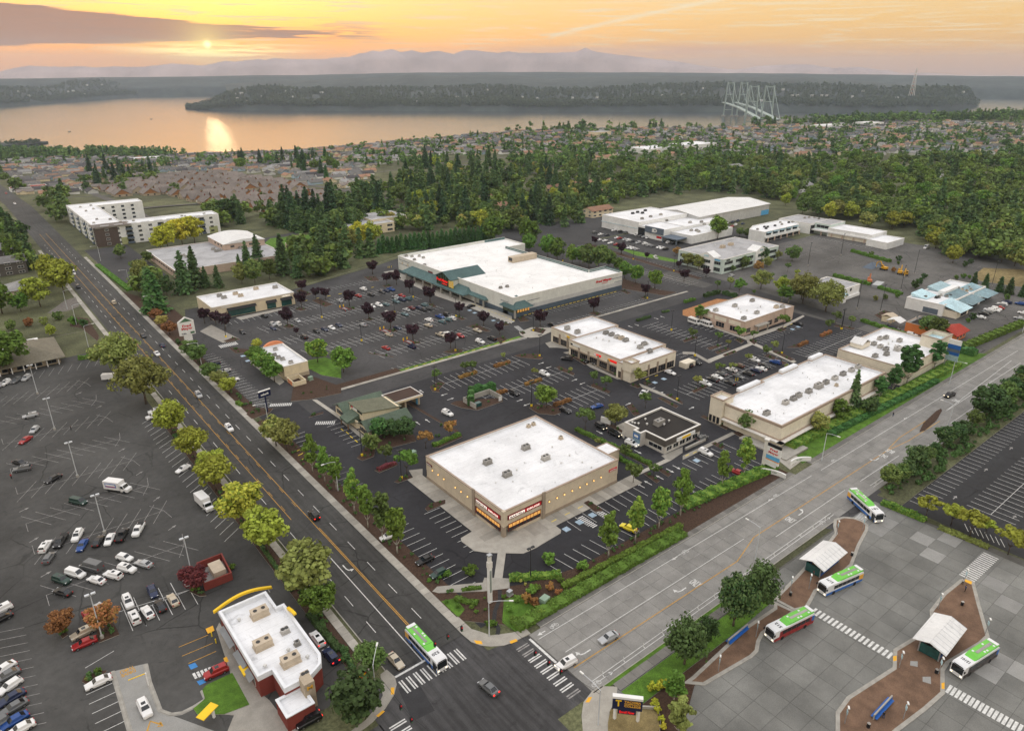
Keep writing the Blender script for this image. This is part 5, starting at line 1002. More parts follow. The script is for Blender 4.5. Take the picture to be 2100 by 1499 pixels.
m=MB();m.add([(447.25,330,8.5),(447.25,371,8.5),(447.25,350.5,11.1)],[(0,2,1)]);m.add([(540.95,330,8.5),(540.95,371,8.5),(540.95,350.5,11.1)],[(0,1,2)]);m.build('gable_wall','grey_wall',r)
for i in range(8):
    x=457+i*10.5;m=MB();m.add([(x,333,9.02),(x+0.9,333,9.02),(x+0.9,345,10.55),(x,345,10.55)],[(0,1,2,3)]);m.build('rooflight','hvac_tan',r);plate(r,'wall_joint','y',330,x,x+0.15,0.1,8.5,'steel',0.05)
plate(r, 'mural', 'y', 330, 530, 541, 0.1, 4.0, 'sky_blue', 0.06); window(r, 'y', 330, 502, 505, 0.1, 4, 'steel', 'grey_wall', 1, name='door')
# --- two-storey office
r = B('office', 'two-storey pale green office with ribbon windows and pointed entrance gables')
shell(r, rect(350, 408, 238.5, 271), 8.6, 'aqua_wall', 'roof_grey', 0.6, 'coping_white', cap=0.2)
for z0, z1 in [(1.0, 3.4), (5.0, 7.0)]:
    for a0, a1 in [(239.8, 246.5), (253, 260), (262.5, 269.5)]: window(r, 'x', 350, a0, a1, z0, z1, 'aqua_wall', 'glass_dark', 5)
    for a0, a1 in [(352, 360), (363, 371), (374, 381), (397, 406)]: window(r, 'y', 238.5, a0, a1, z0, z1, 'aqua_wall', 'glass_dark', 6)
for ax, c0, a in [('x', 350, 249.8), ('y', 238.5, 388)]:
    m = MB(); w = 5.5; pts = [(a - w, 0), (a + w, 0), (a + w, 8.9), (a, 11.4), (a - w, 8.9)]
    if ax=='x':m.add([(c0-0.7,p[0],p[1]) for p in pts]+[(c0+6,p[0],p[1]) for p in pts],[tuple(range(4,-1,-1)),(5,6,7,8,9)]+[(i,(i+1) % 5,5+(i+1) % 5,5+i) for i in range(5)])
    else:m.add([(p[0],c0-0.7,p[1]) for p in pts]+[(p[0],c0+6,p[1]) for p in pts],[tuple(range(5)),(9,8,7,6,5)]+[(5+i,5+(i+1) % 5,(i+1) % 5,i) for i in range(5)])
    m.build('entrance_gable', 'white_wall', r); plate(r, 'arch_light', ax, c0 - 0.7, a - 1.6, a + 1.6, 8.6, 9.6, 'paleblue_roof', 0.1)
    for z0, z1 in [(1, 3.4), (5, 7)]: window(r, ax, c0 - 0.7, a - 3.2, a + 3.2, z0, z1, 'aqua_wall', 'glass_dark', 4)
b = plate(r, 'sign_panel', 'x', 350, 240.5, 246, 7.3, 8.1, 'sky_blue', 0.12); plate(r, 'sign_panel', 'y', 238.5, 353.5, 357, 7.2, 8.1, 'sign_black', 0.12)
hvac(r, 'f', 1690, 830, 8.0, (3.4, 2.0, 1.6), 1); hvac(r, 'f', 1790, 800, 8.0, (3.4, 2.0, 1.6), 1); vent(r, 'f', 1595, 800, 8.0)
# --- arcade of shops, L-shaped
r = B('shop_arcade', 'L-shaped white shop arcade with arched upper windows and a dark corner passage')
shell(r, [(444, 271.5), (488, 271.5), (494, 278), (494, 290), (457, 290), (444, 284)], 7.0, 'white_wall', 'roof_white', 0.4, 'coping_white', cap=0.15)
shell(r,[(494,266),(521,266),(521,292),(494,292)],7.4,'white_wall','roof_grey',0.4,'coping_white',cap=0.15);shell(r,[(500,254),(521,254),(521,265.9),(500,265.9)],7.8,'aqua_wall','roof_grey',0.4,'coping_white',cap=0.15);shell(r,[(497,222),(519,222),(519,253.9),(497,253.9)],6.0,'white_wall','roof_white',0.4,'coping_white',cap=0.15);shell(r,[(488,207),(513,207),(513,221.9),(490,221.9)],4.4,'white_wall','roof_white',0.4,'coping_white',cap=0.15)
for i in range(5):
    x=446+i*8.4;window(r,'y',271.5,x,x+6.0,4.3,6.2,'paleblue_roof','glass_dark',3);m=MB();m.add([(x-0.3,271.4,7.0),(x+6.3,271.4,7.0),(x+6.3,270.2,6.2),(x-0.3,270.2,6.2)],[(0,1,2,3),(3,2,1,0)]);m.build('arched_awning','paleblue_roof',r)
plate(r, 'balcony_band', 'y', 271.5, 444, 488, 2.8, 4.0, 'white_wall', 1.4); plate(r, 'shopfront', 'y', 271.5, 446, 488, 0.2, 2.7, 'glass_dark', 0.06)
for x in range(447, 489, 8): MB().box(x, x + 0.7, 270, 270.7, 0, 2.85).build('column', 'pink_wall', r)
plate(r,'passage','y',266,494.5,500,0.2,6.2,'black',0.05);window(r,'x',500,255,264.5,4.6,6.8,'aqua_wall','glass_dark',3);plate(r,'balcony_band','x',500,222,265.9,2.8,3.8,'white_wall',4.0);plate(r,'shopfront','x',497,223,253,0.2,2.7,'beige_light',0.1)
for y in range(226, 266, 8): MB().box(496.1, 496.7, y, y + 0.6, 0, 2.85).build('column', 'pink_wall', r)
for x,y in [(20,430),(105,400),(145,400),(235,385),(320,370),(405,345),(300,345),(450,340),(125,420)]:hvac(r,'h',x,y,6.6,(1.5,1.2,1.0),2 if x % 2 else 0)
for x, y in [(600, 290), (655, 285), (720, 285), (775, 300)]: hvac(r, 'h', x, y, 7.0, (1.5, 1.2, 1.0), 0)
# --- vacant white shop in the worn lot
r = B('vacant_shop', 'white flat-roofed vacant shop with pale blue corner gables behind tall trees')
shell(r, rect(351, 371, 167, 185.5), 6.2, 'white_wall', 'roof_grey', 0.6, 'coping_white'); plate(r, 'ledge', 'y', 167, 352, 371, 0.4, 1.9, 'white_wall', 0.8)
m=MB();gable(m,350,354,164.4,169,3.9,1.7,'y',0.4);m.build('porch_roof','paleblue_roof',r);m=MB();m.box(350.3,353.7,164.8,167,0,3.8);m.build('porch_wall','white_wall',r);m=MB();gable(m,350,356,182,186.5,6.4,1.6,'y',0.4);m.build('corner_gable','paleblue_roof',r)
m=MB();m.cyl((361.5,166.92,5.0),(361.5,166.85,5.0),0.9,n=14);m.build('round_mark','sign_black',r);window(r,'y',167,358.5,360,0.1,2.2,'sign_black','glass_dark',1,name='door')
# --- white shops with pale blue roofs
r = B('shop_row', 'white shop block with pale blue pitched roof sections and cluttered rooftop plant')
shell(r, rect(368, 420, 124, 141.5), 5.6, 'white_wall', 'roof_white', 0.5, 'coping_white')
m=MB();m.add([(369,116.4,3.4),(384,116.4,3.4),(384,127,5.9),(369,127,5.9),(376.5,124,6.9)],[(0,1,4),(1,2,4),(2,3,4),(3,0,4)]);m.build('corner_roof','paleblue_roof',r)
for x0, x1, y0, y1 in [(386, 402, 117.5, 131), (405, 420, 117.5, 131)]:
    m=MB();m.add([(x0,y0,3.7),(x1,y0,3.7),(x1,y1,6.4),(x0,y1,6.4)],[(0,1,2,3),(3,2,1,0)]);m.add([(x0,y0,3.7),(x0,y1,6.4),(x0,y1,3.7)],[(0,1,2)]);m.build('roof_section','paleblue_roof',r);plate(r,'shopfront','y',120.4,x0,x1,0.2,2.8,'glass_dark',0.06)
for x0,x1,y0,y1 in [(373,385,134,141.8),(392,408,134,141.8)]:m=MB();m.add([(x0,y0,5.3),(x1,y0,5.3),(x1,y1,7.0),(x0,y1,7.0)],[(0,1,2,3)]);m.add([(x0,y0,5.3),(x0,y1,7.0),(x0,y1,5.3)],[(0,1,2)]);m.build('roof_section','paleblue_roof',r)
plate(r,'front_wall','y',124,384,420,0,3.6,'white_wall',3.5);plate(r,'grey_front','x',368,126,133,0.3,3.0,'slate',0.1);plate(r,'corner_front','y',118.0,371,383,0.2,3.3,'beige_light',0.1);window(r,'y',117.9,374,381,0.3,2.7,'slate','glass_dark',4);MB().box(369.5,383.5,118,124.4,0,3.4).build('corner_wall','beige_light',r);MB().box(385.6,402.5,131,134,5.3,7.6).build('roof_monitor','white_wall',r)
for x,y,t in [(1050,665,0),(1085,640,0),(1150,655,0),(1190,650,2),(1285,555,0),(1340,570,1),(1390,590,1),(1420,550,0),(1440,575,1),(1240,605,2),(885,665,0),(1020,670,2)]:hvac(r,'e',x,y,5.1,(1.5,1.2,1.0),t)
# --- taqueria
r = B('restaurant', 'orange-walled restaurant with a red metal roof behind a leafy tree')
shell(r,rect(333,347,113,126),4.2,'orange_wall','roof_black',0.9,'coping',cap=0.15);m=MB();gable(m,333.5,346,104.5,113,3.4,1.9,'x',0.6);m.build('roof','red_roof',r);MB().box(334,345.5,105,113,0,3.5).build('front_wall','orange_wall',r)
for i in range(3): window(r, 'y', 105, 336 + i * 3.2, 337.8 + i * 3.2, 0.9, 2.4, 'sign_white', 'glass_dark', 2)
for y in (107, 109.4): window(r, 'x', 334, y, y + 1.4, 0.9, 2.4, 'sign_white', 'glass_dark', 2)
m=MB();gable(m,333,339,128.5,134.5,3.0,1.3,'x',0.2);m.build('carport_roof','roof_metal',r);m=MB();[m.box(x,x+0.2,y,y+0.2,0,3) for x in (333.2,338.6) for y in (128.7,134.1)];m.build('carport_posts','steel',r)
m=MB();gable(m,338.5,344,134.5,139.5,2.8,1.0,'x',0.2);m.build('shed_roof','hvac_tan',r);MB().box(338.7,343.8,134.7,139.3,0,2.8).build('shed_wall','cream',r)
for x, y in [(860, 920), (905, 935), (970, 935), (780, 925)]: hvac(r, 'e', x, y, 3.5, (1.5, 1.2, 1.0), 0)

# --- church / school with barrel roof
r = B('school_building', 'low school with a grey flat roof and a hall under a curved white roof')
shell(r, [(97, 428), (163, 428), (163, 462), (163, 494), (97, 494)], 4.8, 'pink_wall', 'roof_grey', 0.25, 'coping_white', cap=0.1, inner=None)
shell(r, rect(136, 162.4, 462.5, 494.3), 8.4, 'pink_wall', None, 0.1, None, inner=None)
n = 10; sec = [(135.5 + 27.4 * i / n, 8.4 + 2.1 * sin(pi * i / n)) for i in range(n + 1)]
m=MB();m.add([(p[0],461.8,p[1]) for p in sec]+[(p[0],494.9,p[1]) for p in sec],[(i,i+1,n+2+i,n+1+i) for i in range(n)]+[tuple(range(n+1))[::-1],tuple(range(n+1,2*n+2))]);m.build('barrel_roof','roof_metal',r)
for x in (140, 152, 156): window(r, 'y', 462.5, x, x + 2.6, 5.8, 7.2, 'tanwall', 'glass_dark', 3)
for y in (466, 472, 478): window(r, 'x', 136, y, y + 3, 6, 7.4, 'tanwall', 'glass_dark', 3)
for i in range(12): window(r, 'x', 97, 430 + i * 5.2, 434 + i * 5.2, 2.6, 3.8, 'pink_wall', 'glass_dark', 3)
for x in (146, 151, 157): window(r, 'y', 428, x, x + 3, 1.6, 3.4, 'pink_wall', 'glass_dark', 2)
for x,y in [(255,485),(290,480),(320,490),(525,430),(550,445),(575,440),(775,430),(740,420)]:hvac(r,0,300+x/3.818,400+y/3.818,4.6,(2.3,1.5,1.3),0)
r = B('kiosk', 'small flat-roofed pink brick hut on the lawn behind the school'); shell(r, rect(177, 186, 457, 465), 3.2, 'pink_wall', 'roof_white', 0.3, 'coping_white')
slabp('lawn', [(168, 452), (196, 440), (222, 462), (222, 490), (180, 500), (166, 480)], 0, 0.1, ['kerb', 'grass'])
m=MB();m.strip([(150,500),(175,500),(215,508),(290,520)],7,0.06);m.build('road','asphalt_mid',kind='structure');m=MB();m.strip([(168,430),(170,470),(172,500)],9,0.07);m.build('road','asphalt_mid',kind='structure')
r = B('office', 'two-storey cream office with a stepped grey roof among tall firs')
shell(r, rect(225.5, 262, 466, 491), 7.0, 'cream', 'roof_grey', 0.5, 'coping_white'); shell(r, rect(250, 280, 478, 503), 8.0, 'cream', 'roof_grey', 0.5, 'coping_white')
for z0, z1 in [(1, 2.8), (4.2, 6)]:
    for y in (468, 475, 482): window(r, 'x', 225.5, y, y + 4, z0, z1, 'sign_white', 'glass_dark', 3)
    for x in (229, 238, 247, 256): window(r, 'y', 466, x, x + 4.5, z0, z1, 'sign_white', 'glass_dark', 3)
# --- apartment block, four storeys
r = B('apartment_block', 'four-storey white apartment block with dark balconies, green bays and a brown brick corner')
AH = 13.2
shell(r, [(78.5, 545), (160, 545), (160, 562), (97, 562), (97, 640), (130, 640), (130, 657), (78.5, 657)], AH, 'white_wall', 'roof_white', 0.5, 'coping_white', cap=0.2)
plate(r,'brick_corner','y',545,78.4,92,0,12.4,'brownwall',0.35);plate(r,'brick_corner','x',78.5,545,552,0,12.4,'brownwall',0.35);m=MB();hip(m,78,100,544.5,556,13.4,1.2,0.9);m.build('hip_roof','brown_shingle',r)
for fl in range(4):
    z = 0.9 + 3.1 * fl
    for i in range(11):
        x = 84 + i * 6.9; kind = 'balc' if i in (2, 5, 9) else 'win'
        if kind == 'win': window(r, 'y', 545 - (0.35 if x < 90 else 0), x, x + 2.4, z, z + 1.7, 'sign_white', 'glass_dark', 3)
        else:
            b=plate(r,'balcony','y',545,x-0.9,x+3.4,z-0.6,z+0.5,'slate',1.3);plate(r,'balcony_door','y',545,x-0.7,x+3.2,z-0.4,z+1.9,'glass_dark',0.1,b)
    for i in range(13):
        y = 549 + i * 8.2
        if i % 3==1:b=plate(r,'balcony','x',78.5,y-1,y+3,z-0.6,z+0.5,'slate',1.2);plate(r,'balcony_door','x',78.5,y-0.8,y+2.8,z-0.4,z+1.9,'glass_dark',0.1,b)
        else: window(r, 'x', 78.5 - (0.35 if y < 551 else 0), y, y + 2.2, z, z + 1.7, 'sign_white', 'glass_dark', 2)
    for x in (100, 107, 114, 121): window(r, 'y', 640, x, x + 2.2, z, z + 1.6, 'slate', 'glass_dark', 2)
for x0,x1 in [(93,99),(115,121),(129,135),(152,158)]:plate(r,'green_bay','y',545,x0,x1,0 if x0 !=129 else 0,4.8 if x0 !=129 else 12.6,'green_wall',0.08)
for y in range(556, 650, 24): plate(r, 'green_bay', 'x', 78.5, y, y + 6, 0, 8, 'green_wall', 0.08)
for i in range(9): MB().box(82 + i * 8.5, 87.5 + i * 8.5, 545.6, 547.4, 12.9, 13.9).build('parapet_step', 'parapet', r)
for i in range(16):
    x,y=(random.uniform(82,156),random.uniform(548,559)) if i<8 else (random.uniform(81,94),random.uniform(560,652));link('rooftop_unit',HV[(1.5,1.2,1.0)][0],r,(x,y,AH-0.5))
# --- apartments and house left of the road
def apt(name, label, x0, x1, y0, y1, h, wall, roof, rh, z=0.0, nwin=4, fl=2, ax='x'):
    r=thing(name,label,'building',(0,0,z));shell(r,rect(x0,x1,y0,y1),h,wall,None,0.1,None,inner=None);m=MB();gable(m,x0,x1,y0,y1,h,rh,ax,0.7);m.build('roof',roof,r);m=MB()
    if ax=='x':c=(y0+y1)/2;m.add([(x0,y0,h-0.1),(x0,y1,h-0.1),(x0,c,h+rh-0.3)],[(0,2,1)]);m.add([(x1,y0,h-0.1),(x1,y1,h-0.1),(x1,c,h+rh-0.3)],[(0,1,2)])
    else:c=(x0+x1)/2;m.add([(x0,y0,h-0.1),(x1,y0,h-0.1),(c,y0,h+rh-0.3)],[(0,1,2)]);m.add([(x0,y1,h-0.1),(x1,y1,h-0.1),(c,y1,h+rh-0.3)],[(0,2,1)])
    m.build('gable_wall', wall, r)
    for f in range(fl):
        for i in range(nwin):w=(x1-x0)/nwin;window(r,'y',y0,x0+w*(i+0.25),x0+w*(i+0.75),0.9+2.8*f,2.3+2.8*f,'sign_white','glass_dark',2)
        k = max(1, int((y1 - y0) / 6))
        for i in range(k): w = (y1 - y0) / k; window(r, 'x', x0, y0 + w * (i + 0.3), y0 + w * (i + 0.7), 0.9 + 2.8 * f, 2.3 + 2.8 * f, 'sign_white', 'glass_dark', 2)
    return r
apt('apartment_house','dark three-storey apartment house with a grey shingle roof among trees by the road',8,32.5,497,513,7.6,'stone_dark','grey_shingle',2.6,fl=3)
apt('apartment_house', 'dark apartment house with white balconies behind the other by the road', 2, 30, 540, 558, 7.4, 'stone_dark', 'grey_shingle', 2.6, fl=3)
r=B('house','low house with a plain grey hipped roof beside the road trees','house');shell(r,rect(17,34,447,462),3.0,'beige',None,0.1,None,inner=None);m=MB();hip(m,17,34,447,462,3.0,3.4,0.8);m.build('roof','lightgrey_shingle',r)
# ------------------------------------------------------------------ vehicles
#        L    W    stations (x,halfwidth,top)                                                                                      greenhouse:base front/rear,roof front/rear,roof z,belt z
CARS = {
 'sedan':(4.75,[(2.37,.70,.62),(2.2,.84,.76),(1.0,.90,.96),(0,.91,.97),(-1.5,.90,1.02),(-2.2,.84,.98),(-2.37,.72,.66)],(1.0,-1.85,.28,-1.05,1.44,.95)),
 'hatch':(4.3,[(2.15,.70,.64),(2.0,.84,.80),(1.0,.89,.98),(0,.90,1.0),(-1.6,.89,1.04),(-2.05,.84,1.0),(-2.15,.74,.6)],(1.05,-2.02,.35,-1.55,1.5,.98)),
 'suv':(4.75,[(2.37,.74,.72),(2.22,.88,.95),(1.05,.93,1.10),(0,.94,1.12),(-1.6,.93,1.14),(-2.28,.88,1.12),(-2.37,.78,.7)],(1.1,-2.25,.45,-1.95,1.72,1.08)),
 'pickup':(5.6,[(2.8,.78,.78),(2.62,.93,1.02),(1.5,.96,1.14),(0.2,.97,1.16),(-0.6,.97,1.16),(-2.6,.96,1.16),(-2.8,.88,.9)],(1.5,-0.62,.9,-0.4,1.82,1.12)),
 'minivan':(5.1,[(2.55,.76,.7),(2.35,.92,.92),(1.5,.97,1.06),(0,.98,1.08),(-1.8,.98,1.1),(-2.45,.94,1.1),(-2.55,.86,.7)],(1.75,-2.45,.8,-2.3,1.78,1.05)),
 'van':(5.9,[(2.95,.80,.8),(2.75,.96,1.05),(1.95,1.0,1.3),(0,1.01,1.35),(-2.0,1.01,1.35),(-2.85,.99,1.35),(-2.95,.94,.8)],(2.1,-2.9,1.3,-2.85,2.5,1.3)),
}
_m=MB();_m.cyl((0,-0.11,0),(0,0.11,0),0.335,0.335,14,0);WHEEL=_m.mesh('wheel','tyre');_m=MB();_m.cyl((0,-0.125,0),(0,0.125,0),0.2,0.2,10,0);RIM=_m.mesh('rim','rim')
_cm = {}
def car_parts(kind, color):
    if (kind, color) in _cm: return _cm[(kind, color)]
    L, st, (b0, b1, r0, r1, rz, bz) = CARS[kind]
    m = MB(); secs = [[(x, w * .93, .26), (x, w, .48), (x, w, t - .16), (x, w * .86, t)] for x, w, t in st]; n = 8
    vs = [p for s in secs for p in (s + [(q[0], -q[1], q[2]) for q in s[::-1]])]
    fs = [(i * n + k, i * n + (k + 1) % n, (i + 1) * n + (k + 1) % n, (i + 1) * n + k) for i in range(len(st) - 1) for k in range(n)]
    fs += [tuple(range(n))[::-1], tuple(range((len(st) - 1) * n, len(st) * n))]; m.add(vs, fs)
    wb, wt = st[3][1] * .86, st[3][1] * (.70 if kind != 'van' else .88)
    bot = [(b0, wb, bz), (b1, wb, bz), (b1, -wb, bz), (b0, -wb, bz)]; top = [(r0, wt, rz), (r1, wt, rz), (r1, -wt, rz), (r0, -wt, rz)]
    m.add(bot + top, [(4, 5, 6, 7)[::-1], (0, 4, 7, 3)[::-1], (1, 2, 6, 5)[::-1], (0, 1, 5, 4)[::-1], (3, 7, 6, 2)[::-1]])
    if kind == 'pickup': m.box(-0.75, -0.68, -.8, .8, .8, 1.3)
    body = m.mesh('body', 'car_' + color)
    def face(a, b, c, d, u0, u1, v0, v1, off):
        a, b, c, d = map(Vector, (a, b, c, d)); nrm = (b - a).cross(d - a).normalized()
        P2 = lambda u, v: (a * (1 - u) + b * u) * (1 - v) + (d * (1 - u) + c * u) * v + nrm * off
        return [P2(u0, v0), P2(u1, v0), P2(u1, v1), P2(u0, v1)]
    def q(*a): mm = MB(); mm.add(face(*a), [(0, 1, 2, 3), (3, 2, 1, 0)][:1]); return mm
    parts = [('windscreen', q(bot[3], bot[0], top[0], top[3], .06, .94, .08, .94, .02).mesh('windscreen', 'glass'))]
    if kind != 'van': parts.append(('rear_window', q(bot[1], bot[2], top[2], top[1], .08, .92, .2 if kind != 'sedan' else .08, .92, .02).mesh('rear_window', 'glass')))
    side = [(.05, .5), (.54, .95)] if kind not in ('van',) else [(.02, .2)]
    for u0, u1 in side:
        parts.append(('side_window',q(bot[0],bot[1],top[1],top[0],u0,u1,.1,.85,-.02).mesh('side_window','glass')));mm=MB();f=face(bot[0],bot[1],top[1],top[0],u0,u1,.1,.85,-.02);parts[-1]=('side_window',_dbl(f))
        f2 = face(bot[3], bot[2], top[2], top[3], u0, u1, .1, .85, .02); parts.append(('side_window', _dbl(f2)))
    if kind == 'pickup': mm = MB(); mm.sheet(rect(-2.68, -0.8, -.78, .78), 1.175); parts.append(('cargo_bed', mm.mesh('cargo_bed', 'black')))
    w = st[1][1]; t = st[1][2]
    for s in (-1, 1):
        mm = MB(); mm.box(st[1][0] - .02, st[0][0] - .02, s * (w - .42), s * (w - .06), t - .22, t - .04); parts.append(('headlight', mm.mesh('headlight', 'head')))
        w2=st[-2][1];t2=st[-2][2];mm=MB();mm.box(st[-1][0]-.0,st[-2][0],s*(w2-.36),s*(w2-.03),t2-.3,t2-.06);parts.append(('tail_light',mm.mesh('tail_light','tail')))
    if kind == 'suv': mm = MB(); mm.box(r0 - .35, r0 - 1.1, -.38, .38, rz, rz + .02); parts.append(('sunroof', mm.mesh('sunroof', 'glass')))
    _cm[(kind, color)] = (body, parts, L, st[3][1]); return _cm[(kind, color)]
def _dbl(f): mm = MB(); mm.add(f, [(0, 1, 2, 3)]); return mm.mesh('side_window', 'glass')
PLURAL = {'sedan': 'sedans', 'hatch': 'hatchbacks', 'suv': 'SUVs', 'pickup': 'pickups', 'minivan': 'minivans', 'van': 'vans'}
NAMEV = {'sedan': 'sedan', 'hatch': 'hatchback', 'suv': 'suv', 'pickup': 'pickup_truck', 'minivan': 'minivan', 'van': 'cargo_van'}
WORD = {'sedan': 'sedan', 'hatch': 'hatchback', 'suv': 'SUV', 'pickup': 'pickup truck', 'minivan': 'minivan', 'van': 'cargo van'}
CN = {'teal': 'slate blue'}
def car(kind, color, pos, heading, place, lit=''):
    body, parts, L, hw = car_parts(kind, color); d = math.hypot(*pos)
    o=thing(NAMEV[kind],'%s %s %s' % (CN.get(color,color),WORD[kind],place),'car' if kind in ('sedan','hatch','suv') else WORD[kind].split()[-1],(pos[0],pos[1],(RD if 'road' in place or 'intersection' in place else LOT)+0.01),radians(heading))
    link('body', body, o)
    for nm, me in parts:
        if d > 330 and nm in ('headlight', 'sunroof', 'tail_light'): continue
        p = link(nm, me, o)
        if nm == 'tail_light' and 't' in lit: p.material_slots[0].link = 'OBJECT'; p.material_slots[0].material = M['tail_lit']
        if nm == 'headlight' and 'h' in lit: p.material_slots[0].link = 'OBJECT'; p.material_slots[0].material = M['head_lit']
    wx = L * .295
    for sx in (1, -1):
        for sy in (1, -1):
            w = link('wheel', WHEEL, o, (sx * wx, sy * (hw - .1), .335))
            if d < 260: link('rim', RIM, w)
    return o
def hd(k, a, b):
    p, q = g(k, *a), g(k, *b); return degrees(atan2(q[1] - p[1], q[0] - p[0])), ((p[0] + q[0]) / 2, (p[1] + q[1]) / 2)
def cars_at(place, k, heading, lst):
    for it in lst:
        kind, col, x, y = it[:4]; h = heading if len(it) < 5 else it[4]; p = g(k, x, y + 2)
        if h is heading and random.random() < 0.45: h = h + 180
        car(kind, col, p, h + random.uniform(-2, 2), place, it[5] if len(it) > 5 else '')
def cars_2(place, k, lst):
    for it in lst: h, p = hd(k, it[2], it[3]); car(it[0], it[1], p, h, place, it[4] if len(it) > 4 else '')
# driving
cars_at('driving on the tree-lined asphalt road',4,90,[('sedan','white',968,682,-90),('sedan','black',882,572,90,'t'),('sedan','navy',1000,630,90),('suv','champagne',702,367,90,'t'),('suv','black',482,270,-90,'h'),('van','white',453,187,-90),('suv','silver',1224,938,90,'t'),('suv','white',1412,1142,90)])
cars_at('driving on the tree-lined asphalt road', 7, 90, [('suv', 'black', 1933, 180, 90, 't')])
cars_at('waiting at the stop line of the asphalt road', 8, 90, [('sedan', 'champagne', 335, 1075, -90)])
cars_2('crossing the road intersection',8,[('sedan','grey',(955,1285),(858,1202),'t'),('suv','white',(1445,1062),(1318,1130),'h')]);cars_2('driving on the concrete road',8,[('sedan','silver',(1695,908),(1590,962))]);cars_2('driving on the concrete road',6,[('pickup','black',(1672,925),(1608,955),'h')])
cars_at('far down the asphalt road', 1, 90, [('sedan', 'red', 38, 1192, 90), ('sedan', 'white', 92, 1255, -90)])
# east lot, angled rows
pl = 'in an angled bay of the lot by the asphalt road'
cars_at(pl,7,62,[('suv','white',283,372),('pickup','black',378,338),('suv','white',480,305),('sedan','blue',510,364),('sedan','black',608,338),('sedan','white',678,327),('pickup','black',755,303),('pickup','white',855,268),('hatch','grey',305,442)])
cars_at(pl,7,-58.5,[('hatch','white',770,440),('sedan','silver',887,478),('suv','white',785,508),('suv','white',700,548),('sedan','white',597,578),('van','grey',568,500),('minivan','white',468,538),('suv','green',382,578),('sedan','black',390,652),('minivan','green',485,95)])
cars_2('in an angled bay below the white light poles',4,[('suv','silver',(235,1058),(145,1078)),('hatch','silver',(238,1132),(192,1176)),('sedan','red',(190,1198),(130,1236)),('sedan','black',(85,1345),(165,1366)),('suv','grey',(185,1388),(98,1402)),('sedan','black',(367,1436),(293,1476))])
cars_2('in a bay below the yellow-green roadside trees',4,[('sedan','white',(1170,1372),(1088,1418)),('pickup','white',(1000,1055),(905,1085)),('suv','white',(1000,1030),(915,1050))])
cars_2('parked under the hipped-roof office',4,[('suv','silver',(185,820),(145,850)),('suv','grey',(125,838),(80,865)),('suv','white',(60,850),(15,880)),('hatch','silver',(18,868),(-25,900))])
cars_2('in the bays of the fast-food restaurant',7,[('suv','white',(775,675),(808,755)),('suv','white',(850,850),(812,770)),('sedan','white',(938,815),(885,740)),('sedan','navy',(925,610),(958,690)),('sedan','black',(1008,772),(968,705)),('sedan','champagne',(1090,738),(1045,668)),('sedan','red',(530,778),(568,838)),('suv','champagne',(592,868),(435,945)),('sedan','red',(598,938),(448,1000)),('sedan','silver',(645,775),(605,735)),('sedan','white',(690,1172),(528,1245)),('suv','red',(1395,1118),(1268,1175)),('suv','white',(1135,540),(1170,610))])
cars_2('in the drive-through of the fast-food restaurant',7,[('suv','white',(870,1318),(920,1425)),('suv','white',(1985,985),(1925,905),'t'),('suv','navy',(2075,1095),(2002,1005),'t'),('suv','black',(1965,1410),(1838,1478),'t')])
cars_2('in the rows along the lot edge below the restaurant',7,[('suv','white',(50,745),(-40,790)),('sedan','black',(45,800),(-35,840)),('sedan','white',(70,1100),(-20,1160)),('sedan','grey',(100,1140),(-10,1200)),('hatch','white',(130,1190),(5,1275)),('sedan','navy',(140,1270),(10,1345)),('sedan','grey',(150,1330),(30,1400)),('sedan','blue',(165,1405),(20,1490)),('sedan','white',(190,1465),(70,1530)),('suv','grey',(40,1440),(-90,1520))])
# bank lot
cars_at('in a bay beside the peach-arched bank', 4, 4, [('pickup', 'navy', 1312, 748), ('sedan', 'silver', 1388, 790), ('suv', 'white', 1436, 846)])
# supermarket lot
pl = 'among the purple-leaved trees of the supermarket lot'
cars_at(pl,'a',97,[('suv','white',272,568),('sedan','black',365,636),('sedan','red',208,650),('sedan','black',500,606),('sedan','navy',552,588),('pickup','blue',612,572),('pickup','silver',675,672),('sedan','red',748,650),('suv','navy',750,700),('suv','teal',828,688),('suv','teal',676,722),('suv','white',465,766),('sedan','teal',548,755),('sedan','white',378,780),('sedan','silver',800,824),('sedan','maroon',862,800),('sedan','navy',950,795),('suv','teal',1028,765),('sedan','black',1008,822),('suv','grey',1085,804),('sedan','teal',782,878),('suv','silver',580,872),('sedan','silver',267,1007),('sedan','navy',692,1046),('sedan','champagne',585,1130),('sedan','red',548,1294),('suv','navy',866,1278),('suv','white',1078,952),('sedan','champagne',1070,1017),('pickup','blue',1215,910),('suv','black',1305,890),('suv','teal',1315,945),('suv','teal',1242,973),('suv','white',1362,932),('pickup','champagne',1222,1132),('sedan','white',1302,1116),('sedan','silver',1388,1160),('hatch','red',1466,1146),('sedan','champagne',1676,1080),('suv','white',1708,1218),('suv','black',1856,1180)])
cars_at('in an accessible bay before the supermarket canopy','a',0,[('sedan','black',1598,778,5)]);cars_at('parked along the grey supermarket wall','b',90,[('sedan','silver',302,888)]);cars_2('passing the beige row of shops','b',[('sedan','black',(455,1000),(535,1022)),('suv','black',(730,1440),(620,1425))]);cars_at('parked before the beige row of shops','b',0,[('suv','black',945,1455),('sedan','black',1045,1472)])
cars_at('in the far bays by the credit union',4,92,[('sedan','black',1627,448,95),('sedan','black',1492,548),('hatch','silver',1680,500),('suv','white',1712,498),('hatch','navy',1682,526),('sedan','black',1948,542),('sedan','navy',1998,532),('sedan','white',2042,522),('sedan','navy',2085,505),('suv','black',1872,580),('sedan','silver',1830,478),('sedan','silver',2090,355)])
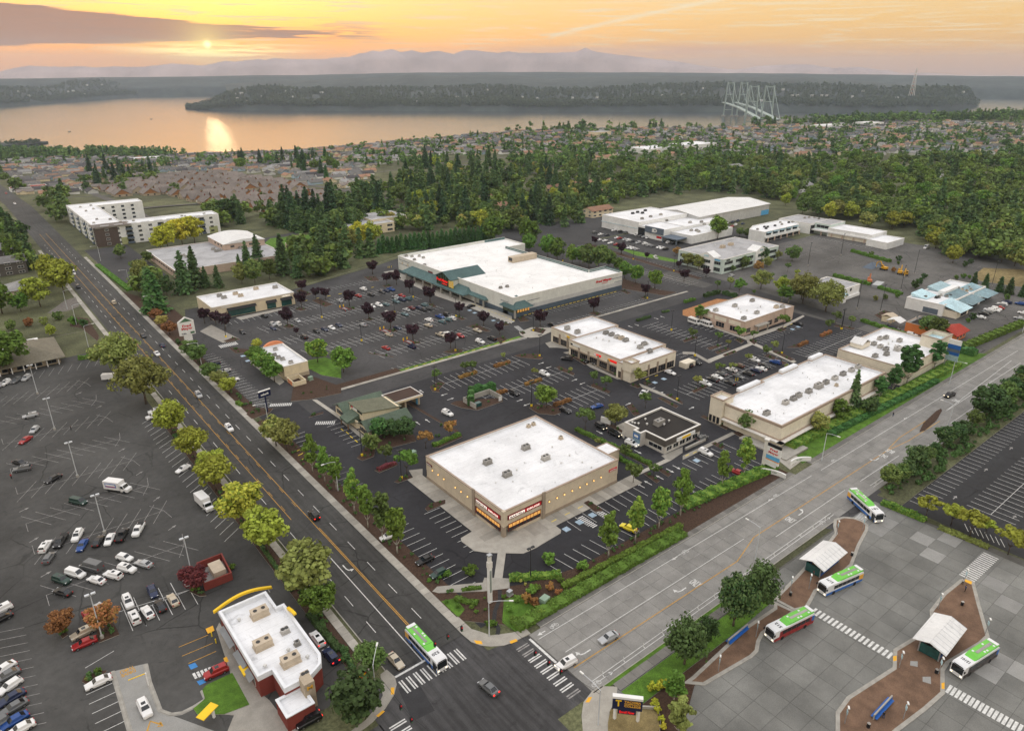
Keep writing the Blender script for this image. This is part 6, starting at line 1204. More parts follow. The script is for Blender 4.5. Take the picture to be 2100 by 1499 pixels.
# shop lots
cars_2('driving past the drugstore roof edge',5,[('suv','white',(618,1035),(690,1068))]);cars_at('in a bay of the dark shop lot',5,94,[('suv','white',1250,806),('suv','black',1062,925),('sedan','black',1376,1032)])
cars_2('turning in the dark shop lot','c',[('sedan','blue',(1125,500),(968,535)),('pickup','white',(1660,315),(1575,400))]);cars_2('in the drive-through queue of the cafe','c',[('suv','black',(1035,730),(1150,805),'h'),('suv','black',(1195,825),(1335,890),'h'),('suv','white',(1400,945),(1545,1010),'h')])
cars_at('parked by the black-roofed cafe',6,0,[('suv','grey',118,1205,0),('suv','white',140,1292,-88)]);cars_at('in a bay behind the slim street-side trees',6,92,[('sedan','red',332,1412)]);cars_at('in a bay behind the slim street-side trees',8,92,[('sedan','yellow',1765,255,100)]);cars_at('in a bay behind the slim street-side trees',8,0,[('sedan','black',515,455),('hatch','green',600,538),('sedan','white',292,306)]);cars_at('beside the beige row of shops','c',-88,[('sedan','white',1945,98)])
cars_at('in the bays behind the long cream shop building',6,92,[('suv','white',440,720),('suv','blue',570,735),('sedan','black',502,758),('sedan','white',482,775),('sedan','navy',450,785),('sedan','black',402,805),('hatch','brown',345,755),('sedan','white',300,780),('sedan','grey',240,805),('sedan','white',212,826),('sedan','black',185,842),('sedan','grey',342,822),('sedan','black',290,862),('suv','white',140,866),('suv','black',30,752),('suv','black',80,736)])
cars_at('in a bay of the daycare', 'd', 92, [('sedan', 'black', 1415, 997)])
cars_at('beside the orange restaurant','e',92,[('suv','white',420,945),('sedan','black',385,1025),('suv','navy',460,1055),('sedan','grey',555,1082),('suv','white',715,1132),('pickup','maroon',690,1040,178),('sedan','white',450,1108),('sedan','white',1140,1150,170)])
cars_at('before the shops with pale blue roofs','e',95,[('sedan','white',1560,915),('sedan','black',1600,872),('sedan','grey',1640,852),('suv','white',1665,828),('pickup','white',1722,828),('suv','white',1757,812),('sedan','red',1792,796),('suv','grey',1802,772),('suv','white',1828,756),('suv','navy',1885,732),('suv','blue',2050,750),('sedan','white',2085,862),('sedan','silver',2036,928),('hatch','silver',1300,1155,15),('suv','white',1542,1218,5)])
cars_at('alone at the far edge of the worn lot', 'e', 0, [('van', 'white', 895, 58)])
pl = 'in the community hall car park'
cars_at(pl,'f',3,[('suv','grey',115,650),('sedan','white',190,672),('sedan','black',270,682),('suv','white',355,622),('suv','black',435,640),('suv','grey',500,652),('sedan','white',392,714),('sedan','red',425,720),('sedan','white',165,742),('sedan','white',245,750),('sedan','white',310,778),('sedan','silver',485,735),('suv','white',535,746),('sedan','black',575,760),('suv','silver',650,776),('suv','white',735,788),('suv','white',640,676),('sedan','grey',690,690),('sedan','white',770,712),('sedan','silver',725,702),('suv','silver',780,806),('sedan','grey',832,818),('sedan','white',905,832),('sedan','white',948,842),('suv','black',992,855),('sedan','red',385,796),('sedan','grey',440,808),('sedan','white',482,815),('sedan','white',545,836),('sedan','white',585,845),('sedan','silver',632,856),('suv','white',1025,772),('suv','black',1080,784)])
cars_at('leaving the community hall car park','f',60,[('pickup','white',865,958,60)]);cars_at('behind the community hall by the warehouse','f',15,[('suv','white',1735,542),('sedan','navy',1815,520),('sedan','navy',1880,505),('sedan','navy',1940,540),('suv','white',1850,555),('sedan','black',1760,580),('sedan','red',1805,575)])
cars_at('by the lawn behind the school',0,0,[('sedan','black',622,522)]);cars_at('beside the two-storey pale green office','d',10,[('suv','silver',598,405)])
# delivery trucks, trailer, minibuses
def box_truck(label, pos, h, sign=None):
    o = thing('box_truck', label, 'truck', (*pos, LOT + 0.01), radians(h))
    b=MB();b.box(-3.6,1.5,-1.22,1.22,0.95,3.4);bx=b.build('cargo_box','car_white',o);m=MB();m.box(-3.55,1.45,-1.15,1.15,0.7,0.95);m.build('chassis','black',o)
    m=MB();m.add([(1.6,-1.05,.5),(3.8,-1.0,.5),(3.8,-1.0,1.35),(2.9,-1.0,1.55),(2.45,-.92,2.4),(1.6,-.95,2.45),(1.6,1.05,.5),(3.8,1.0,.5),(3.8,1.0,1.35),(2.9,1.0,1.55),(2.45,.92,2.4),(1.6,.95,2.45)],[(0,1,2,3,4,5),(11,10,9,8,7,6),(1,7,8,2),(2,8,9,3),(3,9,10,4),(4,10,11,5),(5,11,6,0),(0,6,7,1)]);m.build('cab','car_white',o)
    m=MB();m.add([(2.9,-.9,1.62),(2.9,.9,1.62),(2.5,.82,2.36),(2.5,-.82,2.36)],[(0,1,2,3)]);m.v=[(p[0]+.03,p[1],p[2]+.02) for p in m.v];m.build('windscreen','glass',o)
    for s in (-1, 1):
        m=MB();m.add([(1.75,s*1.03,1.5),(2.8,s*1.02,1.5),(2.4,s*.95,2.3),(1.75,s*.98,2.3)],[(0,1,2,3)]);m.build('side_window','glass',o);m=MB();m.box(3.78,3.84,s*.6,s*.95,.8,1.1);m.build('headlight','head',o)
        for x in (-2.2, 2.7): link('wheel', WHEEL, o, (x, s * 0.95, .45), sc=(1.35, 1.5, 1.35))
    if sign:
        m=MB();m.box(-2.9,0.6,-1.27,-1.22,1.7,2.9);q=m.build('sign_panel','sign_blue',o);m=MB();m.box(-2.7,.4,-1.3,-1.27,2.15,2.7);m.build('sign_mark','sign_white',q);m=MB();m.box(-2.7,.4,-1.3,-1.27,1.85,2.0);m.build('sign_stripe','sign_red',q)
    return o
h_,p_=hd(0,(217,1003),(270,1010));box_truck('white box truck with a blue sign on its side in an angled bay',p_,h_,True);h_,p_=hd(0,(402,1022),(440,1058));box_truck('plain white box truck parked along the roadside trees',p_,h_)
h_,p_=hd(4,(640,838),(700,835));o=thing('box_trailer','small white box trailer parked under a big roadside tree','trailer',(*p_,LOT),radians(h_));MB().box(-2.2,2.2,-1,1,.5,2.5).build('box','car_white',o);[link('wheel',WHEEL,o,(0,s*1.05,.33)) for s in (-1,1)]
def minibus(label, pos, h):
    o=thing('minibus',label,'minibus',(*pos,LOT+.01),radians(h));m=MB();m.box(-3.4,1.9,-1.1,1.1,.45,2.75);m.add([(1.9,-1,.45),(3.3,-.95,.45),(3.3,-.95,1.2),(2.5,-.95,1.35),(1.95,-.95,2.4),(1.9,1,.45),(3.3,.95,.45),(3.3,.95,1.2),(2.5,.95,1.35),(1.95,.95,2.4)],[(0,1,2,3,4),(9,8,7,6,5),(1,6,7,2),(2,7,8,3),(3,8,9,4)]);m.build('body','car_white',o)
    m=MB();m.add([(2.5,-.85,1.4),(2.5,.85,1.4),(2.0,.85,2.3),(2.0,-.85,2.3)],[(0,1,2,3)]);m.v=[(p[0]+.04,p[1],p[2]+.03) for p in m.v];m.build('windscreen','glass',o)
    for s in (-1, 1):
        for i in range(4): m = MB(); m.box(-3.1 + i * 1.25, -2.05 + i * 1.25, s * 1.1, s * 1.13, 1.5, 2.3); m.build('side_window', 'glass', o)
        for x in (-2.0, 2.2): link('wheel', WHEEL, o, (x, s * .95, .4), sc=(1.2, 1.3, 1.2))
minibus('white school minibus parked beneath a tree at the daycare wall',g('d',145,985),-95);minibus('white school minibus parked in the open beside the daycare',g('d',295,1020),-95)
# buses
def bus(label, near_rear, near_front, k, shift, wrap, num):
    a, b = np.array(g(k, *near_rear)), np.array(g(k, *near_front)); c = (a + b) / 2 + np.array(shift) * 1.27; h = atan2(b[1] - a[1], b[0] - a[0])
    o = thing('city_bus', label, 'bus', (c[0], c[1], RD + 0.03), h); L, W = 6.05, 1.27
    m = MB(); prof = [(-L, .35), (-L, 2.75), (-L + .3, 2.95), (L - .5, 2.95), (L - .1, 2.7), (L, 1.2), (L, .35)]; n = len(prof)
    m.add([(x,-W,z) for x,z in prof]+[(x,W,z) for x,z in prof],[tuple(range(n))[::-1],tuple(range(n,2*n))]+[(i,(i+1) % n,n+(i+1) % n,n+i) for i in range(n)]);m.build('body','bus_white',o)
    m=MB();m.box(-L+.15,1.2,-1.1,1.1,2.95,3.32);m.add([(1.2,-1.1,2.95),(2.4,-1.0,2.95),(1.2,-1.1,3.32),(1.2,1.1,2.95),(2.4,1.0,2.95),(1.2,1.1,3.32)],[(0,1,2),(5,4,3),(2,1,4,5)]);pod=m.build('roof_pod','bus_green',o)
    m=MB();m.box(-4.9,.3,-.3,.3,3.32,3.36);m.build('roof_vent','hvac',pod);m=MB();m.box(-L+.1,-L+.9,-1.0,1.0,3.33,3.45);m.build('engine_grille','bus_white',pod)
    for x,y in ((-4.6,.7),(-3.1,-.7),(-1.4,.7),(.4,-.6),(-2.2,.75)):m=MB();m.box(x-.22,x+.22,y-.18,y+.18,3.32,3.38);m.build('roof_hatch','bus_white',pod)
    for s in (-1, 1):
        y0, y1 = s * W, s * (W + .025)
        m = MB(); m.box(-L + .05, L - .1, y0, y1, .4, 1.05 if wrap == 'bus_blue' else 1.15); m.build('side_stripe', 'bus_blue' if wrap == 'bus_blue' else wrap, o)
        if wrap !='bus_blue':m=MB();m.box(-L+.8,L-1.6,y0,s*(W+.022),1.15,2.5);m.build('advert_wrap',wrap,o);m=MB();m.box(-L+.02,-L+.8,y0,s*(W+.022),1.15,2.5);m.build('rear_panel','bus_blue',o)
        else: m = MB(); m.box(-L + .05, -L + 1.4, y0, s * (W + .03), 1.05, 2.4); m.build('rear_panel', 'bus_gold', o)
        for i in range(6): m = MB(); x = -L + 1.5 + i * 1.38; m.box(x, x + 1.28, y0, s * (W + .035), 1.5, 2.45); m.build('side_window', 'glass', o)
        for x in (-3.4, 3.5): link('wheel', WHEEL, o, (x, s * (W - .12), .48), sc=(1.45, 1.5, 1.45))
    m = MB(); m.box(L - 1.5, L - .3, -W - .04, -W, .4, 2.5); m.build('door', 'glass', o)
    m=MB();m.add([(L+.02,-1.1,1.15),(L+.02,1.1,1.15),(L-.07,1.1,2.62),(L-.07,-1.1,2.62)],[(0,1,2,3)]);m.v=[(p[0]+.02,p[1],p[2]) for p in m.v];m.build('windscreen','glass',o)
    m = MB(); m.box(L - .1, L - .04, -.9, .9, 2.7, 2.88); m.build('destination_sign', 'lit_lamp' if False else 'sign_black', o)
    for s in (-1,1):m=MB();m.box(L,L+.04,s*.75,s*1.1,.6,.85);m.build('headlight','head_lit',o);m=MB();m.box(L-.1,L+.25,s*1.35,s*1.5,2.0,2.4);m.build('mirror','black',o)
    x0 = 3.7; q = lettering(num, (x0, 0, 2.965), (0, -1, 0), (1, 0, 0), 1.6, .75, 'sign_black', o, .02, 'roof_number')
    return o
bus('green-roofed blue and white city bus at the stop line of the asphalt road', (397, 938), (588, 1150), 8, (1, 0), 'bus_blue', '520')
bus('green-roofed blue and white city bus turning off the concrete road', (1042, 95), (1170, 212), 9, (1, 0.1), 'bus_blue', '181')
bus('green-roofed white city bus parked beside the shelter on the narrow paved island', (1098, 582), (885, 675), 9, (0.15, 1), 'bus_blue', '5171')
bus('green-roofed city bus with a red advert at the zebra crossing', (803, 838), (557, 962), 9, (0.15, 1), 'bus_red', '512')
mat('bus_ad', (0.06, 0.05, 0.05), 0.4, var=0.9, scale=1.4)
bus('green-roofed city bus with a dark advert beside the wide paved island', (1935, 1045), (1712, 1190), 9, (0.15, 1), 'bus_ad', '12101')
# excavators in the worn lot
def excavator(label, pos, h, matn):
    o = thing('excavator', label, 'excavator', (*pos, LOT), radians(h))
    for s in (-1, 1): m = MB(); m.box(-1.8, 1.8, s * .8, s * 1.35, .1, .8); m.build('track', 'black', o)
    m=MB();m.box(-2.0,1.0,-1.2,1.2,.9,2.0);m.build('body',matn,o);m=MB();m.box(.1,1.3,.15,1.15,1.9,3.0);c=m.build('cab',matn,o);m=MB();m.box(.3,1.34,.1,1.19,2.2,2.8);m.build('window','glass',c)
    m=MB();m.tube([(1,-.3,1.7),(3.0,-.3,4.6),(5.2,-.3,3.4),(5.4,-.3,1.0)],.25);m.build('boom',matn,o);m=MB();m.box(4.9,5.8,-.8,.2,.2,1.0);m.build('bucket','steel',o)
excavator('yellow excavator with a raised boom beside a brush heap',g('e',570,372),20,'excavator');excavator('second yellow excavator next to the raised-boom one',g('e',640,388),200,'excavator');excavator('small yellow loader beyond the brush heap in the worn lot',g('e',372,322),80,'excavator');excavator('rusty orange excavator by the rubble skip',g('e',195,480),30,'excavator_red')
m=MB();m.add([(-6,-3,0),(6,-3,0),(6,3,0),(-6,3,0),(-1,0,3.2),(1.5,.5,2.8)],[(0,1,5,4),(1,2,5),(2,3,4,5),(3,0,4)]);m.build('gravel_heap','slate',loc=(*g('e',225,285),0),label='dark covered gravel heap on the worn asphalt',cat='heap')
m=MB();m.prism([(-5,-2),(5,-2),(5,2),(-5,2)],0,1.6);m.build('skip','steel',loc=(*g('e',300,520),0),rz=.2,label='steel rubble skip beside the rusty excavator',cat='skip')
# ------------------------------------------------------------------ trees and planting
def quads(c, n, size, asp=1.0, jit=0.35):
    """one leaf-clump quad per centre c (k,3) facing roughly n (k,3)"""
    k = len(c); n = n + rng.normal(0, jit, (k, 3)); n /= np.linalg.norm(n, axis=1, keepdims=True) + 1e-9
    a = rng.normal(0, 1, (k, 3)); u = np.cross(n, a); u /= np.linalg.norm(u, axis=1, keepdims=True) + 1e-9; v = np.cross(n, u)
    s = (size * rng.uniform(0.6, 1.35, k))[:, None]; u = u * s; v = v * s * asp
    return np.stack([c - u - v * .7, c + u * .8 - v, c + u + v * .8, c - u * .7 + v], 1).reshape(-1, 3)
def mesh_quads(name, V, matn):
    k = len(V) // 4; me = bpy.data.meshes.new(name); me.vertices.add(len(V)); me.vertices.foreach_set('co', V.astype(np.float32).ravel())
    me.loops.add(4*k);me.loops.foreach_set('vertex_index',np.arange(4*k,dtype=np.int32));me.polygons.add(k);me.polygons.foreach_set('loop_start',np.arange(0,4*k,4,dtype=np.int32))
    me.update(calc_edges=True); me.materials.append(M[matn]); return me
def round_crown(w, z0, z1, nclump, nleaf, leaf, shape='round', seed=0):
    """unit-height crown: clumps of leaves spread through an uneven envelope"""
    r_ = np.random.default_rng(seed); out = []
    zc, hz_ = (z0 + z1) / 2, (z1 - z0) / 2
    for i in range(nclump):
        d = r_.normal(0, 1, 3); d /= np.linalg.norm(d); d[2] = d[2] * 0.9 + 0.12; f = r_.uniform(0.45, 0.95)
        if shape == 'column': wd = w * (0.75 + 0.35 * (1 - abs(d[2])))
        elif shape == 'vase': wd = w * (0.7 + 0.4 * max(0, d[2]))
        else: wd = w
        c = np.array([d[0] * wd * f, d[1] * wd * f, zc + d[2] * hz_ * f]); rr = r_.uniform(0.2, 0.38) * min(w, hz_) * (1.15 if f > .6 else 1.35)
        e=r_.normal(0,1,(nleaf,3));e/=np.linalg.norm(e,axis=1,keepdims=True);rad=rr*r_.uniform(0.55,1.08,(nleaf,1));pts=c+e*rad*np.array([1,1,.85])
        keep = e[:, 2] > -0.75; out.append(quads(pts[keep], e[keep] + np.array([0, 0, .35]), leaf, .8))
    return np.concatenate(out)
def fir_crown(w, z0, nlev, nbr, leaf, seed=0, power=.85):
    r_ = np.random.default_rng(seed); C, N = [], []
    for i in range(nlev):
        t = (i + r_.uniform(0, .6)) / nlev; z = z0 + (1 - z0) * t; R = w * (1 - t) ** power * r_.uniform(.8, 1.1) + .012
        k = max(4, int(nbr * (1 - t) + 4)); a0 = r_.uniform(0, 6.28)
        for j in range(k):
            a = a0 + 6.283 * j / k + r_.uniform(-.25, .25); R2 = R * r_.uniform(.65, 1.12)
            for f in np.linspace(.3,1.0,4 if R>.05 else 2):C.append((cos(a)*R2*f,sin(a)*R2*f,z-R2*f*.32+r_.uniform(-.008,.008)));N.append((cos(a)*.5,sin(a)*.5,1.0))
    return quads(np.array(C), np.array(N), leaf, .75, .45)
def trunk(h, r, kind='round', matn='bark', seed=0):
    random.seed(seed); m = MB(); m.cyl((0, 0, -.02), (0, 0, h), r, r * .55, 7)
    if kind == 'round':
        for i in range(5): a = i * 1.256 + random.uniform(-.3, .3); m.cyl((0, 0, h * .75), (cos(a) * h * .35, sin(a) * h * .35, h * 1.35), r * .5, r * .2, 5)
    else: m.cyl((0, 0, h), (0, 0, .93), r * .55, r * .1, 6)
    return m.mesh('trunk', matn, True)
PT = {}
def proto(kind, variants):  PT[kind] = variants
proto('maple', [(trunk(.34, .022, seed=i), mesh_quads('crown', round_crown(.40, .24, 1.0, 46, 62, .030, seed=i), 'leaf_lime')) for i in (1, 2, 3)])
proto('oak', [(trunk(.32, .026, seed=i), mesh_quads('crown', round_crown(.56, .2, 1.0, 60, 75, .026, seed=i + 10), 'leaf_olive')) for i in (1, 2)])
proto('column',[(trunk(.2,.018,matn='bark_pale',seed=i),mesh_quads('crown',round_crown(.19,.14,1.0,38,60,.024,'column',seed=i+20),'leaf_bright')) for i in (1,2,3)])
proto('plum', [(trunk(.36, .026, seed=i), mesh_quads('crown', round_crown(.46, .30, 1.0, 40, 62, .034, 'vase', seed=i + 30), 'leaf_plum')) for i in (1, 2)])
proto('young', [(trunk(.4, .016, seed=i), mesh_quads('crown', round_crown(.34, .36, 1.0, 18, 44, .045, seed=i + 40), 'leaf_mid')) for i in (1, 2)])
proto('bay', [(trunk(.16, .03, seed=i), mesh_quads('crown', round_crown(.42, .08, 1.0, 60, 70, .026, seed=i + 50), 'leaf_dark')) for i in (1, 2)])
proto('fir', [(trunk(.3, .016, 'fir', seed=i), mesh_quads('crown', fir_crown(.21, .10, 26, 15, .030, i + 60), 'leaf_conifer')) for i in (1, 2, 3)])
proto('cedar', [(trunk(.2, .016, 'fir', seed=i), mesh_quads('crown', fir_crown(.24, .02, 30, 20, .032, i + 70, .62), 'leaf_cedar')) for i in (1, 2)])
proto('round', [(trunk(.3, .02, seed=i), mesh_quads('crown', round_crown(.40, .12, 1.0, 40, 50, .036, seed=i + 80), 'leaf_green')) for i in (1, 2, 3)])
proto('shrub', [(trunk(.2, .03, seed=i), mesh_quads('crown', round_crown(.62, .0, 1.0, 22, 46, .075, seed=i + 90), 'leaf_green')) for i in (1, 2)])
TNAME={'maple':'maple_tree','oak':'shade_tree','column':'columnar_tree','plum':'plum_tree','young':'young_tree','bay':'evergreen_tree','fir':'fir_tree','cedar':'cedar_tree','round':'broadleaf_tree','shrub':'shrub'}
def tree(kind, pos, h, color=None, label=None, wf=1.0, z=0.0, cat=None):
    tr, cr = random.choice(PT[kind]); a = random.uniform(0, 6.28); s = h * wf
    if kind == 'shrub':                                            # a shrub is one leafy mesh
        o = link('shrub', cr, None, (pos[0], pos[1], z), a, label, cat or 'shrub', sc=(s, s, h)); c = o
    else:
        o = thing(TNAME[kind], label, cat or 'tree', (pos[0], pos[1], z), a, sc=(s, s, h)); link('trunk', tr, o); c = link('crown', cr, o)
    if color: c.material_slots[0].link = 'OBJECT'; c.material_slots[0].material = M[color]
    return o
TF = {'column': 1.72, 'maple': 1.36, 'oak': 1.25, 'plum': 1.35, 'young': 1.3, 'fir': 1.5, 'cedar': 1.25, 'round': 1.25, 'bay': 1.12}
def trees(label, k, lst, kind, color=None, h=None, wf=1.0, z=0.1):
    for it in lst:
        x,y=it[:2];hh=(it[2] if len(it)>2 else h)*TF.get(kind,1.0);tree(kind,g(k,x,y),hh*random.uniform(.95,1.05),it[3] if len(it)>3 else color,label,wf,z)
random.seed(21)
# roadside, left
trees('big olive-green tree leaning over the asphalt road', 4, [(735, 800, 13), (900, 985, 14)], 'oak', 'leaf_olive')
L_ = 'yellow-green tree in the planting strip between the angled bays and the asphalt road'
trees(L_,4,[(1060,1175,8.8),(1195,1325,7.6),(1320,1470,7.6)],'maple','leaf_lime',wf=1.05);trees(L_,7,[(1330,20,7.5),(1500,225,9),(1645,395,8.6),(1900,670,10.5,'leaf_olive')],'maple','leaf_lime',wf=1.15);trees('small green tree beside the fast-food roof beam',7,[(1975,790,6)],'maple','leaf_green',wf=1.1)
trees('round dark green tree at the corner by the arch-sign',8,[(110,1420,7.5)],'round','leaf_dark',wf=1.25);trees('yellow-green tree behind the street corner mast',8,[(185,1130,5.0)],'maple','leaf_mid',wf=1.1)
# evergreens at the bus stops
trees('tall dark evergreen on the lawn beside the narrow paved island',9,[(310,850,11),(465,738,11)],'bay','leaf_dark',wf=.78);trees('smaller dark evergreen between the tall ones and the long bench',9,[(145,950,6)],'bay','leaf_dark',wf=.72);trees('broad dark evergreen above the concrete road kerb',9,[(10,1085,10.5)],'bay','leaf_dark',wf=.8)
trees('slim green tree by the curved garden path',8,[(2045,1320,4.4)],'column','leaf_green',wf=1.3);trees('yellow-flecked green tree beside the college sign',8,[(2070,1530,5)],'column','leaf_olive',wf=1.3)
# street-side columns, both roads
L_ = 'slim bright green tree between the asphalt road and the drugstore lot'
trees(L_,4,[(1925,1405,7.6),(2000,1465,7)],'column',wf=.85);trees(L_,5,[(-30,1510,7)],'column',wf=.85);trees(L_,8,[(82,150,7.6),(165,245,8),(255,320,8.6,'leaf_mid'),(345,405,8)],'column',wf=.88);L_='slim bright green tree between the concrete road hedge and the drugstore lot';trees(L_,8,[(1643,430,8),(1808,332,8),(1953,250,8),(2085,172,8.2)],'column',wf=.88);trees(L_,6,[(240,1500,7),(375,1435,8)],'column',wf=.88)
trees('yellow-green roadside tree beside the bank lot',4,[(1700,1245,7),(1765,1275,7.5)],'maple','leaf_olive',wf=1.05);trees('bushy roadside tree along the peach-arched bank lot',4,[(1300,835,4.8,'leaf_mid'),(1355,880,5,'leaf_olive'),(1410,925,5,'leaf_lime')],'maple',wf=1.25);trees('green roadside tree below the white pylon sign',4,[(1175,700,6),(1225,740,6.5)],'maple','leaf_mid',wf=1.2);trees('autumn-coloured roadside shrub tree above the white pylon sign',4,[(965,470,4,'leaf_rust'),(1000,510,4,'leaf_gold'),(1045,560,4.5,'leaf_rust')],'maple',wf=1.4)
trees('green tree before the peach-arched bank',4,[(1580,745,5.5),(1630,800,6.5),(1690,850,6)],'maple','leaf_green',wf=1.2);trees('round green tree on the lawn beside the peach-arched bank',4,[(1955,730,8),(2115,790,8.5)],'round','leaf_bright',wf=1.1);trees('small round green tree behind the peach arch',4,[(1585,648,3.5)],'round','leaf_lime',wf=1.2)
# supermarket lot plums
L_ = 'dark purple-leaved tree in a small island of the supermarket lot'
trees(L_,'a',[(100,765,6.2),(340,930,6),(605,1040,6.4),(882,1185,5.6),(842,605,6),(1092,722,6.4),(1452,882,5.2),(1752,1012,5.4),(1345,1282,5.2),(1950,1120,4.2),(560,500,5),(680,505,6),(385,375,6.5)],'plum')
L_='dark purple-leaved tree near the credit union';trees(L_,4,[(1772,505,6.5),(1390,530,6.4),(1260,490,6),(1330,500,5),(1855,392,6),(1860,300,5.5),(1945,340,4.5),(2005,345,4.8),(1825,562,2.6)],'plum')
L_='dark purple-leaved tree along the lane beside the supermarket';trees(L_,'b',[(345,1025,6.4),(1002,850,6),(1640,650,5),(1345,135,5.4),(2045,310,3.6),(1655,190,3.4)],'plum');trees(L_,'f',[(1485,1195,4.4),(1215,1250,5.6),(440,905,5.6),(120,800,4.4)],'plum')
# green trees east of the supermarket
trees('tall green tree in the bark strip behind the supermarket','b',[(210,110,10),(440,170,11),(555,205,11),(740,245,9.5),(835,260,9.5),(945,300,11.5,'leaf_mid'),(1060,320,11.5,'leaf_mid'),(1190,300,9,'leaf_mid'),(1290,340,7),(1385,430,8),(1520,485,8.6),(1755,550,8.6)],'round','leaf_green',wf=.95)
trees('bright green tree between the community hall and the pale green office','f',[(1630,720,12)],'maple','leaf_bright',wf=1.0);trees('leafy tree before the pale green office','f',[(1260,1060,7,'leaf_olive'),(1395,1095,7,'leaf_olive'),(1120,920,4,'leaf_rust'),(1940,1090,6),(1900,690,5),(1985,700,5)],'round','leaf_mid',wf=1.15)
trees('leafy tree before the pale green office','d',[(745,300,6),(950,230,8.5,'leaf_dark'),(925,340,5,'leaf_rust'),(1035,290,5,'leaf_olive'),(1160,190,5,'leaf_olive'),(1345,215,8),(615,345,3)],'round','leaf_mid',wf=1.1)
# around the vacant shop
trees('big yellow-green tree between the lane and the vacant shop','d',[(960,555,8,'leaf_olive'),(1475,735,12,'leaf_olive'),(1755,840,12,'leaf_olive'),(1215,600,7,'leaf_lime'),(1460,680,8,'leaf_olive')],'oak');trees('upright dark green tree between the lane and the vacant shop','d',[(1215,720,5.4),(1300,735,5.6)],'column','leaf_green',wf=1.5)
trees('young tree in the planting around the playground','d',[(425,560,4),(580,560,5,'leaf_olive'),(690,640,7,'leaf_green'),(1290,345,4),(1400,410,3.5,'leaf_lime'),(870,640,2.5),(1240,490,4),(1095,440,3)],'young')
# shop lots
L_ = 'young tree in a kerbed island of the dark shop lot'
trees(L_,5,[(765,800,4),(808,800,4),(585,850,4),(995,715,2.5,'leaf_olive'),(1190,820,2.8,'leaf_olive'),(1550,860,4),(1628,900,4.2),(1870,1010,4.5),(1500,1140,5.5),(670,1190,4.5,'leaf_rust'),(520,1260,4.5,'leaf_rust'),(275,1345,4.5),(405,1425,6,'leaf_green'),(1830,870,5.2,'leaf_olive'),(1410,800,2,'leaf_olive'),(1745,1335,4),(1795,1470,4.5),(1920,1430,3),(1615,740,4),(1695,790,4),(1575,1245,2,'leaf_olive')],'young','leaf_mid',wf=1.1)
trees('round green tree in the island beside the dumpster enclosure',5,[(1262,1010,6.2)],'maple','leaf_green',wf=1.15);trees('autumn-tinted tree beside the menu board of the cafe','c',[(1270,750,5.6)],'maple','leaf_olive',wf=1.1)
trees('dark leafy tree screening the gabled bank',5,[(235,1185,5.5,'leaf_cedar'),(310,1190,5.5,'leaf_dark'),(395,1195,5.5,'leaf_dark'),(185,1275,4.6,'leaf_mid')],'round',wf=1.25)
trees('young tree in an island behind the long cream shop building',6,[(225,800,3.5),(90,880,3.5,'leaf_olive'),(510,695,3.6),(560,660,3.4,'leaf_olive'),(405,735,3,'leaf_olive'),(640,790,2.6,'leaf_olive'),(305,790,3,'leaf_olive'),(345,590,4.5,'leaf_green'),(435,590,3.5),(105,490,6.5,'leaf_green'),(615,520,5,'leaf_green'),(55,590,4),(220,600,3.2),(895,535,4),(940,490,4.6),(1035,510,4),(280,635,2.4,'leaf_olive')],'young','leaf_mid',wf=1.15)
trees('tree on the green slope above the concrete road',6,[(390,1160,6.5,'leaf_mid'),(825,1165,6,'leaf_olive'),(960,1090,6.4,'leaf_green'),(1140,1050,5.5,'leaf_dark')],'round',wf=1.05);trees('tall dark green tree rising beside the cream shop block',6,[(1205,960,6),(1290,905,6.2),(1375,870,9.5),(1545,770,7.5)],'column','leaf_cedar',wf=1.35);trees('slim fir on the green slope beside the long shop roof',6,[(1038,1020,10)],'fir','leaf_fir',wf=.9)
trees('leafy tree screening the orange restaurant', 'e', [(900, 1130, 7), (1000, 1160, 8)], 'round', 'leaf_mid', wf=1.15)
trees('dark leafy tree on the verge across the concrete road',6,[(1860,1085,10),(1960,1010,8,'leaf_mid'),(1600,1250,6),(1670,1215,5),(1430,1390,6),(1325,1460,4.6,'leaf_mid'),(1265,1490,5,'leaf_mid'),(2070,920,6,'leaf_mid'),(1550,1290,3),(1720,1180,4),(1790,1120,5,'leaf_mid'),(1905,1050,6),(2020,960,7),(2090,870,6),(1500,1340,4,'leaf_mid'),(1380,1430,4)],'round','leaf_dark',wf=1.1)
trees('small yellow-green tree in the verge of the college lot',9,[(1495,180,4.5),(1650,230,4.6),(1765,300,5.6),(1860,290,3.4),(2000,410,5.2)],'young','leaf_lime',wf=1.35)
trees('small pine beside the dry field', 'e', [(1475, 510, 6.5), (1615, 540, 6.5), (1790, 590, 7), (1910, 620, 7.5), (2075, 650, 7)], 'cedar', 'leaf_dark', wf=1.1)
trees('round bush in the worn lot','e',[(555,215,3.5,'leaf_dark'),(555,255,2.2),(1365,285,4,'leaf_dark'),(1445,245,3.6,'leaf_dark'),(270,700,3.2,'leaf_olive'),(390,690,3,'leaf_mid'),(760,550,5,'leaf_dark'),(810,500,4,'leaf_dark'),(865,430,3.4,'leaf_dark'),(1460,930,3.6,'leaf_dark'),(1410,970,2.4),(1885,690,3.5,'leaf_mid'),(1350,430,3),(1430,430,2.4),(535,665,2.4),(490,350,3,'leaf_rust'),(1270,440,3,'leaf_mid'),(220,150,3)],'shrub','leaf_green',wf=.75,z=0.0)
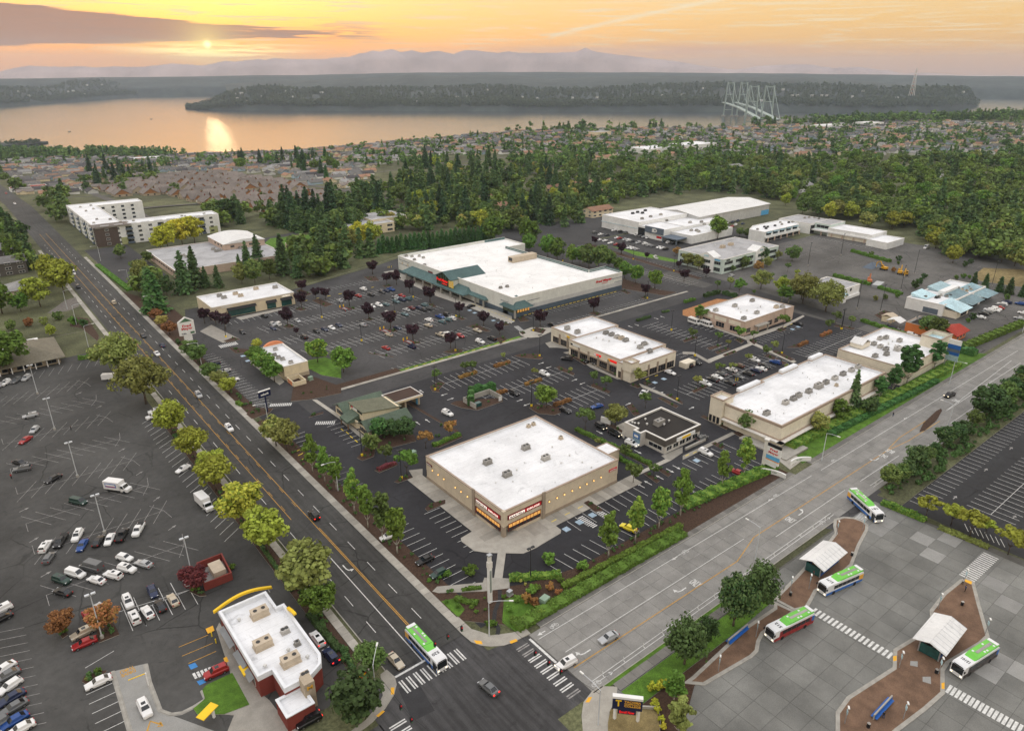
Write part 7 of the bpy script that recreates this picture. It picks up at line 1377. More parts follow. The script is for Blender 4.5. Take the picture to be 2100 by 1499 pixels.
# beside the road, far left and round the school
L_='yellow-green tree on the bank left of the asphalt road';trees(L_,4,[(330,260,15,'leaf_lime'),(395,305,15,'leaf_lime'),(250,390,13,'leaf_lime'),(60,800,14,'leaf_green'),(130,420,8,'leaf_green'),(300,180,9,'leaf_dark'),(15,430,13,'leaf_green'),(320,570,4.5,'leaf_lime')],'round','leaf_green',wf=1.0)
L_='leafy bush along the side street by the hipped-roof office';trees(L_,4,[(70,530,5,'leaf_mid'),(180,510,4.5,'leaf_rust'),(270,500,4.5,'leaf_olive'),(365,470,5,'leaf_mid'),(460,500,4.5,'leaf_green'),(520,510,4,'leaf_dark'),(40,620,4,'leaf_mid')],'shrub','leaf_mid',wf=.8,z=0)
trees('huge dense cedar beside the road and the school',4,[(960,420,17)],'cedar','leaf_cedar',wf=1.25);trees('pale yellow-green tree beside the huge cedar',4,[(880,270,11)],'maple','leaf_olive',wf=.8)
L_='dark fir standing on the grass bank behind the credit union';trees(L_,4,[(1140,305,16),(1210,270,15),(1345,270,9),(1270,270,8),(1530,190,14),(1590,130,13),(1745,190,17),(1830,210,10),(1980,190,13),(2010,100,17),(1480,200,9)],'fir','leaf_fir',wf=1.1)
L_='loose green tree on the grass bank behind the credit union';trees(L_,4,[(1570,250,11,'leaf_mid'),(1490,245,9,'leaf_olive'),(1660,220,10,'leaf_mid'),(1900,190,9,'leaf_mid'),(2060,170,10,'leaf_dark'),(1030,330,9,'leaf_dark')],'round',wf=.9)
trees('vivid yellow-green tree before the apartment block',0,[(345,512,14),(375,505,15),(400,500,15),(330,515,10)],'round','leaf_yellow',wf=1.0);trees('small tree by the brick corner of the apartment block',0,[(248,530,7),(305,540,6),(290,560,6)],'round','leaf_mid',wf=1.0)
# hedge of tall cedars behind the supermarket
for i in range(26):
    x=778+i*9.2;y=520-i*1.1+random.uniform(-2,2);tree('cedar',g(0,x,y),random.uniform(10,12.5),'leaf_cedar','tall hedge-like cedar behind the supermarket wall',1.1)
trees('yellow-green tree beside the tall cedar hedge',0,[(735,505,14,'leaf_yellow'),(765,500,12,'leaf_lime'),(715,515,12,'leaf_olive'),(690,540,11,'leaf_dark'),(655,545,11,'leaf_dark'),(1010,500,15,'leaf_green'),(1085,505,14,'leaf_green'),(1050,470,14,'leaf_mid')],'round',wf=1.0)
# ------------------------------------------------------------------ hedges, beds
def hedge(k, a, b, w, h, color, label, n=None):
    """clipped hedge as a leafy box along a line"""
    p, q = np.array(g(k, *a)), np.array(g(k, *b)); L = np.linalg.norm(q - p); cnt = int(L * (w + 2 * h) * 26 if n is None else n); cnt = min(cnt, 4200)
    r_ = rng; s = r_.uniform(-L / 2, L / 2, cnt); f = r_.uniform(0, w + 2 * h, cnt); top = f < w
    y=np.where(top,f-w/2,np.where(f<w+h,-w/2,w/2));z=np.where(top,h,np.where(f<w+h,f-w,f-w-h));z=z*(1+.18*np.sin(s*1.3+r_.uniform(0,6))*(h>.5));nn=np.stack([np.zeros(cnt),np.where(top,0,np.sign(y)),np.where(top,1.0,.3)],1)
    c = np.stack([s, y + r_.normal(0, .06, cnt), np.maximum(z + r_.normal(0, .07, cnt), .05)], 1); V = quads(c, nn, .2 if h < 1.2 else .27, .8)
    m0=MB();m0.box(-L/2+.1,L/2-.1,-w/2+.12,w/2-.12,0,h-.1);vv=np.array(m0.v)[np.array(m0.f).ravel()];V=np.concatenate([V,vv]);me=mesh_quads('hedge',V,color)
    c0 = (p + q) / 2; return link('hedge', me, None, (c0[0], c0[1], .1), atan2(q[1] - p[1], q[0] - p[0]), label, 'hedge')
for a in [(6,(1100,478),(1390,575),1.6,1.3,'leaf_green','clipped hedge between the daycare lane and the orange restaurant'),(6,(1700,660),(2090,500),3.2,2.2,'leaf_green','thick clipped hedge along the concrete road by the pale blue roofs'),(6,(1690,660),(1800,690),4.0,2.4,'leaf_cedar','fat rounded hedge beside the blue pylon sign'),(6,(655,1260),(1690,750),3.4,1.6,'leaf_green','long low hedge on the slope above the concrete road'),(6,(900,1180),(1560,850),2.2,1.2,'leaf_cedar','upper hedge on the slope behind the long low one'),
          (8,(1070,870),(2100,285),3.0,1.1,'leaf_green','long clipped hedge between the concrete road and the drugstore lot'),(8,(1360,620),(2090,240),1.4,.9,'leaf_bright','second hedge behind the long one at the drugstore lot'),(6,(0,1620),(560,1380),3.4,1.3,'leaf_green','clipped hedge running up to the white pylon sign'),
          (9,(1225,100),(1490,210),1.6,1.2,'leaf_green','dark hedge between the bus plaza entry and the college lot'),(9,(1575,250),(1880,375),1.3,.8,'leaf_olive','low hedge along the kerb of the college lot'),('h',(1180,700),(1650,830),2.2,1.5,'leaf_green','long hedge between the two halves of the worn lot'),('h',(960,1000),(1400,1110),2.0,1.4,'leaf_green','hedge behind the vacant shop'),('h',(1510,1150),(1790,1230),2.0,1.3,'leaf_green','hedge beyond the skip in the worn lot'),
          (5,(565,1250),(730,1180),1.2,1.0,'leaf_green','curved green hedge behind the bank drive-through'),(5,(225,1395),(335,1355),1.2,.9,'leaf_red','dark red hedge in a kerbed island'),(5,(725,830),(830,795),1.3,.9,'leaf_rust','russet hedge in the first bay row of the shop lot'),(5,(940,760),(1035,733),1.3,.9,'leaf_rust','russet hedge near the lamp of the shop lot'),(5,(1130,870),(1230,840),1.3,.9,'leaf_rust','russet hedge in the second bay row of the shop lot'),(5,(955,930),(1015,908),1.3,1.0,'leaf_rust','russet hedge beside the dumpster enclosure'),(5,(1310,1000),(1410,965),1.2,1.0,'leaf_rust','russet hedge in the third bay row of the shop lot'),
          (6,(710,635),(765,610),1.3,1.1,'leaf_rust','brown hedge block in the wide striped bays'),(6,(850,572),(910,548),1.3,1.1,'leaf_rust','brown hedge block further along the wide striped bays'),(5,(1445,1145),(1900,1360),1.5,.8,'leaf_green','low green hedge along the cafe drive-through'),(5,(1630,1280),(1830,1390),1.3,.8,'leaf_green','low green hedge below the drugstore annex'),('b',(1845,850),(1930,835),1.2,.7,'leaf_dark','dark low hedge near the playground corner'),('b',(1535,955),(1700,905),1.4,.8,'leaf_dark','dark low hedge by the lane to the daycare'),('d',(20,730),(150,695),1.2,1.2,'leaf_green','green hedge outside the playground fence'),('d',(260,660),(450,610),1.4,1.8,'leaf_dark','tall dark hedge outside the playground'),('d',(490,620),(660,665),1.4,1.8,'leaf_dark','tall dark hedge at the daycare corner'),
          (4,(485,715),(630,690),1.4,1.4,'leaf_green','green hedge at the edge of the hipped-roof office'),(4,(1460,985),(1490,1000),1.4,1.0,'leaf_green','short hedge at the end of the bank lot'),(4,(1090,600),(1105,620),1.2,1.0,'leaf_dark','small dark hedge below the white pylon sign'),(4,(600,135),(800,290),3.0,1.0,'leaf_green','green bank of low hedge along the asphalt road by the school'),(8,(740,635),(860,620),.8,.6,'leaf_green','tiny clipped hedge by the corner garden path'),(8,(700,690),(840,720),1.2,.7,'leaf_green','curved low hedge in the corner garden'),(8,(1035,565),(1350,545),1.8,1.0,'leaf_green','dark green hedge at the edge of the drugstore lot corner'),(8,(0,985),(75,1130),1.0,.8,'leaf_dark','dark hedge beside the drive-through exit'),(7,(1560,290),(1800,640),.8,.6,'leaf_dark','low dark hedge below the roadside trees'),(7,(1900,780),(2090,1010),1.4,.8,'leaf_dark','low dark hedge behind the fast-food restaurant')]:hedge(*a)
# kerbed planting islands
def bed(k, pts, matn='mulch', z=.16):
    pl = poly(k, pts); return slabp('planting_bed', pl, 0, z, ['kerb', matn])
BEDS=[(5,[(545,880),(600,850),(640,855),(600,900),(605,915),(560,910)]),(5,[(720,835),(740,815),(835,790),(830,808)]),(5,[(940,762),(1040,725),(1038,740),(950,770)]),(5,[(1065,690),(1100,680),(1210,680),(1240,705),(1220,712),(1100,700)]),(5,[(1125,870),(1235,832),(1232,848),(1135,880)]),(5,[(1325,760),(1345,752),(1437,800),(1425,812),(1335,775)]),(5,[(1535,870),(1555,862),(1655,910),(1645,922),(1540,880)]),
        (5,[(672,985),(700,970),(800,960),(990,950),(995,970),(840,1025),(740,1010)]),(5,[(1155,1010),(1200,990),(1330,1000),(1350,1040),(1310,1055),(1210,1045)]),(5,[(1445,1140),(1470,1132),(1910,1360),(1890,1372),(1470,1165)]),(5,[(1620,1270),(1640,1265),(1840,1385),(1825,1402)]),(5,[(1930,1380),(1955,1375),(2030,1420),(2010,1435)]),(5,[(1860,1415),(1880,1408),(1960,1460),(1940,1474)]),(5,[(205,1395),(330,1345),(350,1360),(235,1410)]),(5,[(325,1465),(350,1450),(420,1425),(440,1440),(350,1472)]),(5,[(97,1320),(150,1250),(210,1270),(200,1310),(130,1335)]),(5,[(150,1250),(200,1190),(380,1140),(450,1180),(460,1215),(270,1265)]),
        (5,[(400,965),(640,1110),(720,1150),(745,1190),(600,1255),(560,1255),(715,1170),(630,1115),(395,980)]),(5,[(1390,680),(1420,670),(1500,710),(1520,740),(1495,745)]),(5,[(1595,765),(1620,755),(1730,810),(1705,825)]),(5,[(1775,870),(1800,860),(1845,880),(1825,890)]),(5,[(1855,855),(1880,845),(1910,862),(1880,875)]),(5,[(1945,950),(1970,945),(2075,1000),(2060,1012)]),(5,[(1990,930),(2010,925),(2099,975),(2099,990)]),(5,[(1755,1000),(1790,985),(1840,1050),(1800,1060)]),
        (5,[(1095,545),(1120,540),(1135,552),(1115,560)]),(5,[(1160,535),(1200,515),(1260,530),(1240,555)]),(5,[(1520,430),(1560,415),(1600,430),(1580,445)]),(5,[(1085,460),(1120,445),(1155,475),(1100,482)]),(5,[(1840,335),(1865,325),(1890,335),(1870,345)]),(5,[(1715,290),(1740,285),(1785,305),(1760,312)]),(5,[(1730,215),(1985,295),(1960,305),(1730,260)]),
        ('a',[(1540,1020),(1660,985),(1835,1080),(1780,1085),(1580,1025)]),('a',[(1400,900),(1440,890),(1530,930),(1480,945)]),('a',[(280,935),(350,915),(400,935),(350,945)]),('a',[(545,1060),(660,1060),(700,1080),(640,1090)]),('a',[(800,1205),(960,1205),(980,1225),(900,1240)]),('a',[(1250,1335),(1400,1290),(1500,1310),(1480,1345),(1330,1350)]),('a',[(1060,740),(1130,735),(1170,780),(1110,790)]),('a',[(330,1340),(640,1390),(640,1400),(330,1350)]),('a',[(60,790),(150,790),(180,805),(110,815)]),('a',[(275,410),(420,400),(470,460),(350,460)]),('a',[(500,520),(600,510),(620,530),(540,540)]),('a',[(1900,1170),(2000,1140),(2040,1180),(1960,1240)]),('a',[(1960,985),(2030,975),(2070,1000),(2000,1012)]),
        (4,[(1375,600),(1440,575),(1480,590),(1400,608)]),(4,[(1410,645),(1430,640),(1560,655),(1540,670),(1450,675)]),(4,[(1815,405),(1840,390),(1890,405),(1850,415)]),(4,[(1820,290),(1850,280),(1920,310),(1880,325)]),(4,[(1920,350),(1960,340),(2050,375),(2000,390)]),(4,[(1740,510),(1780,495),(1815,510),(1790,522)]),(4,[(1515,1050),(1590,1010),(1680,1015),(1660,1040),(1550,1080)]),(4,[(1900,1070),(1920,1055),(1990,1035),(1990,1045)]),(4,[(1810,840),(1870,800),(1960,830),(2099,880),(2099,920),(1900,960),(1790,970)]),
        (6,[(150,640),(230,620),(240,630),(165,655)]),(6,[(200,665),(280,640),(295,650),(215,680)]),(6,[(245,685),(320,655),(335,668),(260,695)]),(6,[(320,590),(350,580),(380,600),(360,615)]),(6,[(405,595),(430,585),(460,605),(440,622)]),(6,[(0,595),(80,570),(95,580),(10,608)]),(6,[(550,665),(575,655),(690,715),(665,722)]),(6,[(500,690),(530,680),(640,735),(620,745)]),(6,[(55,905),(140,870),(150,882),(70,920)]),(6,[(110,1065),(130,1055),(280,1130),(270,1145)]),(6,[(175,1230),(200,1220),(260,1250),(240,1265)]),(6,[(310,1165),(340,1155),(600,1290),(610,1310),(560,1310)]),(6,[(575,530),(610,515),(640,530),(600,545)]),(6,[(860,560),(900,540),(920,555),(870,575)]),(6,[(940,500),(1060,520),(1050,530),(930,510)]),(6,[(640,640),(760,600),(775,612),(720,640)]),(6,[(1225,470),(1290,425),(1240,410),(1180,440)]),
        (7,[(385,930),(420,905),(345,820),(330,850)]),(7,[(610,955),(595,930),(600,830),(690,820),(725,880),(735,905)]),(7,[(1165,640),(1190,570),(1255,640),(1270,665),(1230,670)]),(7,[(505,1195),(520,1160),(600,1130),(660,1125),(640,1150),(530,1210)]),(8,[(515,130),(540,100),(640,75),(640,100),(530,145)]),(8,[(1490,95),(1520,80),(1600,130),(1605,145),(1560,150)]),('c',[(1100,700),(1180,690),(1360,800),(1350,830),(1280,790)])]
for k, pts in BEDS: bed(k, pts)
bed(6, [(1455, 1160), (1480, 1105), (1560, 1030), (1590, 1015), (1595, 1030), (1560, 1090), (1490, 1150)], 'mulch', .2)
# mulch and grass strips
ZB = .1
for nm,pl,mt in [('planting_bed',rect(66.8,71.2,105,222),'mulch'),('planting_bed',rect(66.8,70.8,230,296),'mulch'),('planting_bed',[(66.8,310),(71,310),(80,345),(80,380),(66.8,420)],'mulch'),('planting_bed',[(77,90.3),(178,90.3),(178,97.8),(100,97.8),(86,101),(72,108),(66.9,104),(66.9,101)],'mulch'),('grass_verge',[(186,90.4),(330,90.4),(326,98),(262,98.2),(262,99.9),(198,99.8),(196,94.2),(187,94)],'grass'),('planting_bed',rect(41.6,44.5,104,250),'mulch'),('grass_verge',rect(186.5,330,61.3,68.0),'earth'),('planting_bed',rect(101,128,229.4,233.5),'mulch'),('planting_bed',rect(128,190,229.4,231.3),'grass'),('grass_verge',[(84,368),(140,368),(205,388),(290,422),(290,440),(190,425),(165,427),(90,426),(72,400)],'earth'),('dry_field',poly('e',[(1470,400),(1600,300),(2300,330),(2300,560),(1950,520),(1560,460)]),'grass_dry'),('planting_bed',[(282,270),(286.5,270),(292,250),(300,231),(290,231),(283,252)],'mulch'),('planting_bed',[(284.5,262),(290,262),(292,345),(286,345)],'mulch'),('planting_bed',[(330,240),(334,240),(346,345),(341,345)],'mulch'),('grass_verge',rect(18,44,362,560),'earth'),('parking_lot',rect(69,95,437,541),'asphalt_mid'),('dirt_patch',poly(4,[(290,430),(400,350),(465,330),(490,385),(420,415)]),'gravel'),('planting_bed',poly(4,[(430,450),(540,460),(610,570),(600,600),(500,520),(430,510)]),'mulch'),('grass_verge',[(352,330),(358,262),(350,275),(345,300)],'grass')]:
    ZB += .004; slabp(nm, pl, 0, ZB, ['kerb', mt])
slabp('lawn', poly(4, [(1890, 720), (2000, 700), (2099, 740), (2099, 830), (1980, 810), (1900, 770)]), 0, .18, ['kerb', 'grass'])
for pts,mt in [([(615,700),(720,800),(760,750),(700,680)],'grass'),([(1000,690),(1110,660),(1250,770),(1300,790),(1070,890),(990,830)],'grass')]:MB().sheet(poly(8,pts),.15).build('lawn',mt,kind='structure')
sheet('lawn',[(80,61.5),(112,61.5),(128,62),(128,66),(80,66)],.11,'grass');sheet('planting_bed',[(76,50),(92,58),(112,61.4),(80,61.4),(78,66),(72,66),(70,50)],.1,'mulch')
# low shrubs in beds
def shrubs(label, k, lst, color, h=1.0, wf=1.0):
    for it in lst: tree('shrub', g(k, it[0], it[1]), (it[2] if len(it) > 2 else h) * random.uniform(.9, 1.1), it[3] if len(it) > 3 else color, label, wf, .1)
shrubs('rounded green shrub in the corner garden below the obelisk',8,[(540,580),(605,560),(650,545,1.8),(795,535,2.6),(680,640,.7),(800,745,.8),(830,770,.8),(885,685,.6),(885,755,.7),(1000,680,.9),(910,850,1.4),(940,850,1.2),(720,740,1.0),(650,710,.8),(1345,580,1.4),(1480,500,2.4,'leaf_bright'),(1270,465,3.0,'leaf_bright'),(1100,580,.8,'leaf_gold'),(1130,600,.7,'leaf_gold')],'leaf_green')
shrubs('russet rounded shrub beside the green utility cabinet',8,[(1145,710,2.6),(1185,730,2.4),(1285,630,2.0),(1335,660,1.5)],'leaf_rust',wf=.8);shrubs('bright green shrub mound beside the green utility cabinet',8,[(1040,760,1.6),(1060,830,1.5),(1150,800,1.6),(1230,780,1.4),(1080,700,1.6),(1200,630,2.0),(1170,650,2)],'leaf_bright')
shrubs('pale yellow shrub by the college sign',8,[(1905,1240,1.6),(1950,1235,1.5),(1990,1225,1.5),(1925,1340,1.3),(1950,1380,1.2),(1965,1430,1.2),(1980,1480,1.2)],'leaf_yellow')
random.seed(33)
SV = []
def tuft(p, h, wf=1.0):
    a=random.uniform(0,6.28);V=TV[random.randrange(2)];c_,s_=cos(a),sin(a);V=V*np.array([h*wf,h*wf,h]);SV.append(np.stack([V[:,0]*c_-V[:,1]*s_+p[0],V[:,0]*s_+V[:,1]*c_+p[1],V[:,2]+.1],1))
TV = [round_crown(.62, .0, 1.0, 9, 20, .14, seed=q) for q in (5, 6)]
for i in range(60): tuft((random.uniform(103, 178), random.choice([97.2, 96.6, 95.5])), random.uniform(.5, .9))
for i in range(90): tuft((random.uniform(67.4, 70.6), random.uniform(108, 292)), random.uniform(.5, 1.1))
for i in range(60): tuft((random.uniform(42, 44.2), random.uniform(106, 246)), random.uniform(.7, 1.4))
for i in range(150): tuft((random.uniform(188, 320), random.uniform(61.8, 67.6)), random.uniform(.8, 2.4))
for k, pts in BEDS:
    pl = poly(k, pts); c = np.mean(pl, 0)
    for i in range(4 if len(pl) < 6 else 8): p = c * .4 + np.array(random.choice(pl)) * .6; tuft(p * .8 + c * .2, random.uniform(.5, 1.0), .9)
link('undergrowth',mesh_quads('undergrowth',np.concatenate(SV),'wood_near'),kind='stuff',label='small mixed shrubs in the mulch beds of the shop lots',cat='shrubs')
shrubs('shrub in the islands of the fast-food lot',7,[(400,890,1.6),(610,1140,1.2,'leaf_green'),(1210,630,2.0,'leaf_green'),(540,1185,.8,'leaf_olive'),(1430,500,1.4,'leaf_green')],'leaf_green');trees('reddish tree in an island of the fast-food lot',7,[(395,905,4.6,'leaf_rust'),(650,880,5,'leaf_rust'),(1205,640,5,'leaf_red')],'maple',wf=1.1)
# ------------------------------------------------------------------ street furniture, signs, shelters
def lamp_tall(label, pos, h=11.5, matn='pole_white', heads=2, base='yellow_base'):
    o=thing('lamp_post',label,'lamp post',(*pos,0));m=MB();m.cyl((0,0,0),(0,0,h),.14,.09,8);m.build('pole',matn,o);m=MB();m.cyl((0,0,0),(0,0,.8),.4,.38,10);m.build('base',base,o)
    for s in ((-1,1) if heads==2 else (1,)):m=MB();m.box(s*.15,s*1.0,-.28,.28,h-.1,h+.18);q=m.build('lamp_head',matn,o);m=MB();m.box(s*.25,s*.9,-.2,.2,h-.13,h-.1);m.build('lens','lamp_glass',q)
for k,x,y in [(4,232,925),(4,338,1145),(4,478,1435),(7,645,280),(7,1185,560),(7,630,925)]:lamp_tall('tall white lamp post among the angled parking bays',g(k,x,y),11.5,'pole_white',2,'concrete')
for k,x,y in [('a',250,1195),('a',1405,1320),('a',655,850),('a',885,660),('a',1412,895),(5,577,900),(5,1170,1000),(5,1220,692),(5,128,1305),(5,370,1445),('b',262,1075),('b',1665,675),('b',1960,1065),('b',625,215),('b',1492,195),('b',1990,340),(4,1390,575),(4,1980,455),(6,610,675),(6,75,690),('d',1950,1050),(5,2065,960),(6,978,525)]:lamp_tall('black lamp post on a yellow base in the shopping-centre lots',g(k,x,y),9.5,'pole_black')
for k,x,y in [('h',640,870),('h',1045,745),('h',1245,1400),('h',1780,1180),('h',1530,1440),('h',1950,970),('e',1700,525)]:lamp_tall('dark lamp post standing in the worn lot',g(k,x,y),14,'pole_black',1,'concrete')
lamp_tall('black lamp post beside the drugstore corner hedge', g(8, 1163, 565), 9.0, 'pole_black')
def cobra(label, pos, rz, h=9.5, arm=3.2):
    o=thing('street_lamp',label,'street lamp',(*pos,0),rz);m=MB();m.cyl((0,0,0),(0,0,h),.15,.09,8);m.tube([(0,0,h),(arm*.5,0,h+.35),(arm,0,h+.4)],.06);m.build('pole','pole_white',o);m=MB();m.box(arm,arm+.9,-.16,.16,h+.3,h+.5);m.build('lamp_head','lamp_glass',o)
for k,x,y,rz in [(4,958,435,pi),(4,1240,745,pi),(4,1655,1140,pi),(4,620,108,pi),(4,800,265,pi),(5,-20,1520,pi),(4,545,635,0),(4,472,500,0),(4,415,405,0)]:cobra('steel street lamp arching over the asphalt road',g(k,x,y),rz)
for k,x,y,rz in [(6,855,1335,-pi/2),(6,1640,865,-pi/2),(6,1625,1150,pi/2),(9,445,445,pi/2),(6,2090,545,-pi/2)]:cobra('steel street lamp arching over the concrete road',g(k,x,y),rz)
# signal masts, span wires, hanging signals
MP = [g(8, 910, 915), g(8, 215, 1300), g(8, 1580, 1460)]
for p,lb,rz in [(MP[0],'tall signal mast with a lamp arm at the garden corner',-.7),(MP[1],'signal mast with a curved arm at the arch-sign corner',.9),(MP[2],'signal mast with side signals at the college sign corner',1.6)]:cobra(lb,p,rz,9.2 if p is MP[0] else 8.6,4.2)
for a,b,lst in [(MP[1],MP[0],[(740,865),(655,915),(575,960)]),(MP[0],MP[2],[(1192,1015),(1275,1075),(1350,1130)]),(MP[1],(44,72),[(365,1345),(430,1425)])]:
    pts=[(*a,7.6)]+[(*g(8,x,y,5.8),6.6) for x,y in (lst if a !=MP[1] or b !=MP[0] else lst[::-1])]+[(*b,7.6)];m=MB();m.tube(pts,.03,5);m.build('span_wire','black',label='thin span wire over the intersection carrying %d signals to the %s' % (len(lst),{0:'garden corner',1:'college corner',2:'far kerb'}[[MP[0],MP[2],(44,72)].index(b)]),cat='wire')
    for x, y in lst:
        p=g(8,x,y,5.8);o=thing('traffic_signal','black traffic signal hanging from the wire over the intersection','traffic light',(*p,5.2));m=MB();m.box(-.2,.2,-.2,.2,0,1.15);m.cyl((0,0,1.15),(0,0,1.5),.04);m.build('housing','sign_black',o)
        for i,c in enumerate(('sign_green','sign_black','sign_red')):m=MB();m.cyl((0,-.2,.22+.36*i),(0,-.34,.22+.36*i),.15,.15,8);m.build('lens',c,o)
# white obelisk clock pylon
p=g(8,915,705);o=thing('sign_tower','tall slender white sign tower standing in the corner garden','sign tower',(*p,0));m=MB();m.box(-.42,.42,-.36,.36,0,9.6);m.build('shaft','sign_white',o);m=MB();m.box(-.5,.5,-.44,.44,9.6,11.2);m.box(-.36,.36,-.3,.3,11.2,12.8);m.build('head','coping_white',o);m=MB();m.box(-.5,.5,-.45,.45,12.8,13.1);m.build('cap','steel',o);m=MB();m.box(-.25,.25,-.38,-.36,3,9);m.build('panel','steel',o)
# pylon signs
def board(o, c, right, w, z0, z1, matn, txt=(), d=.25, name='sign_panel'):
    R_=Vector((*right,0)).normalized();N_=Vector((R_.y,-R_.x,0));c=Vector((*c,0));m=MB();q=[c+R_*sx*w/2+N_*sn*d for sx in (-1,1) for sn in (-1,1)];q=[q[0],q[2],q[3],q[1]];m.prism([(v.x,v.y) for v in q],z0,z1,bottom=True);b=m.build(name,matn,o)
    for s, x, z, tw, th, tm in txt: lettering(s, c + R_ * x + N_ * (d + .03) + Vector((0, 0, z)), R_, (0, 0, 1), tw, th, tm, b, .03)
    return b
p=g(4,1165,612);o=thing('pylon_sign','white house-shaped pylon sign with red lettering beside the asphalt road','sign',(*p,0));m=MB();m.box(-1.7,1.7,-.3,.3,0,4.2);m.build('stem','sign_white',o)
b=board(o,(0,0),(1,0),6.6,4.0,10.2,'sign_white',[('Fred',.1,8.2,3.6,1.25,'sign_red'),('Meyer',.1,6.8,4.6,1.4,'sign_red'),('FedEx',-1.4,4.8,2.0,.6,'sign_navy')],.4);m=MB();m.add([(-3.3,s,10.2) for s in (-.4,.4)]+[(3.3,s,10.2) for s in (-.4,.4)]+[(0,s,12.2) for s in (-.4,.4)],[(0,2,4),(1,5,3),(0,4,5,1),(2,3,5,4)]);m.build('pediment','sign_white',o);m=MB();m.add([(-2.6,-.43,10.0),(2.6,-.43,10.0),(0,-.43,11.7)],[(0,1,2)]);m.box(1.2,2.9,-.46,-.42,4.4,5.3);m.build('pediment_mark','sign_green',o)
p=g(0,1565,960);o=thing('pylon_sign','white pylon sign with shop boards at the driveway by the concrete road','sign',(*p,0));m=MB();m.box(-.5,.5,-.5,.5,0,9.6);m.box(-.7,.7,-.7,.7,9.6,10);m.build('post','coping_white',o)
board(o,(-.1,-2.7),(0,-1),4.4,8.2,9.1,'sign_black',());board(o,(-.1,-2.7),(0,-1),4.4,5.4,8.18,'sign_white',[('Fred',0,7.4,2.4,.8,'sign_red'),('Meyer',0,6.3,3.2,.9,'sign_red')]);board(o,(-.1,-2.6),(0,-1),4.2,3.9,5.2,'sky_blue');board(o,(-.1,-2.6),(0,-1),4.2,2.7,3.88,'sign_white');board(o,(-.12,-2.6),(0,-1),4.25,3.75,4.05,'sign_orange');board(o,(-.1,-2.2),(0,-1),3.4,1.9,2.6,'sign_white')
p=g('e',1185,1500);o=thing('pylon_sign','tall blue-boarded pylon sign beside the fat rounded hedge','sign',(*p,0));m=MB();[m.box(-.2,.2,y,y+.3,0,11.2) for y in (-2.2,2)];m.build('post','steel',o)
for z0,z1,c in [(9.2,11.2,'sign_white'),(7.4,9.1,'sign_blue'),(6.1,7.3,'slate'),(4.8,6.0,'sign_blue'),(2.4,4.6,'paleblue_roof')]:board(o,(-.2,0),(0,-1),4.6,z0,z1,c)
p=g(4,1645,1035);o=thing('pylon_sign','navy bank sign on a tall blue post by the zebra crossing','sign',(*p,0));m=MB();m.cyl((0,0,0),(0,0,6.2),.32,.28,10);m.build('post','sign_navy',o);board(o,(-.1,0),(1,.15),4.4,6.0,8.2,'sign_navy',[('usbank',0,7.1,3.0,.8,'sign_white')]);board(o,(-.1,0),(1,.15),4.5,8.2,8.5,'sign_white',name='top_strip')
a,b=np.array(g(8,1680,1425)),np.array(g(8,1822,1442));d_=(b-a)/np.linalg.norm(b-a);c=(a+b)/2;o=thing('college_sign','navy college sign with yellow emblem on two grey posts','sign',(*c,0));L2=np.linalg.norm(b-a)
for s in (-1, 1): q = d_ * s * L2 / 2; m = MB(); m.box(q[0] - .22, q[0] + .22, q[1] - .22, q[1] + .22, 0, 3.2); m.build('post', 'sign_white', o)
W2=L2*1.28;pb=board(o,(0,0),d_,W2,3.1,5.6,'sign_navy',[('TACOMA',W2*.17,5.1,W2*.56,.52,'sign_gold'),('COMMUNITY',W2*.17,4.6,W2*.55,.3,'sign_gold'),('COLLEGE',W2*.17,4.1,W2*.55,.52,'sign_gold'),('T',-W2*.3,4.6,W2*.2,1.5,'sign_yellow')],.35);board(o,(0,0),d_,W2*1.02,5.6,6.1,'sign_white',(),.4,'top_strip');board(o,(0,0),d_,L2*.78,2.0,3.08,'sign_navy',[('Enroll Now',0,2.5,L2*.64,.62,'lit_red')],.3,'message_board')
bed(8,[(1640,1450),(1655,1370),(1850,1350),(1950,1360),(1960,1560),(1640,1560)],'grass_dry',.35);m=MB();pts=[g(8,*q) for q in [(1840,1362),(1950,1368),(1962,1440),(1955,1540)]];[m.prism([(u[0]-.12,u[1]-.12),(v[0]-.12,v[1]-.12),(v[0]+.12,v[1]+.12),(u[0]+.12,u[1]+.12)],0,.9) for u,v in zip(pts,pts[1:])];m.build('retaining_wall','concrete',label='low concrete wall curving behind the college sign',cat='wall')
p=g(8,135,1205);o=thing('arch_sign','small red sign with golden arches at the street corner','sign',(*p,0));m=MB();m.box(-.15,.15,-.15,.15,0,1.6);m.build('post','steel',o);board(o,(0,0),(.85,-.5),2.0,1.5,3.3,'sign_red',[('M',0,2.45,1.3,1.1,'sign_yellow')],.2)
def monument(label, k, x, y, rz, s):
    o = thing('monument_sign', label, 'sign', (*g(k, x, y), 0), rz); m = MB(); n = 8; R_ = 7.0
    for i in range(n):t0,t1=-.55+1.1*i/n,-.55+1.1*(i+1)/n;A=[(R_*sin(t)*1.0,R_*(1-cos(t))*-1) for t in (t0,t1)];m.prism([(A[0][0],A[0][1]-.25),(A[1][0],A[1][1]-.25),(A[1][0],A[1][1]+.25),(A[0][0],A[0][1]+.25)],0,1.5)
    m.build('wall', 'sign_white', o); q = lettering(s, (0, -.32, .85), (1, 0, 0), (0, 0, 1), 5.4, .5, 'sign_green', o, .02)
monument('curved white monument sign on the green slope by the driveway',6,710,1340,-.35,'JAMES CENTER');monument('curved white monument sign below the white pylon sign',6,556,1418,-1.2,'JAMES CENTER')
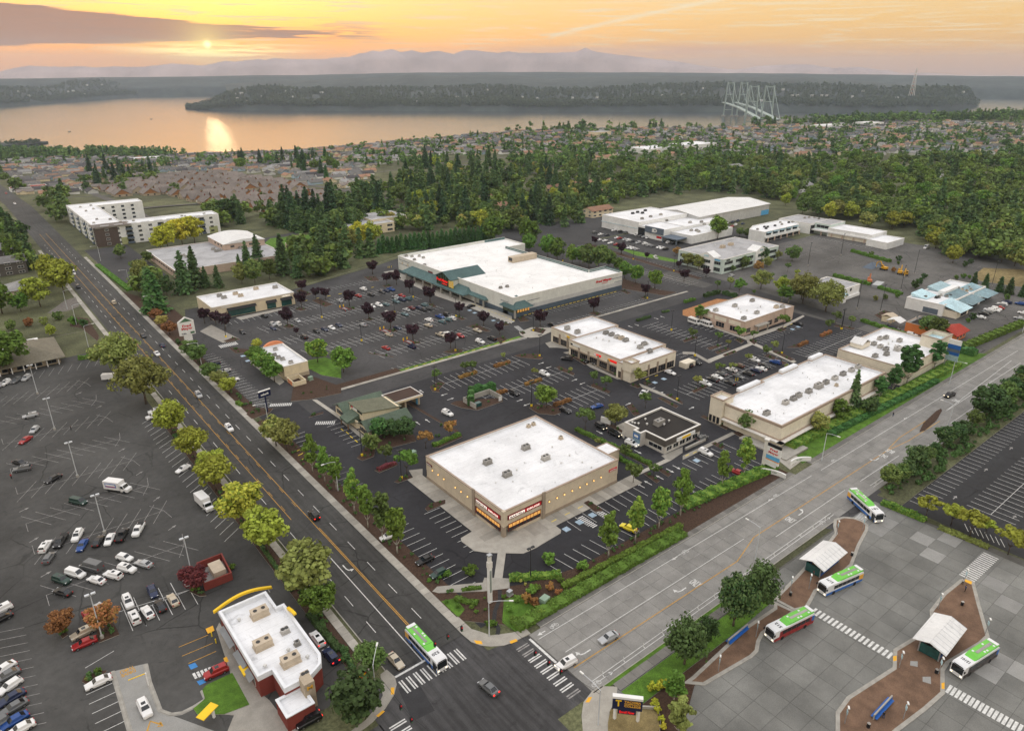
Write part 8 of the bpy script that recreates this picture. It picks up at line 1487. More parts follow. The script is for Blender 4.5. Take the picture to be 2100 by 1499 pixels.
# shelters on the paved islands
def shelter(label, e0, e1, w):
    a,b=np.array(g(9,*e0,3.0)),np.array(g(9,*e1,3.0));L3=np.linalg.norm(b-a);u=(b-a)/L3;v=np.array([-u[1],u[0]]);c=(a+b)/2+v*w/2;o=thing('bus_shelter',label,'shelter',(*c,.17),atan2(u[1],u[0]))
    m = MB(); gable(m, -L3 / 2, L3 / 2, -w / 2, w / 2, 3.0, 1.1, 'x', 0, .14); rf = m.build('roof', 'roof_metal', o)
    for i in range(9):x=-L3/2+.15+(L3-.3)*i/8;m=MB();m.add([(x,-w/2,3.03),(x+.1,-w/2,3.03),(x+.1,0,4.13),(x,0,4.13)],[(0,1,2,3)]);m.build('roof_seam','steel',rf)
    for x in (-L3 * .4, L3 * .4):
        for y in (-w * .3, w * .3): m = MB(); m.box(x - .12, x + .12, y - .12, y + .12, 0, 3.0); m.build('post', 'steel', o)
    for y in (-w*.3,w*.3):m=MB();m.box(-L3*.4,L3*.4,y-.03,y+.03,.9,2.5);m.build('glass_panel','glass_teal',o);m=MB();m.box(-L3*.4,L3*.4,y-.05,y+.05,.15,.85);m.build('blue_panel','sign_blue',o)
    m=MB();m.box(-L3*.41,-L3*.39,-w*.3,w*.3,.15,2.4);m.build('end_panel','glass_teal',o);m=MB();m.box(-L3*.3,L3*.3,-.25,.25,.4,.5);m.build('bench','steel',o)
shelter('white gabled bus shelter on the narrow paved island',(870,520),(1015,400),6.2);shelter('white gabled bus shelter on the wide paved island',(1620,1040),(1750,870),6.4)
def bench(label, k, a, b):
    p,q=np.array(g(k,*a)),np.array(g(k,*b));L4=np.linalg.norm(q-p);c=(p+q)/2;o=thing('bench',label,'bench',(*c,.17),atan2(q[1]-p[1],q[0]-p[0]));m=MB();m.box(-L4/2,L4/2,-.12,.12,0,1.3);m.build('windbreak','concrete',o)
    for s in (-1,1):m=MB();m.box(-L4/2+.1,L4/2-.1,s*.15,s*.6,.42,.5);m.build('seat','sign_blue',o);m=MB();m.box(-L4/2+.1,L4/2-.1,s*.14,s*.2,.5,1.0);m.build('backrest','sign_blue',o)
bench('long blue double bench with a concrete spine on the wide paved island',9,(1170,1430),(1280,1310));bench('long blue bench along the lawn beside the dark evergreens',9,(275,968),(395,868))
_m=MB();_m.cyl((0,0,0),(0,0,.95),.32,.32,10);BIN=_m.mesh('bin','sign_black');_m=MB();_m.cyl((0,0,.95),(0,0,1.15),.33,.12,10);BINL=_m.mesh('lid','hvac')
for x,y in [(662,665),(1040,420),(1717,725),(1558,1142),(1140,1475)]:o=thing('litter_bin','black litter bin on the bus interchange paving','bin',(*g(9,x,y),.17));link('body',BIN,o);link('lid',BINL,o)
for x,y in [(660,640),(450,920),(218,1132),(775,625),(1330,1108),(1572,1145),(995,1452),(1355,1425),(1860,902),(1570,745),(1727,592),(1105,265),(945,290)]:
    o=thing('stop_pole','steel stop pole with small signs at the bus interchange','pole',(*g(9,x,y),.15),.6);m=MB();m.cyl((0,0,0),(0,0,4.2),.07,.06,7);m.build('pole','steel',o);m=MB();m.box(-.35,.35,-.06,.06,2.5,3.3);m.build('sign','paleblue_roof',o);m=MB();m.box(-.6,.1,-.15,.15,4.1,4.3);m.build('lamp_head','lamp_glass',o)
_m = MB(); _m.cyl((0, 0, 0), (0, 0, 1.1), .06, .05, 6); DEL = _m.mesh('delineator_post', 'sign_white')
for x in list(range(80,168,6))+list(range(192,260,6)):link('delineator_post',DEL,None,(x,71.0,RD),0,'thin white lane post in the bike-lane buffer of the concrete road','post')
def cabinet(label, pos, s, matn='sign_green'):
    o=thing('utility_cabinet',label,'cabinet',(*pos,.1),.2);m=MB();m.box(-s,s,-s*.8,s*.8,.15,1.5*s+.3);m.build('body',matn,o);m=MB();m.box(-s-.15,s+.15,-s*.8-.15,s*.8+.15,0,.15);m.build('plinth','concrete',o)
mat('cab_green',(.24,.34,.26),.6,var=.1);cabinet('pale green utility cabinet in the corner garden',g(8,1250,715),1.0,'cab_green');cabinet('pale green utility cabinet behind the drugstore corner',g(5,442,1305),.9,'cab_green');cabinet('pale green utility cabinet by the peach-arched bank',g(4,1912,840),.8,'cab_green');cabinet('grey cash machine kiosk beside the garden kiosk board',g(8,1035,660),.6,'steel')
o=thing('bin_enclosure','dark red walled bin enclosure with a grey container in the fast-food lot','enclosure');m=MB();ring(m,[(26.6,145.5),(33,145.5),(33.6,154.4),(27.6,154.4)],.3,0,2.1);m.build('wall','brick_red',o);m=MB();m.box(29.6,32.4,148,152.6,.1,1.9);m.build('container','hvac_tan',o);MB().sheet([(26.9,145.8),(32.7,145.8),(33.3,154.1),(27.9,154.1)],.06).build('floor','slab',o)
P_=poly(5,[(800,1005),(930,985),(945,940),(810,955)]);x0,x1=min(q[0] for q in P_),max(q[0] for q in P_);y0,y1=min(q[1] for q in P_),max(q[1] for q in P_);o=thing('bin_enclosure','concrete bin enclosure wrapped in a tall green hedge in the shop lot','enclosure');m=MB();m.box(x0,x1,y1-.3,y1,0,2);m.box(x0,x0+.3,y0,y1-.3,0,2);m.box(x1-.3,x1,y0,y1-.3,0,2);m.build('wall','concrete',o);m=MB();m.box(x0+1.2,x0+3.4,y0+1,y0+2.6,.1,1.5);m.build('container','glass_teal',o);MB().box(x1-1.6,x1-.3,y0-.05,y0+.05,.2,1.9).build('gate','sign_white',o)
hedge(5,(800,930),(945,905),2.2,3.0,'leaf_cedar','tall green hedge behind the bin enclosure');hedge(5,(795,1000),(800,930),2.0,3.0,'leaf_cedar','tall green hedge at the side of the bin enclosure')
o=thing('menu_board','colourful drive-through menu board beside the cafe tree','sign',(*g('c',1150,735),0));board(o,(0,0),(.25,-1),3.6,.9,2.9,'sign_white');MB().box(-.1,.1,-.1,.1,0,.9).build('post','steel',o)
p=g(7,1290,1440);o=thing('order_canopy','yellow order canopy on a white post beside the lawn','canopy',(*p,0),.5);MB().box(-1.8,1.8,-.9,.9,2.6,2.75).build('roof','sign_yellow',o);MB().box(.9,1.3,-.2,.2,0,2.6).build('post','sign_white',o)
m=MB();a,b=g(7,890,1130),g(7,915,1215);o=thing('height_bar','yellow drive-through height bar on a white post','barrier',(*b,0));MB().box(-.12,.12,-.12,.12,0,3.2).build('post','sign_white',o);m.cyl((0,0,3.1),(-3.0,.4,3.0),.1);m.build('bar','sign_yellow',o)
for k, x, y in [('a', 540, 1090), ('a', 830, 1225), ('a', 40, 815)]:
    o = thing('cart_corral', 'red trolley corral with yellow signs in the supermarket lot', 'corral', (*g(k, x, y), LOT), 1.65)
    for s in (-1,1):m=MB();m.tube([(-2.6,s,0),(-2.6,s,.9),(2.6,s,.9),(2.6,s,0)],.06);m.build('rail','sign_red',o);m=MB();m.box(2.5,2.6,s-.3,s+.3,.9,2.1);m.build('sign','sign_yellow',o)
    for i in range(4): m = MB(); m.box(-2 + i * .8, -1.3 + i * .8, -.5, .5, .4, .9); m.build('trolley', 'steel', o)
_m = MB(); _m.box(-.9, .9, -.1, .1, 0, .16); STOP = _m.mesh('wheel_stop', 'stop_yellow')
for i in range(24): link('wheel_stop', STOP, lot_mid, (211.5 + 2.75 * i, 252.6, LOT), .0)
for i in range(14): link('wheel_stop', STOP, lot_mid, (131 + 4.1 * i, 230.0, LOT))
for i in range(13): link('wheel_stop', STOP, lot_mid, (201.8, 250 + 2.75 * i, LOT), pi / 2)
for i in range(10): link('wheel_stop', STOP, lot_mid, (118 + 6.5 * i, 342.5, LOT), 0)
for k, x, y in [(5, 5, 1145), (5, 38, 1165), (5, 62, 1190), (5, 92, 1215)]: link('wheel_stop', STOP, lot_new, (*g(k, x, y), LOT), pi / 2)
for k,x,y,r in [(8,1308,205,0),(8,1390,163,0),(8,1470,122,0),(6,28,1302,0),(6,75,1285,0),('c',1665,165,0),('c',1775,125,0),('d',1335,993,0),('d',1262,1025,0),(4,1830,1275,.3),(4,1850,1297,.3),(4,1870,1322,.3)]:link('wheel_stop',STOP,lot_new,(*g(k,x,y),LOT),r)
_m = MB(); _m.cyl((0, 0, 0), (0, 0, 1.1), .12, .12, 8); BOL = _m.mesh('bollard', 'yellow_base')
for k,x,y in [('a',575,300),('a',595,300),('a',618,295),(6,325,845),(6,338,842),(5,410,1305),(7,1305,915),(7,1330,955)]:link('bollard',BOL,None,(*g(k,x,y),.05),0,'short yellow bollard in the shop lots','bollard')
# people
def person(label, pos, rz, top, legs, sit=False, z=.17):
    bm_v = {'pelvis': (0, 0, .9), 'waist': (0, 0, 1.08), 'chest': (0, 0, 1.35), 'neck': (0, 0, 1.5), 'head': (.02, 0, 1.64), 'crown': (.01, 0, 1.74)}
    E_=[('pelvis','waist'),('waist','chest'),('chest','neck'),('neck','head'),('head','crown')];rad={'pelvis':.15,'waist':.13,'chest':.17,'neck':.06,'head':.1,'crown':.06}
    for s, n in ((1, 'l'), (-1, 'r')):
        pts=[('hip',(0,.1*s,.86),.11),('knee',(.42,.11*s,.86) if sit else (.06*s,.11*s,.48),.075),('ankle',(.44,.11*s,.44) if sit else (-.04+.08*s,.11*s,.08),.05),('toe',(.62,.12*s,.4) if sit else (.16+.08*s,.12*s,.04),.045),('shoulder',(0,.2*s,1.42),.08),('elbow',(.08,.26*s,1.14),.05),('wrist',(.22,.2*s,.95),.035),('hand',(.28,.18*s,.9),.04)]
        for q, c, r_ in pts: bm_v[q + n] = c; rad[q + n] = r_
        E_+=[('pelvis','hip'+n),('hip'+n,'knee'+n),('knee'+n,'ankle'+n),('ankle'+n,'toe'+n),('chest','shoulder'+n),('shoulder'+n,'elbow'+n),('elbow'+n,'wrist'+n),('wrist'+n,'hand'+n)]
    ks=list(bm_v);me=bpy.data.meshes.new('person');me.from_pydata([bm_v[q] for q in ks],[(ks.index(a),ks.index(b)) for a,b in E_],[]);t=bpy.data.objects.new('person',me);COL.objects.link(t);md=t.modifiers.new('s','SKIN');t.modifiers.new('d','SUBSURF').levels=1
    for i, q in enumerate(ks): me.skin_vertices[0].data[i].radius = (rad[q],) * 2; me.skin_vertices[0].data[i].use_root = (q == 'pelvis')
    e=bpy.data.meshes.new_from_object(t.evaluated_get(bpy.context.evaluated_depsgraph_get()));bpy.data.objects.remove(t);e.materials.clear();[e.materials.append(M[x]) for x in (top,legs,'skin')]
    for f in e.polygons:c=f.center;f.material_index=2 if c.z>1.5 or (abs(c.y)>.15 and c.z<1.0 and c.z>.86 and c.x>.18) else (1 if c.z<.93 else 0);f.use_smooth=True
    o=link('person',e,None,(*pos,z-(.44 if sit else 0)+(.04 if sit else 0)),rz,label,'person');m=MB();m.ico((-.01,0,1.69),.115,2,sq=.9);m.build('hair','hair',o)
person('person in a dark blue jacket walking past the zebra crossing end',g(9,1735,640),2.2,'cloth_blue','cloth_black');person('person in a dark coat standing beside the long blue double bench',g(9,1232,1420),1.0,'cloth_black','cloth_blue');person('person in a red top seated under the bus shelter',g(9,805,535),-1.5,'cloth_red','cloth_black',True,.17);person('person in a white shirt standing on the paved island edge',g(9,1718,598),.5,'cloth_white','cloth_black');person('person in red clothing walking across the angled bays',g(4,72,1445),1.0,'cloth_red','cloth_black',z=.03);person('person in dark clothing walking through the empty bays',g(4,438,1145),0,'cloth_black','cloth_black',z=.03)
person('person in a white shirt beside the black SUV in the shop lot',g(5,1028,938),0,'cloth_white','cloth_blue',z=.03);person('person in dark clothing on the walk by the concrete road',g(6,1292,1065),0,'cloth_black','cloth_blue',z=.15)
# ------------------------------------------------------------------ neighbourhoods, woods, bridge
def inside(p, pl):
    c = False; j = len(pl) - 1
    for i in range(len(pl)):
        if (pl[i][1] > p[1]) != (pl[j][1] > p[1]) and p[0] < (pl[j][0] - pl[i][0]) * (p[1] - pl[i][1]) / (pl[j][1] - pl[i][1]) + pl[i][0]: c = not c
        j = i
    return c
random.seed(5); rng = np.random.default_rng(3)
mat('gable_orange', (.34, .16, .07), .85, var=.1); mat('house_white', (.72, .72, .70), .85, var=.08, objr=.2); mat('house_blue', (.33, .42, .5), .85, var=.08, objr=.2)
def house_proto(wall, roof, gab, w, d, rh, cross):
    P_=[];m=MB();m.box(-w/2,w/2,-d/2,d/2,-3,2.8);m.add([(-w/2,-d/2,2.8),(-w/2,d/2,2.8),(-w/2,0,2.6+rh)],[(0,2,1)],1);m.add([(w/2,-d/2,2.8),(w/2,d/2,2.8),(w/2,0,2.6+rh)],[(0,1,2)],1)
    if cross:m.box(-w*.38,w*.05,-d/2-2.5,-d/2+.5,-3,2.8);m.add([(-w*.38,-d/2-2.5,2.8),(w*.05,-d/2-2.5,2.8),(-w*.165,-d/2-2.5,2.6+rh*.8)],[(0,1,2)],1)
    P_.append(('wall', m.mesh('wall', [wall, gab]))); m = MB(); gable(m, -w / 2, w / 2, -d / 2, d / 2, 2.8, rh, 'x', .5)
    if cross: gable(m, -w * .38, w * .05, -d / 2 - 2.5, 0, 2.85, rh * .8, 'y', .4)
    P_.append(('roof', m.mesh('roof', roof)))
    for x in (w * .15, w * .34): m = MB(); m.box(x - .9, x + .9, -d / 2 - .06, -d / 2, .9, 2.2); P_.append(('window', m.mesh('window', 'glass_dark')))
    m=MB();m.box(-w*.3,-w*.03,-d/2-(2.56 if cross else .06),-d/2-(2.5 if cross else 0),.1,2.3);P_.append(('garage_door',m.mesh('garage_door','sign_white')))
    for y in (-d * .25, d * .2): m = MB(); m.box(-w / 2 - .06, -w / 2, y - .8, y + .8, .9, 2.2); P_.append(('window', m.mesh('window', 'glass_dark')))
    m = MB(); m.box(w * .2, w * .2 + .8, .6, 1.3, 2.8, rh + 3.4); P_.append(('chimney', m.mesh('chimney', 'brick_red'))); return P_
HP={'brown townhouse':[house_proto('tanwall','brown_shingle',g_,18,14,5.0,True) for g_ in ('gable_orange','tanwall','gable_orange')],'white house':[house_proto('house_white',r_,'house_white',16,10,2.8,c_) for r_,c_ in (('grey_shingle',True),('dark_shingle',False),('lightgrey_shingle',True))],'blue-grey house':[house_proto('house_blue','grey_shingle','house_blue',15,10,3.0,True)],'tan house':[house_proto('cream',r_,'cream',15,10,2.4,True) for r_ in ('tan_shingle','brown_shingle')]}
cand = []
REG=[([(190,402),(260,372),(330,362),(440,358),(540,372),(680,398),(690,425),(560,442),(440,432),(330,397),(262,408)],'brown townhouse',23,33,'in the terrace rows behind the apartment block'),([(10,405),(0,330),(300,312),(700,292),(700,392),(560,362),(440,352),(330,355),(200,398)],None,19,31,'in the lanes sloping to the water'),([(700,290),(1000,274),(1250,262),(1260,330),(1100,318),(830,322),(700,392)],None,19,31,'in the streets beyond the fir wood'),([(1250,262),(1500,256),(1900,246),(2100,256),(2100,318),(1700,322),(1400,318),(1260,322)],None,20,33,'in the wooded streets toward the bridge')]
for pl, kd, sx, sy, wh in REG:
    ws = [gt(0, *p) for p in pl]; x0, x1, y0, y1 = min(p[0] for p in ws), max(p[0] for p in ws), min(p[1] for p in ws), max(p[1] for p in ws)
    for x in np.arange(x0, x1, sx):
        for y in np.arange(y0, y1, sy):
            xx, yy = x + random.uniform(-2, 2), y + random.uniform(-3, 3); z = float(hz(xx, yy))
            if inside(proj((xx,yy,z)),pl) and random.random()<(.95 if kd else .72) and not (40<xx<72):cand.append((math.hypot(xx,yy),xx,yy,z,kd or random.choice(['white house','white house','blue-grey house','tan house','tan house']),wh))
cand.sort(); far_v = []
for i, (d, x, y, z, kd, wh) in enumerate(cand):
    pr=random.choice(HP[kd]);rz=random.choice([0,0,pi/2,-pi/2,pi]) if kd !='brown townhouse' else random.choice([0,0,pi/2]);rz+=random.uniform(-.06,.06)
    if i < 290:
        o = thing('house', '%s %s' % (kd, wh), 'house', (x, y, z), rz)
        for nm, me in pr:
            if d < 900 or nm in ('wall', 'roof'): link(nm, me, o)
    else: far_v.append((x, y, z, rz, pr))
if far_v:
    m = MB()
    for x, y, z, rz, pr in far_v:
        c_, s_ = cos(rz), sin(rz)
        for q,(nm,me) in enumerate(pr[:2]):m.add([(v.co.x*c_-v.co.y*s_+x,v.co.x*s_+v.co.y*c_+y,v.co.z+z) for v in me.vertices],[tuple(p.vertices) for p in me.polygons],{'house_white':0,'house_blue':1,'cream':2,'tanwall':2}[me.materials[0].name] if q==0 else {'grey_shingle':3,'dark_shingle':4,'lightgrey_shingle':5,'tan_shingle':6,'brown_shingle':4}[me.materials[0].name])
    m.build('distant_houses',['house_white','house_blue','cream','grey_shingle','dark_shingle','lightgrey_shingle','tan_shingle'],kind='stuff',label='far small houses packed between trees toward the water',cat='houses')
# apartments in the fir wood and larger far buildings
for px, py in [(1035, 432), (1062, 440), (1007, 416), (1130, 396), (1195, 387), (1232, 404), (1262, 380), (1225, 442)]:
    x,y,z=gt(0,px,py);apt('apartment_house','tan-roofed two-storey apartment house among the tall firs',x-12,x+12,y-6,y+6,5.4,'cream','tan_shingle',2.6,z)
for px,py in [(1640,392),(1690,335),(1500,352),(1985,428),(1860,365),(1545,360),(1920,362)]:x,y,z=gt(0,px,py);apt('apartment_house','pale grey-roofed apartment house deep in the green wood',x-13,x+13,y-7,y+7,6,'white_wall','lightgrey_shingle',2.6,z)
for px,py,w,d,h,rf,lb in [(1700,262,95,36,6,'roof_metal','long white flat-roofed school far beyond the wood'),(1780,258,60,40,7,'roof_metal','tall white hall beside the far school'),(1335,312,60,40,7,'roof_white','pale flat-roofed school block beyond the fir wood'),(1420,305,70,40,8,'roof_white','pale gabled hall beyond the fir wood'),(1230,280,40,22,9,'roof_grey','peach flat-roofed block on the far ridge'),(60,392,34,16,5,'red_roof','low shop with a red canopy far down the asphalt road'),(300,328,70,20,5,'roof_white','long pale flat-roofed building above the water')]:
    x,y,z=gt(0,px,py);o=thing('hall',lb,'building',(0,0,z));shell(o,rect(x-w/2,x+w/2,y-d/2,y+d/2),h,'white_wall' if 'peach' not in lb else 'cream',rf,.4,'coping_white');[window(o,'y',y-d/2,x-w/2+w*(i+.2)/6,x-w/2+w*(i+.8)/6,1.5,3,'sign_white','glass_dark',2) for i in range(6)]
# woods: single trees where they show
def fill(pl, n, mix, label):
    xs, ys = [p[0] for p in pl], [p[1] for p in pl]; done = 0
    while done < n:
        p = (random.uniform(min(xs), max(xs)), random.uniform(min(ys), max(ys)))
        if not inside(p, pl): continue
        x, y, z = gt(0, *p); kd, col, h0, h1 = random.choice(mix); done += 1
        if 38 < x < 72: continue
        tree(kd,(x,y),random.uniform(h0,h1),col,'%s %s' % ({'fir':'dark pointed fir','cedar':'dense green cedar','round':{'leaf_lime':'yellow-green tree','leaf_olive':'olive-green tree','leaf_bright':'bright green tree','leaf_mid':'mid-green tree','leaf_dark':'dark leafy tree','leaf_green':'leafy green tree','leaf_gold':'golden tree'}.get(col)}[kd],label),random.uniform(.85,1.15),z-.3)
F_, R_g = ('fir', 'leaf_conifer', 20, 31), ('fir', 'leaf_fir', 18, 29); rd = lambda c, a=12, b=19: ('round', c, a, b)
fill([(700,400),(850,345),(1000,330),(1270,345),(1245,425),(1190,455),(1080,470),(960,478),(850,470),(760,455)],110,[F_,F_,R_g,R_g,F_,rd('leaf_lime'),rd('leaf_mid'),rd('leaf_dark'),rd('leaf_gold',8,12)],'in the wood between the supermarket and the far streets')
fill([(1270,342),(1560,330),(2100,335),(2100,520),(1960,535),(1860,470),(1700,440),(1590,415),(1500,398),(1400,390),(1260,415)],140,[R_g,rd('leaf_green',12,20),rd('leaf_bright',12,18),rd('leaf_mid',12,20),rd('leaf_bright',11,17),rd('leaf_olive',11,17),rd('leaf_green',12,20),rd('leaf_dark',12,18)],'in the broad wood beyond the far shops')
fill([(1580,440),(1700,450),(1850,490),(1960,545),(2110,560),(2110,520),(1900,470),(1700,425),(1580,415)],38,[rd('leaf_olive',12,17),rd('leaf_lime',11,15),rd('leaf_mid',12,16)],'along the near edge of the broad wood')
fill([(0,420),(40,430),(75,470),(95,540),(60,560),(0,520)],16,[R_g,rd('leaf_dark'),rd('leaf_green')],'on the bank beside the apartment houses');fill([(440,448),(560,450),(690,430),(690,450),(600,470),(540,470)],26,[F_,R_g,F_,rd('leaf_dark')],'in the belt behind the school');fill([(640,470),(690,440),(760,460),(720,500),(680,520)],12,[R_g,rd('leaf_mid')],'beside the two-storey cream office');fill([(90,470),(130,470),(190,545),(150,520)],10,[rd('leaf_dark',4,7),rd('leaf_mid',4,7)],'along the foot of the apartment block')
fill([(440,345),(690,320),(740,345),(690,380),(560,356)],22,[F_,('cedar','leaf_cedar',14,24),rd('leaf_green')],'standing over the sloping lanes');fill([(180,352),(330,350),(330,372),(200,392)],16,[F_,F_,rd('leaf_green',9,14)],'in the clump above the terrace rows')
# woods: far mass
FV = [fir_crown(.2, .06, 9, 6, .075, q) for q in (1, 2, 3)]; RV = [round_crown(.42, .1, 1.0, 9, 9, .10, seed=q) for q in (7, 8, 9)]
def mass(name, pts, matn, label):
    out = []
    for x,y,z,h,kd,wf in pts:V=random.choice(FV if kd else RV);a=random.uniform(0,6.28);c_,s_=cos(a)*h*wf,sin(a)*h*wf;out.append(np.stack([V[:,0]*c_-V[:,1]*s_+x,V[:,0]*s_+V[:,1]*c_+y,V[:,2]*h+z-.4],1))
    link(name, mesh_quads(name, np.concatenate(out), matn), kind='stuff', label=label, cat='woods')
def gt_many(px, py):
    r = _F[:, None] * FPX + _R[:, None] * (px - 1050) - _U[:, None] * (py - 749.5); z = np.zeros(len(px))
    for _ in range(30): t = (z - CAMH) / r[2]; z = .5 * z + .5 * hz(r[0] * t, r[1] * t)
    t = (z - CAMH) / r[2]; return r[0] * t, r[1] * t, hz(r[0] * t, r[1] * t)
P1, P2_ = [], []
PX,PY=rng.uniform(-30,2130,9500),rng.uniform(240,345,9500);PX=np.concatenate([PX,rng.uniform(-30,2130,2600)]);PY=np.concatenate([PY,np.interp(PX[9500:],[0,300,600,700,1000,1480,2100],[322,318,298,285,268,256,240])+rng.uniform(-16,7,2600)]);GX,GY,GZ=gt_many(PX,PY)
for px, py, x, y, z in zip(PX, PY, GX, GY, GZ):
    crest = lerp_px([(0, 322), (300, 318), (600, 298), (700, 285), (1000, 268), (1480, 256), (2100, 240)], px)
    if z < -86 or 38 < x < 74: continue
    dens = .95 if py < crest + 6 else .14 + .30 * (mnoise.noise(Vector((x * .006, y * .006, 0))) > .05)
    if px < 700 and py < 312: dens *= .5
    if px < 690 and 350 < py: dens = 0
    if random.random() > dens: continue
    (P1 if random.random()<.5 else P2_).append((x,y,z,random.uniform(8,15) if py>crest+6 else random.uniform(13,24),random.random()<(.3 if py>crest+6 else .55),random.uniform(.9,1.35)))
# undergrowth of the nearer woods, filling the gaps between the single trees
FV2 = [fir_crown(.2, .05, 13, 8, .055, q) for q in (11, 12)]; RV2 = [round_crown(.42, .08, 1.0, 18, 16, .065, seed=q) for q in (17, 18)]
W1, W2, W3 = [], [], []; leafmat('wood_mix', (.080, .116, .025), .38, .03, .15)
for pl,n,firs in [([(700,408),(850,350),(1000,345),(1270,350),(1250,430),(1190,462),(1080,478),(960,480),(850,474),(760,465)],300,.5),([(1262,342),(1560,328),(2110,330),(2110,535),(1960,535),(1860,468),(1700,436),(1590,410),(1500,394),(1400,386),(1258,415)],640,.1),([(440,446),(560,448),(700,425),(760,455),(680,520),(640,480),(540,468)],60,.6),([(0,415),(50,430),(85,480),(100,545),(60,560),(0,530)],40,.3),([(0,335),(60,400),(10,410)],14,.3),([(1200,402),(1330,382),(1500,372),(1610,395),(1585,412),(1480,393),(1330,403),(1235,428)],60,.6),([(90,400),(135,395),(135,470),(195,540),(170,540),(90,455)],34,.2),([(200,395),(440,380),(690,400),(690,432),(560,446),(440,440),(300,408)],9,.3),([(560,548),(640,498),(700,515),(790,528),(640,578)],26,.4),([(290,560),(330,590),(300,620),(280,590)],8,.3),([(150,380),(330,345),(330,372),(190,402)],20,.4),([(440,440),(480,470),(430,470)],14,.4)]:
    xs, ys = [p[0] for p in pl], [p[1] for p in pl]; k = 0
    while k < n:
        p = (random.uniform(min(xs), max(xs)), random.uniform(min(ys), max(ys)))
        if not inside(p, pl): continue
        x, y, z = gt(0, *p); k += 1
        if 38 < x < 72: continue
        f=random.random()<firs;(W1 if f else random.choice([W2,W3])).append((x,y,z,random.uniform(14,23) if f else random.uniform(9,16),f,random.uniform(.95,1.3)))
_k = FV, RV; FV, RV = FV2, RV2
mass('woodland',W1,'leaf_fir','dark firs closing the gaps in the nearer woods');mass('woodland',W2,'wood_mix','leafy green trees closing the gaps in the nearer woods');mass('woodland',W3,'leaf_mid','duller green trees closing the gaps in the nearer woods');FV,RV=_k
# neighbourhood streets
m = MB()
for x in (130, 330, 560, 800, 1050, 1320, 1600): m.strip([(x, y) for y in range(600 if x < 400 else 480, 1500, 40)], 8, .15, zf=hz)
for y in (690, 830, 980, 1150): m.strip([(x, y) for x in range(72, 1500, 40)], 8, .15, zf=hz)
m.build('street', 'asphalt_worn', kind='structure')
mass('woodland',P1,'wood_near','mixed dark trees thick between the far houses');leafmat('wood_lime',(.08,.112,.028),.3,.03,.1);mass('woodland',P2_,'wood_lime','mixed green trees thick between the far houses')
P3 = []
for o, cols, tr in SHORES[:3]:
    nc = len(cols)
    for i in range(9500 if o.name == 'hill' else 3200 if o.name == 'hill.001' else 1200):
        a=random.random()*(nc-1);b=random.uniform(.8,2.3) if random.random()<.45 else random.random()**.8*4.6+.9;i0,k0=int(a),int(b);fa,fb=a-i0,b-k0
        p = (cols[i0][k0] * (1 - fa) + cols[i0 + 1][k0] * fa) * (1 - fb) + (cols[i0][k0 + 1] * (1 - fa) + cols[i0 + 1][k0 + 1] * fa) * fb
        if mnoise.noise(Vector((p[0] * .004, p[1] * .004, 9))) > .42: continue
        P3.append((p[0], p[1], p[2] - 2, random.uniform(.7, 1.25) * tr, random.random() < .75, random.uniform(1.0, 1.5)))
mass('woodland', P3, 'wood_far', 'dark forest covering the shores across the water')
# pale specks of houses on the far shore
m = MB()
for i in range(64):
    o,cols,tr=SHORES[0] if i<44 else SHORES[1];a=random.random()*(len(cols)-2);i0=int(a);k0=random.choice([1,2,2,3]);p=cols[i0][k0]*.5+cols[i0+1][k0+1]*.5;w=random.uniform(5,10);m.box(p[0]-w,p[0]+w,p[1]-w*.6,p[1]+w*.6,p[2]+6,p[2]+17);
m.build('distant_houses', 'house_white', kind='stuff', label='tiny pale houses dotted along the far wooded shore', cat='houses')
# suspension bridges over the narrows
def bridge(label, pa, ra, pc, rc, s):
    A,C_=at_r(pa,230,ra),at_r(pc,230,rc);A[2]=C_[2]=SEA;u=(C_-A);L5=np.linalg.norm(u);u/=L5;v=np.array([-u[1],u[0],0]);o=thing('suspension_bridge',label,'bridge');V3=lambda p,dz,dv=0:tuple(p+np.array([0,0,dz])+v*dv)
    m = MB(); pts = [A - u * L5 * .35, A, (A + C_) / 2, C_, C_ + u * L5 * .3]; zz = [54, 58, 62, 58, 54]
    for (p,z0),(q,z1) in zip(zip(pts,zz),zip(pts[1:],zz[1:])):m.add([V3(p,z0,-9),V3(p,z0,9),V3(q,z1,9),V3(q,z1,-9),V3(p,z0-4,-9),V3(p,z0-4,9),V3(q,z1-4,9),V3(q,z1-4,-9)],[(0,1,2,3),(0,3,7,4),(1,5,6,2),(4,7,6,5)])
    m.build('deck', 'steel_green', o)
    for T_ in (A, C_):
        m = MB()
        for sd in (-1, 1): m.cyl(V3(T_, -5, sd * 20), V3(T_, 155, sd * 15), 3.6, 2.8, 4)
        for z in (30, 100, 150): m.cyl(V3(T_, z, -18), V3(T_, z, 18), 2.2, 2.2, 4)
        m.build('tower', 'steel_green', o); m = MB(); [m.cyl(V3(T_, -8, sd * 20), V3(T_, 6, sd * 20), 9, 9, 8) for sd in (-1, 1)]; m.build('pier', 'concrete', o)
    for sd in (-1, 1):
        m=MB();cp=[V3(A-u*L5*.34,56,sd*10)]+[V3(A+u*L5*t,66+88*(2*t-1)**2,sd*12) for t in np.linspace(0,1,13)]+[V3(C_+u*L5*.28,56,sd*10)];m.tube(cp,.9,4);cb=m.build('cable','steel_green',o)
        for t in np.linspace(.06,.94,16):p=A+u*L5*t;m=MB();m.cyl(V3(p,60,sd*9.5),V3(p,66+88*(2*t-1)**2,sd*12),.3,.3,3);m.build('hanger','steel_green',cb)
mat('steel_green', (.33, .40, .37), .6, var=.05)
bridge('pale suspension bridge over the narrows, its towers nearer the point',1493,3800,1541,2900,0);bridge('second pale suspension bridge running beside the first',1520,3800,1573,2900,1)
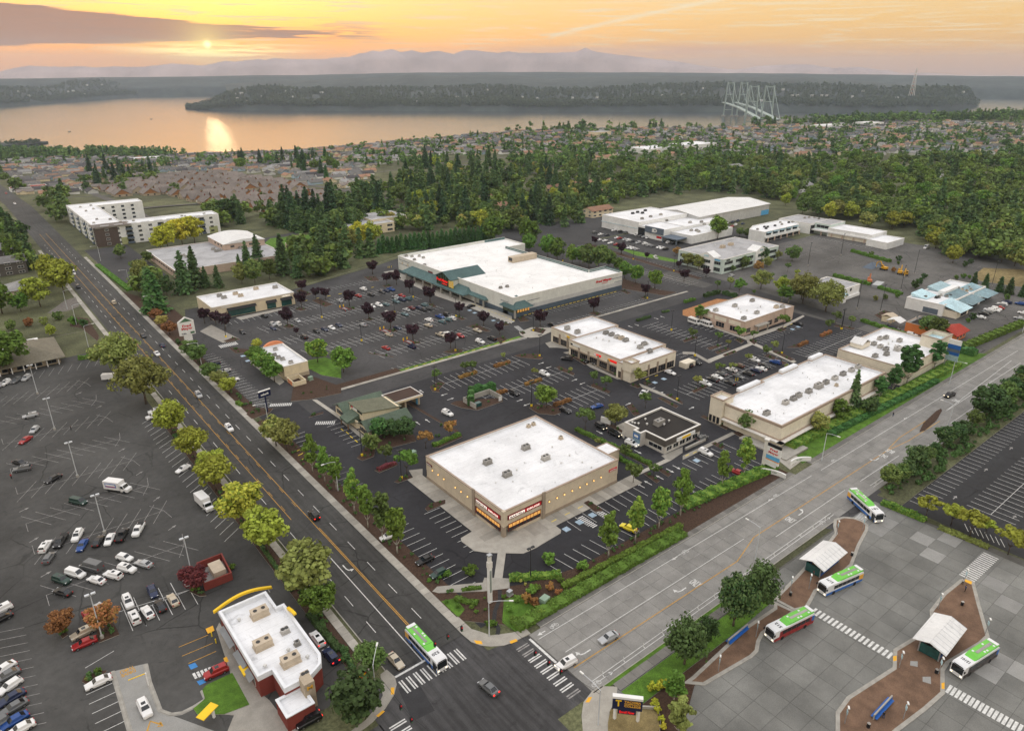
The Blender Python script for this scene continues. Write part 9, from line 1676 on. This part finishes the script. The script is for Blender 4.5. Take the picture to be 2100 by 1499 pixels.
p=at_r(1872,183,4100);o=thing('radio_mast','red and white lattice mast on the far wooded point','mast',tuple(p));m=MB();[m.cyl((sx*9,sy*9,-30),(sx*1.5,sy*1.5,92),1.3,.9,4) for sx in (-1,1) for sy in (-1,1)];m.build('legs','sign_white',o);m=MB();[m.box(-10+z*.08,10-z*.08,-1,1,z,z+3) for z in range(-20,92,16)];m.build('cross_arms','excavator_red',o)
for px, py, lb in [(142, 271, 'small dark boat crossing the open water'), (310, 245, 'tiny boat far out on the pale water')]:
    q=P(px,py,SEA);o=thing('motor_boat',lb,'boat',(q[0],q[1],SEA),.6);m=MB();m.prism([(-5,-1.8),(4,-1.8),(7.5,0),(4,1.8),(-5,1.8)],-.3,1.4);m.build('hull','sign_black',o);m=MB();m.box(-2,2,-1.3,1.3,1.4,3.2);m.build('cabin','sign_white',o)
q=P(18,299,SEA);m=MB();m.prism([(q[0]+95*cos(t)*(1+.2*sin(3*t)),q[1]+60*sin(t)) for t in np.arange(0,6.28,.4)],SEA-2,SEA+5);m.build('island','far_ground',kind='structure')
mass('woodland',[(q[0]+random.uniform(-80,80),q[1]+random.uniform(-40,40),SEA+5,random.uniform(7,13),False,1.2) for i in range(60)],'wood_far','low trees on the small island by the near shore')
# ------------------------------------------------------------------ labels: look-alikes get what stands next to them, then a shared group
def finish_labels():
    cars_ = [o for o in bpy.data.objects if o.parent is None and o.get('category') in ('car', 'truck', 'van', 'minivan')]
    desc = {o.name: ' '.join(o['label'].split()[:2 + (o['label'].split()[0] == 'slate')]) for o in cars_}
    for lab, lst in list(LAB.items()):
        if len(lst) < 2 or lst[0].name not in desc: continue
        for o in lst:
            best = sorted((((o.location - q.location).length, desc[q.name]) for q in cars_ if q is not o and desc[q.name] != desc[o.name]))
            if best and best[0][0] < 9 and len(lab.split()) < 12: o['label'] = lab + ' next to a ' + best[0][1]
    seen = {}
    for o in bpy.data.objects:
        if o.parent is None and 'label' in o: seen.setdefault(o['label'], []).append(o)
    for lab, lst in seen.items():
        if len(lst) > 1:
            for o in lst: o['group'] = lab
finish_labels()
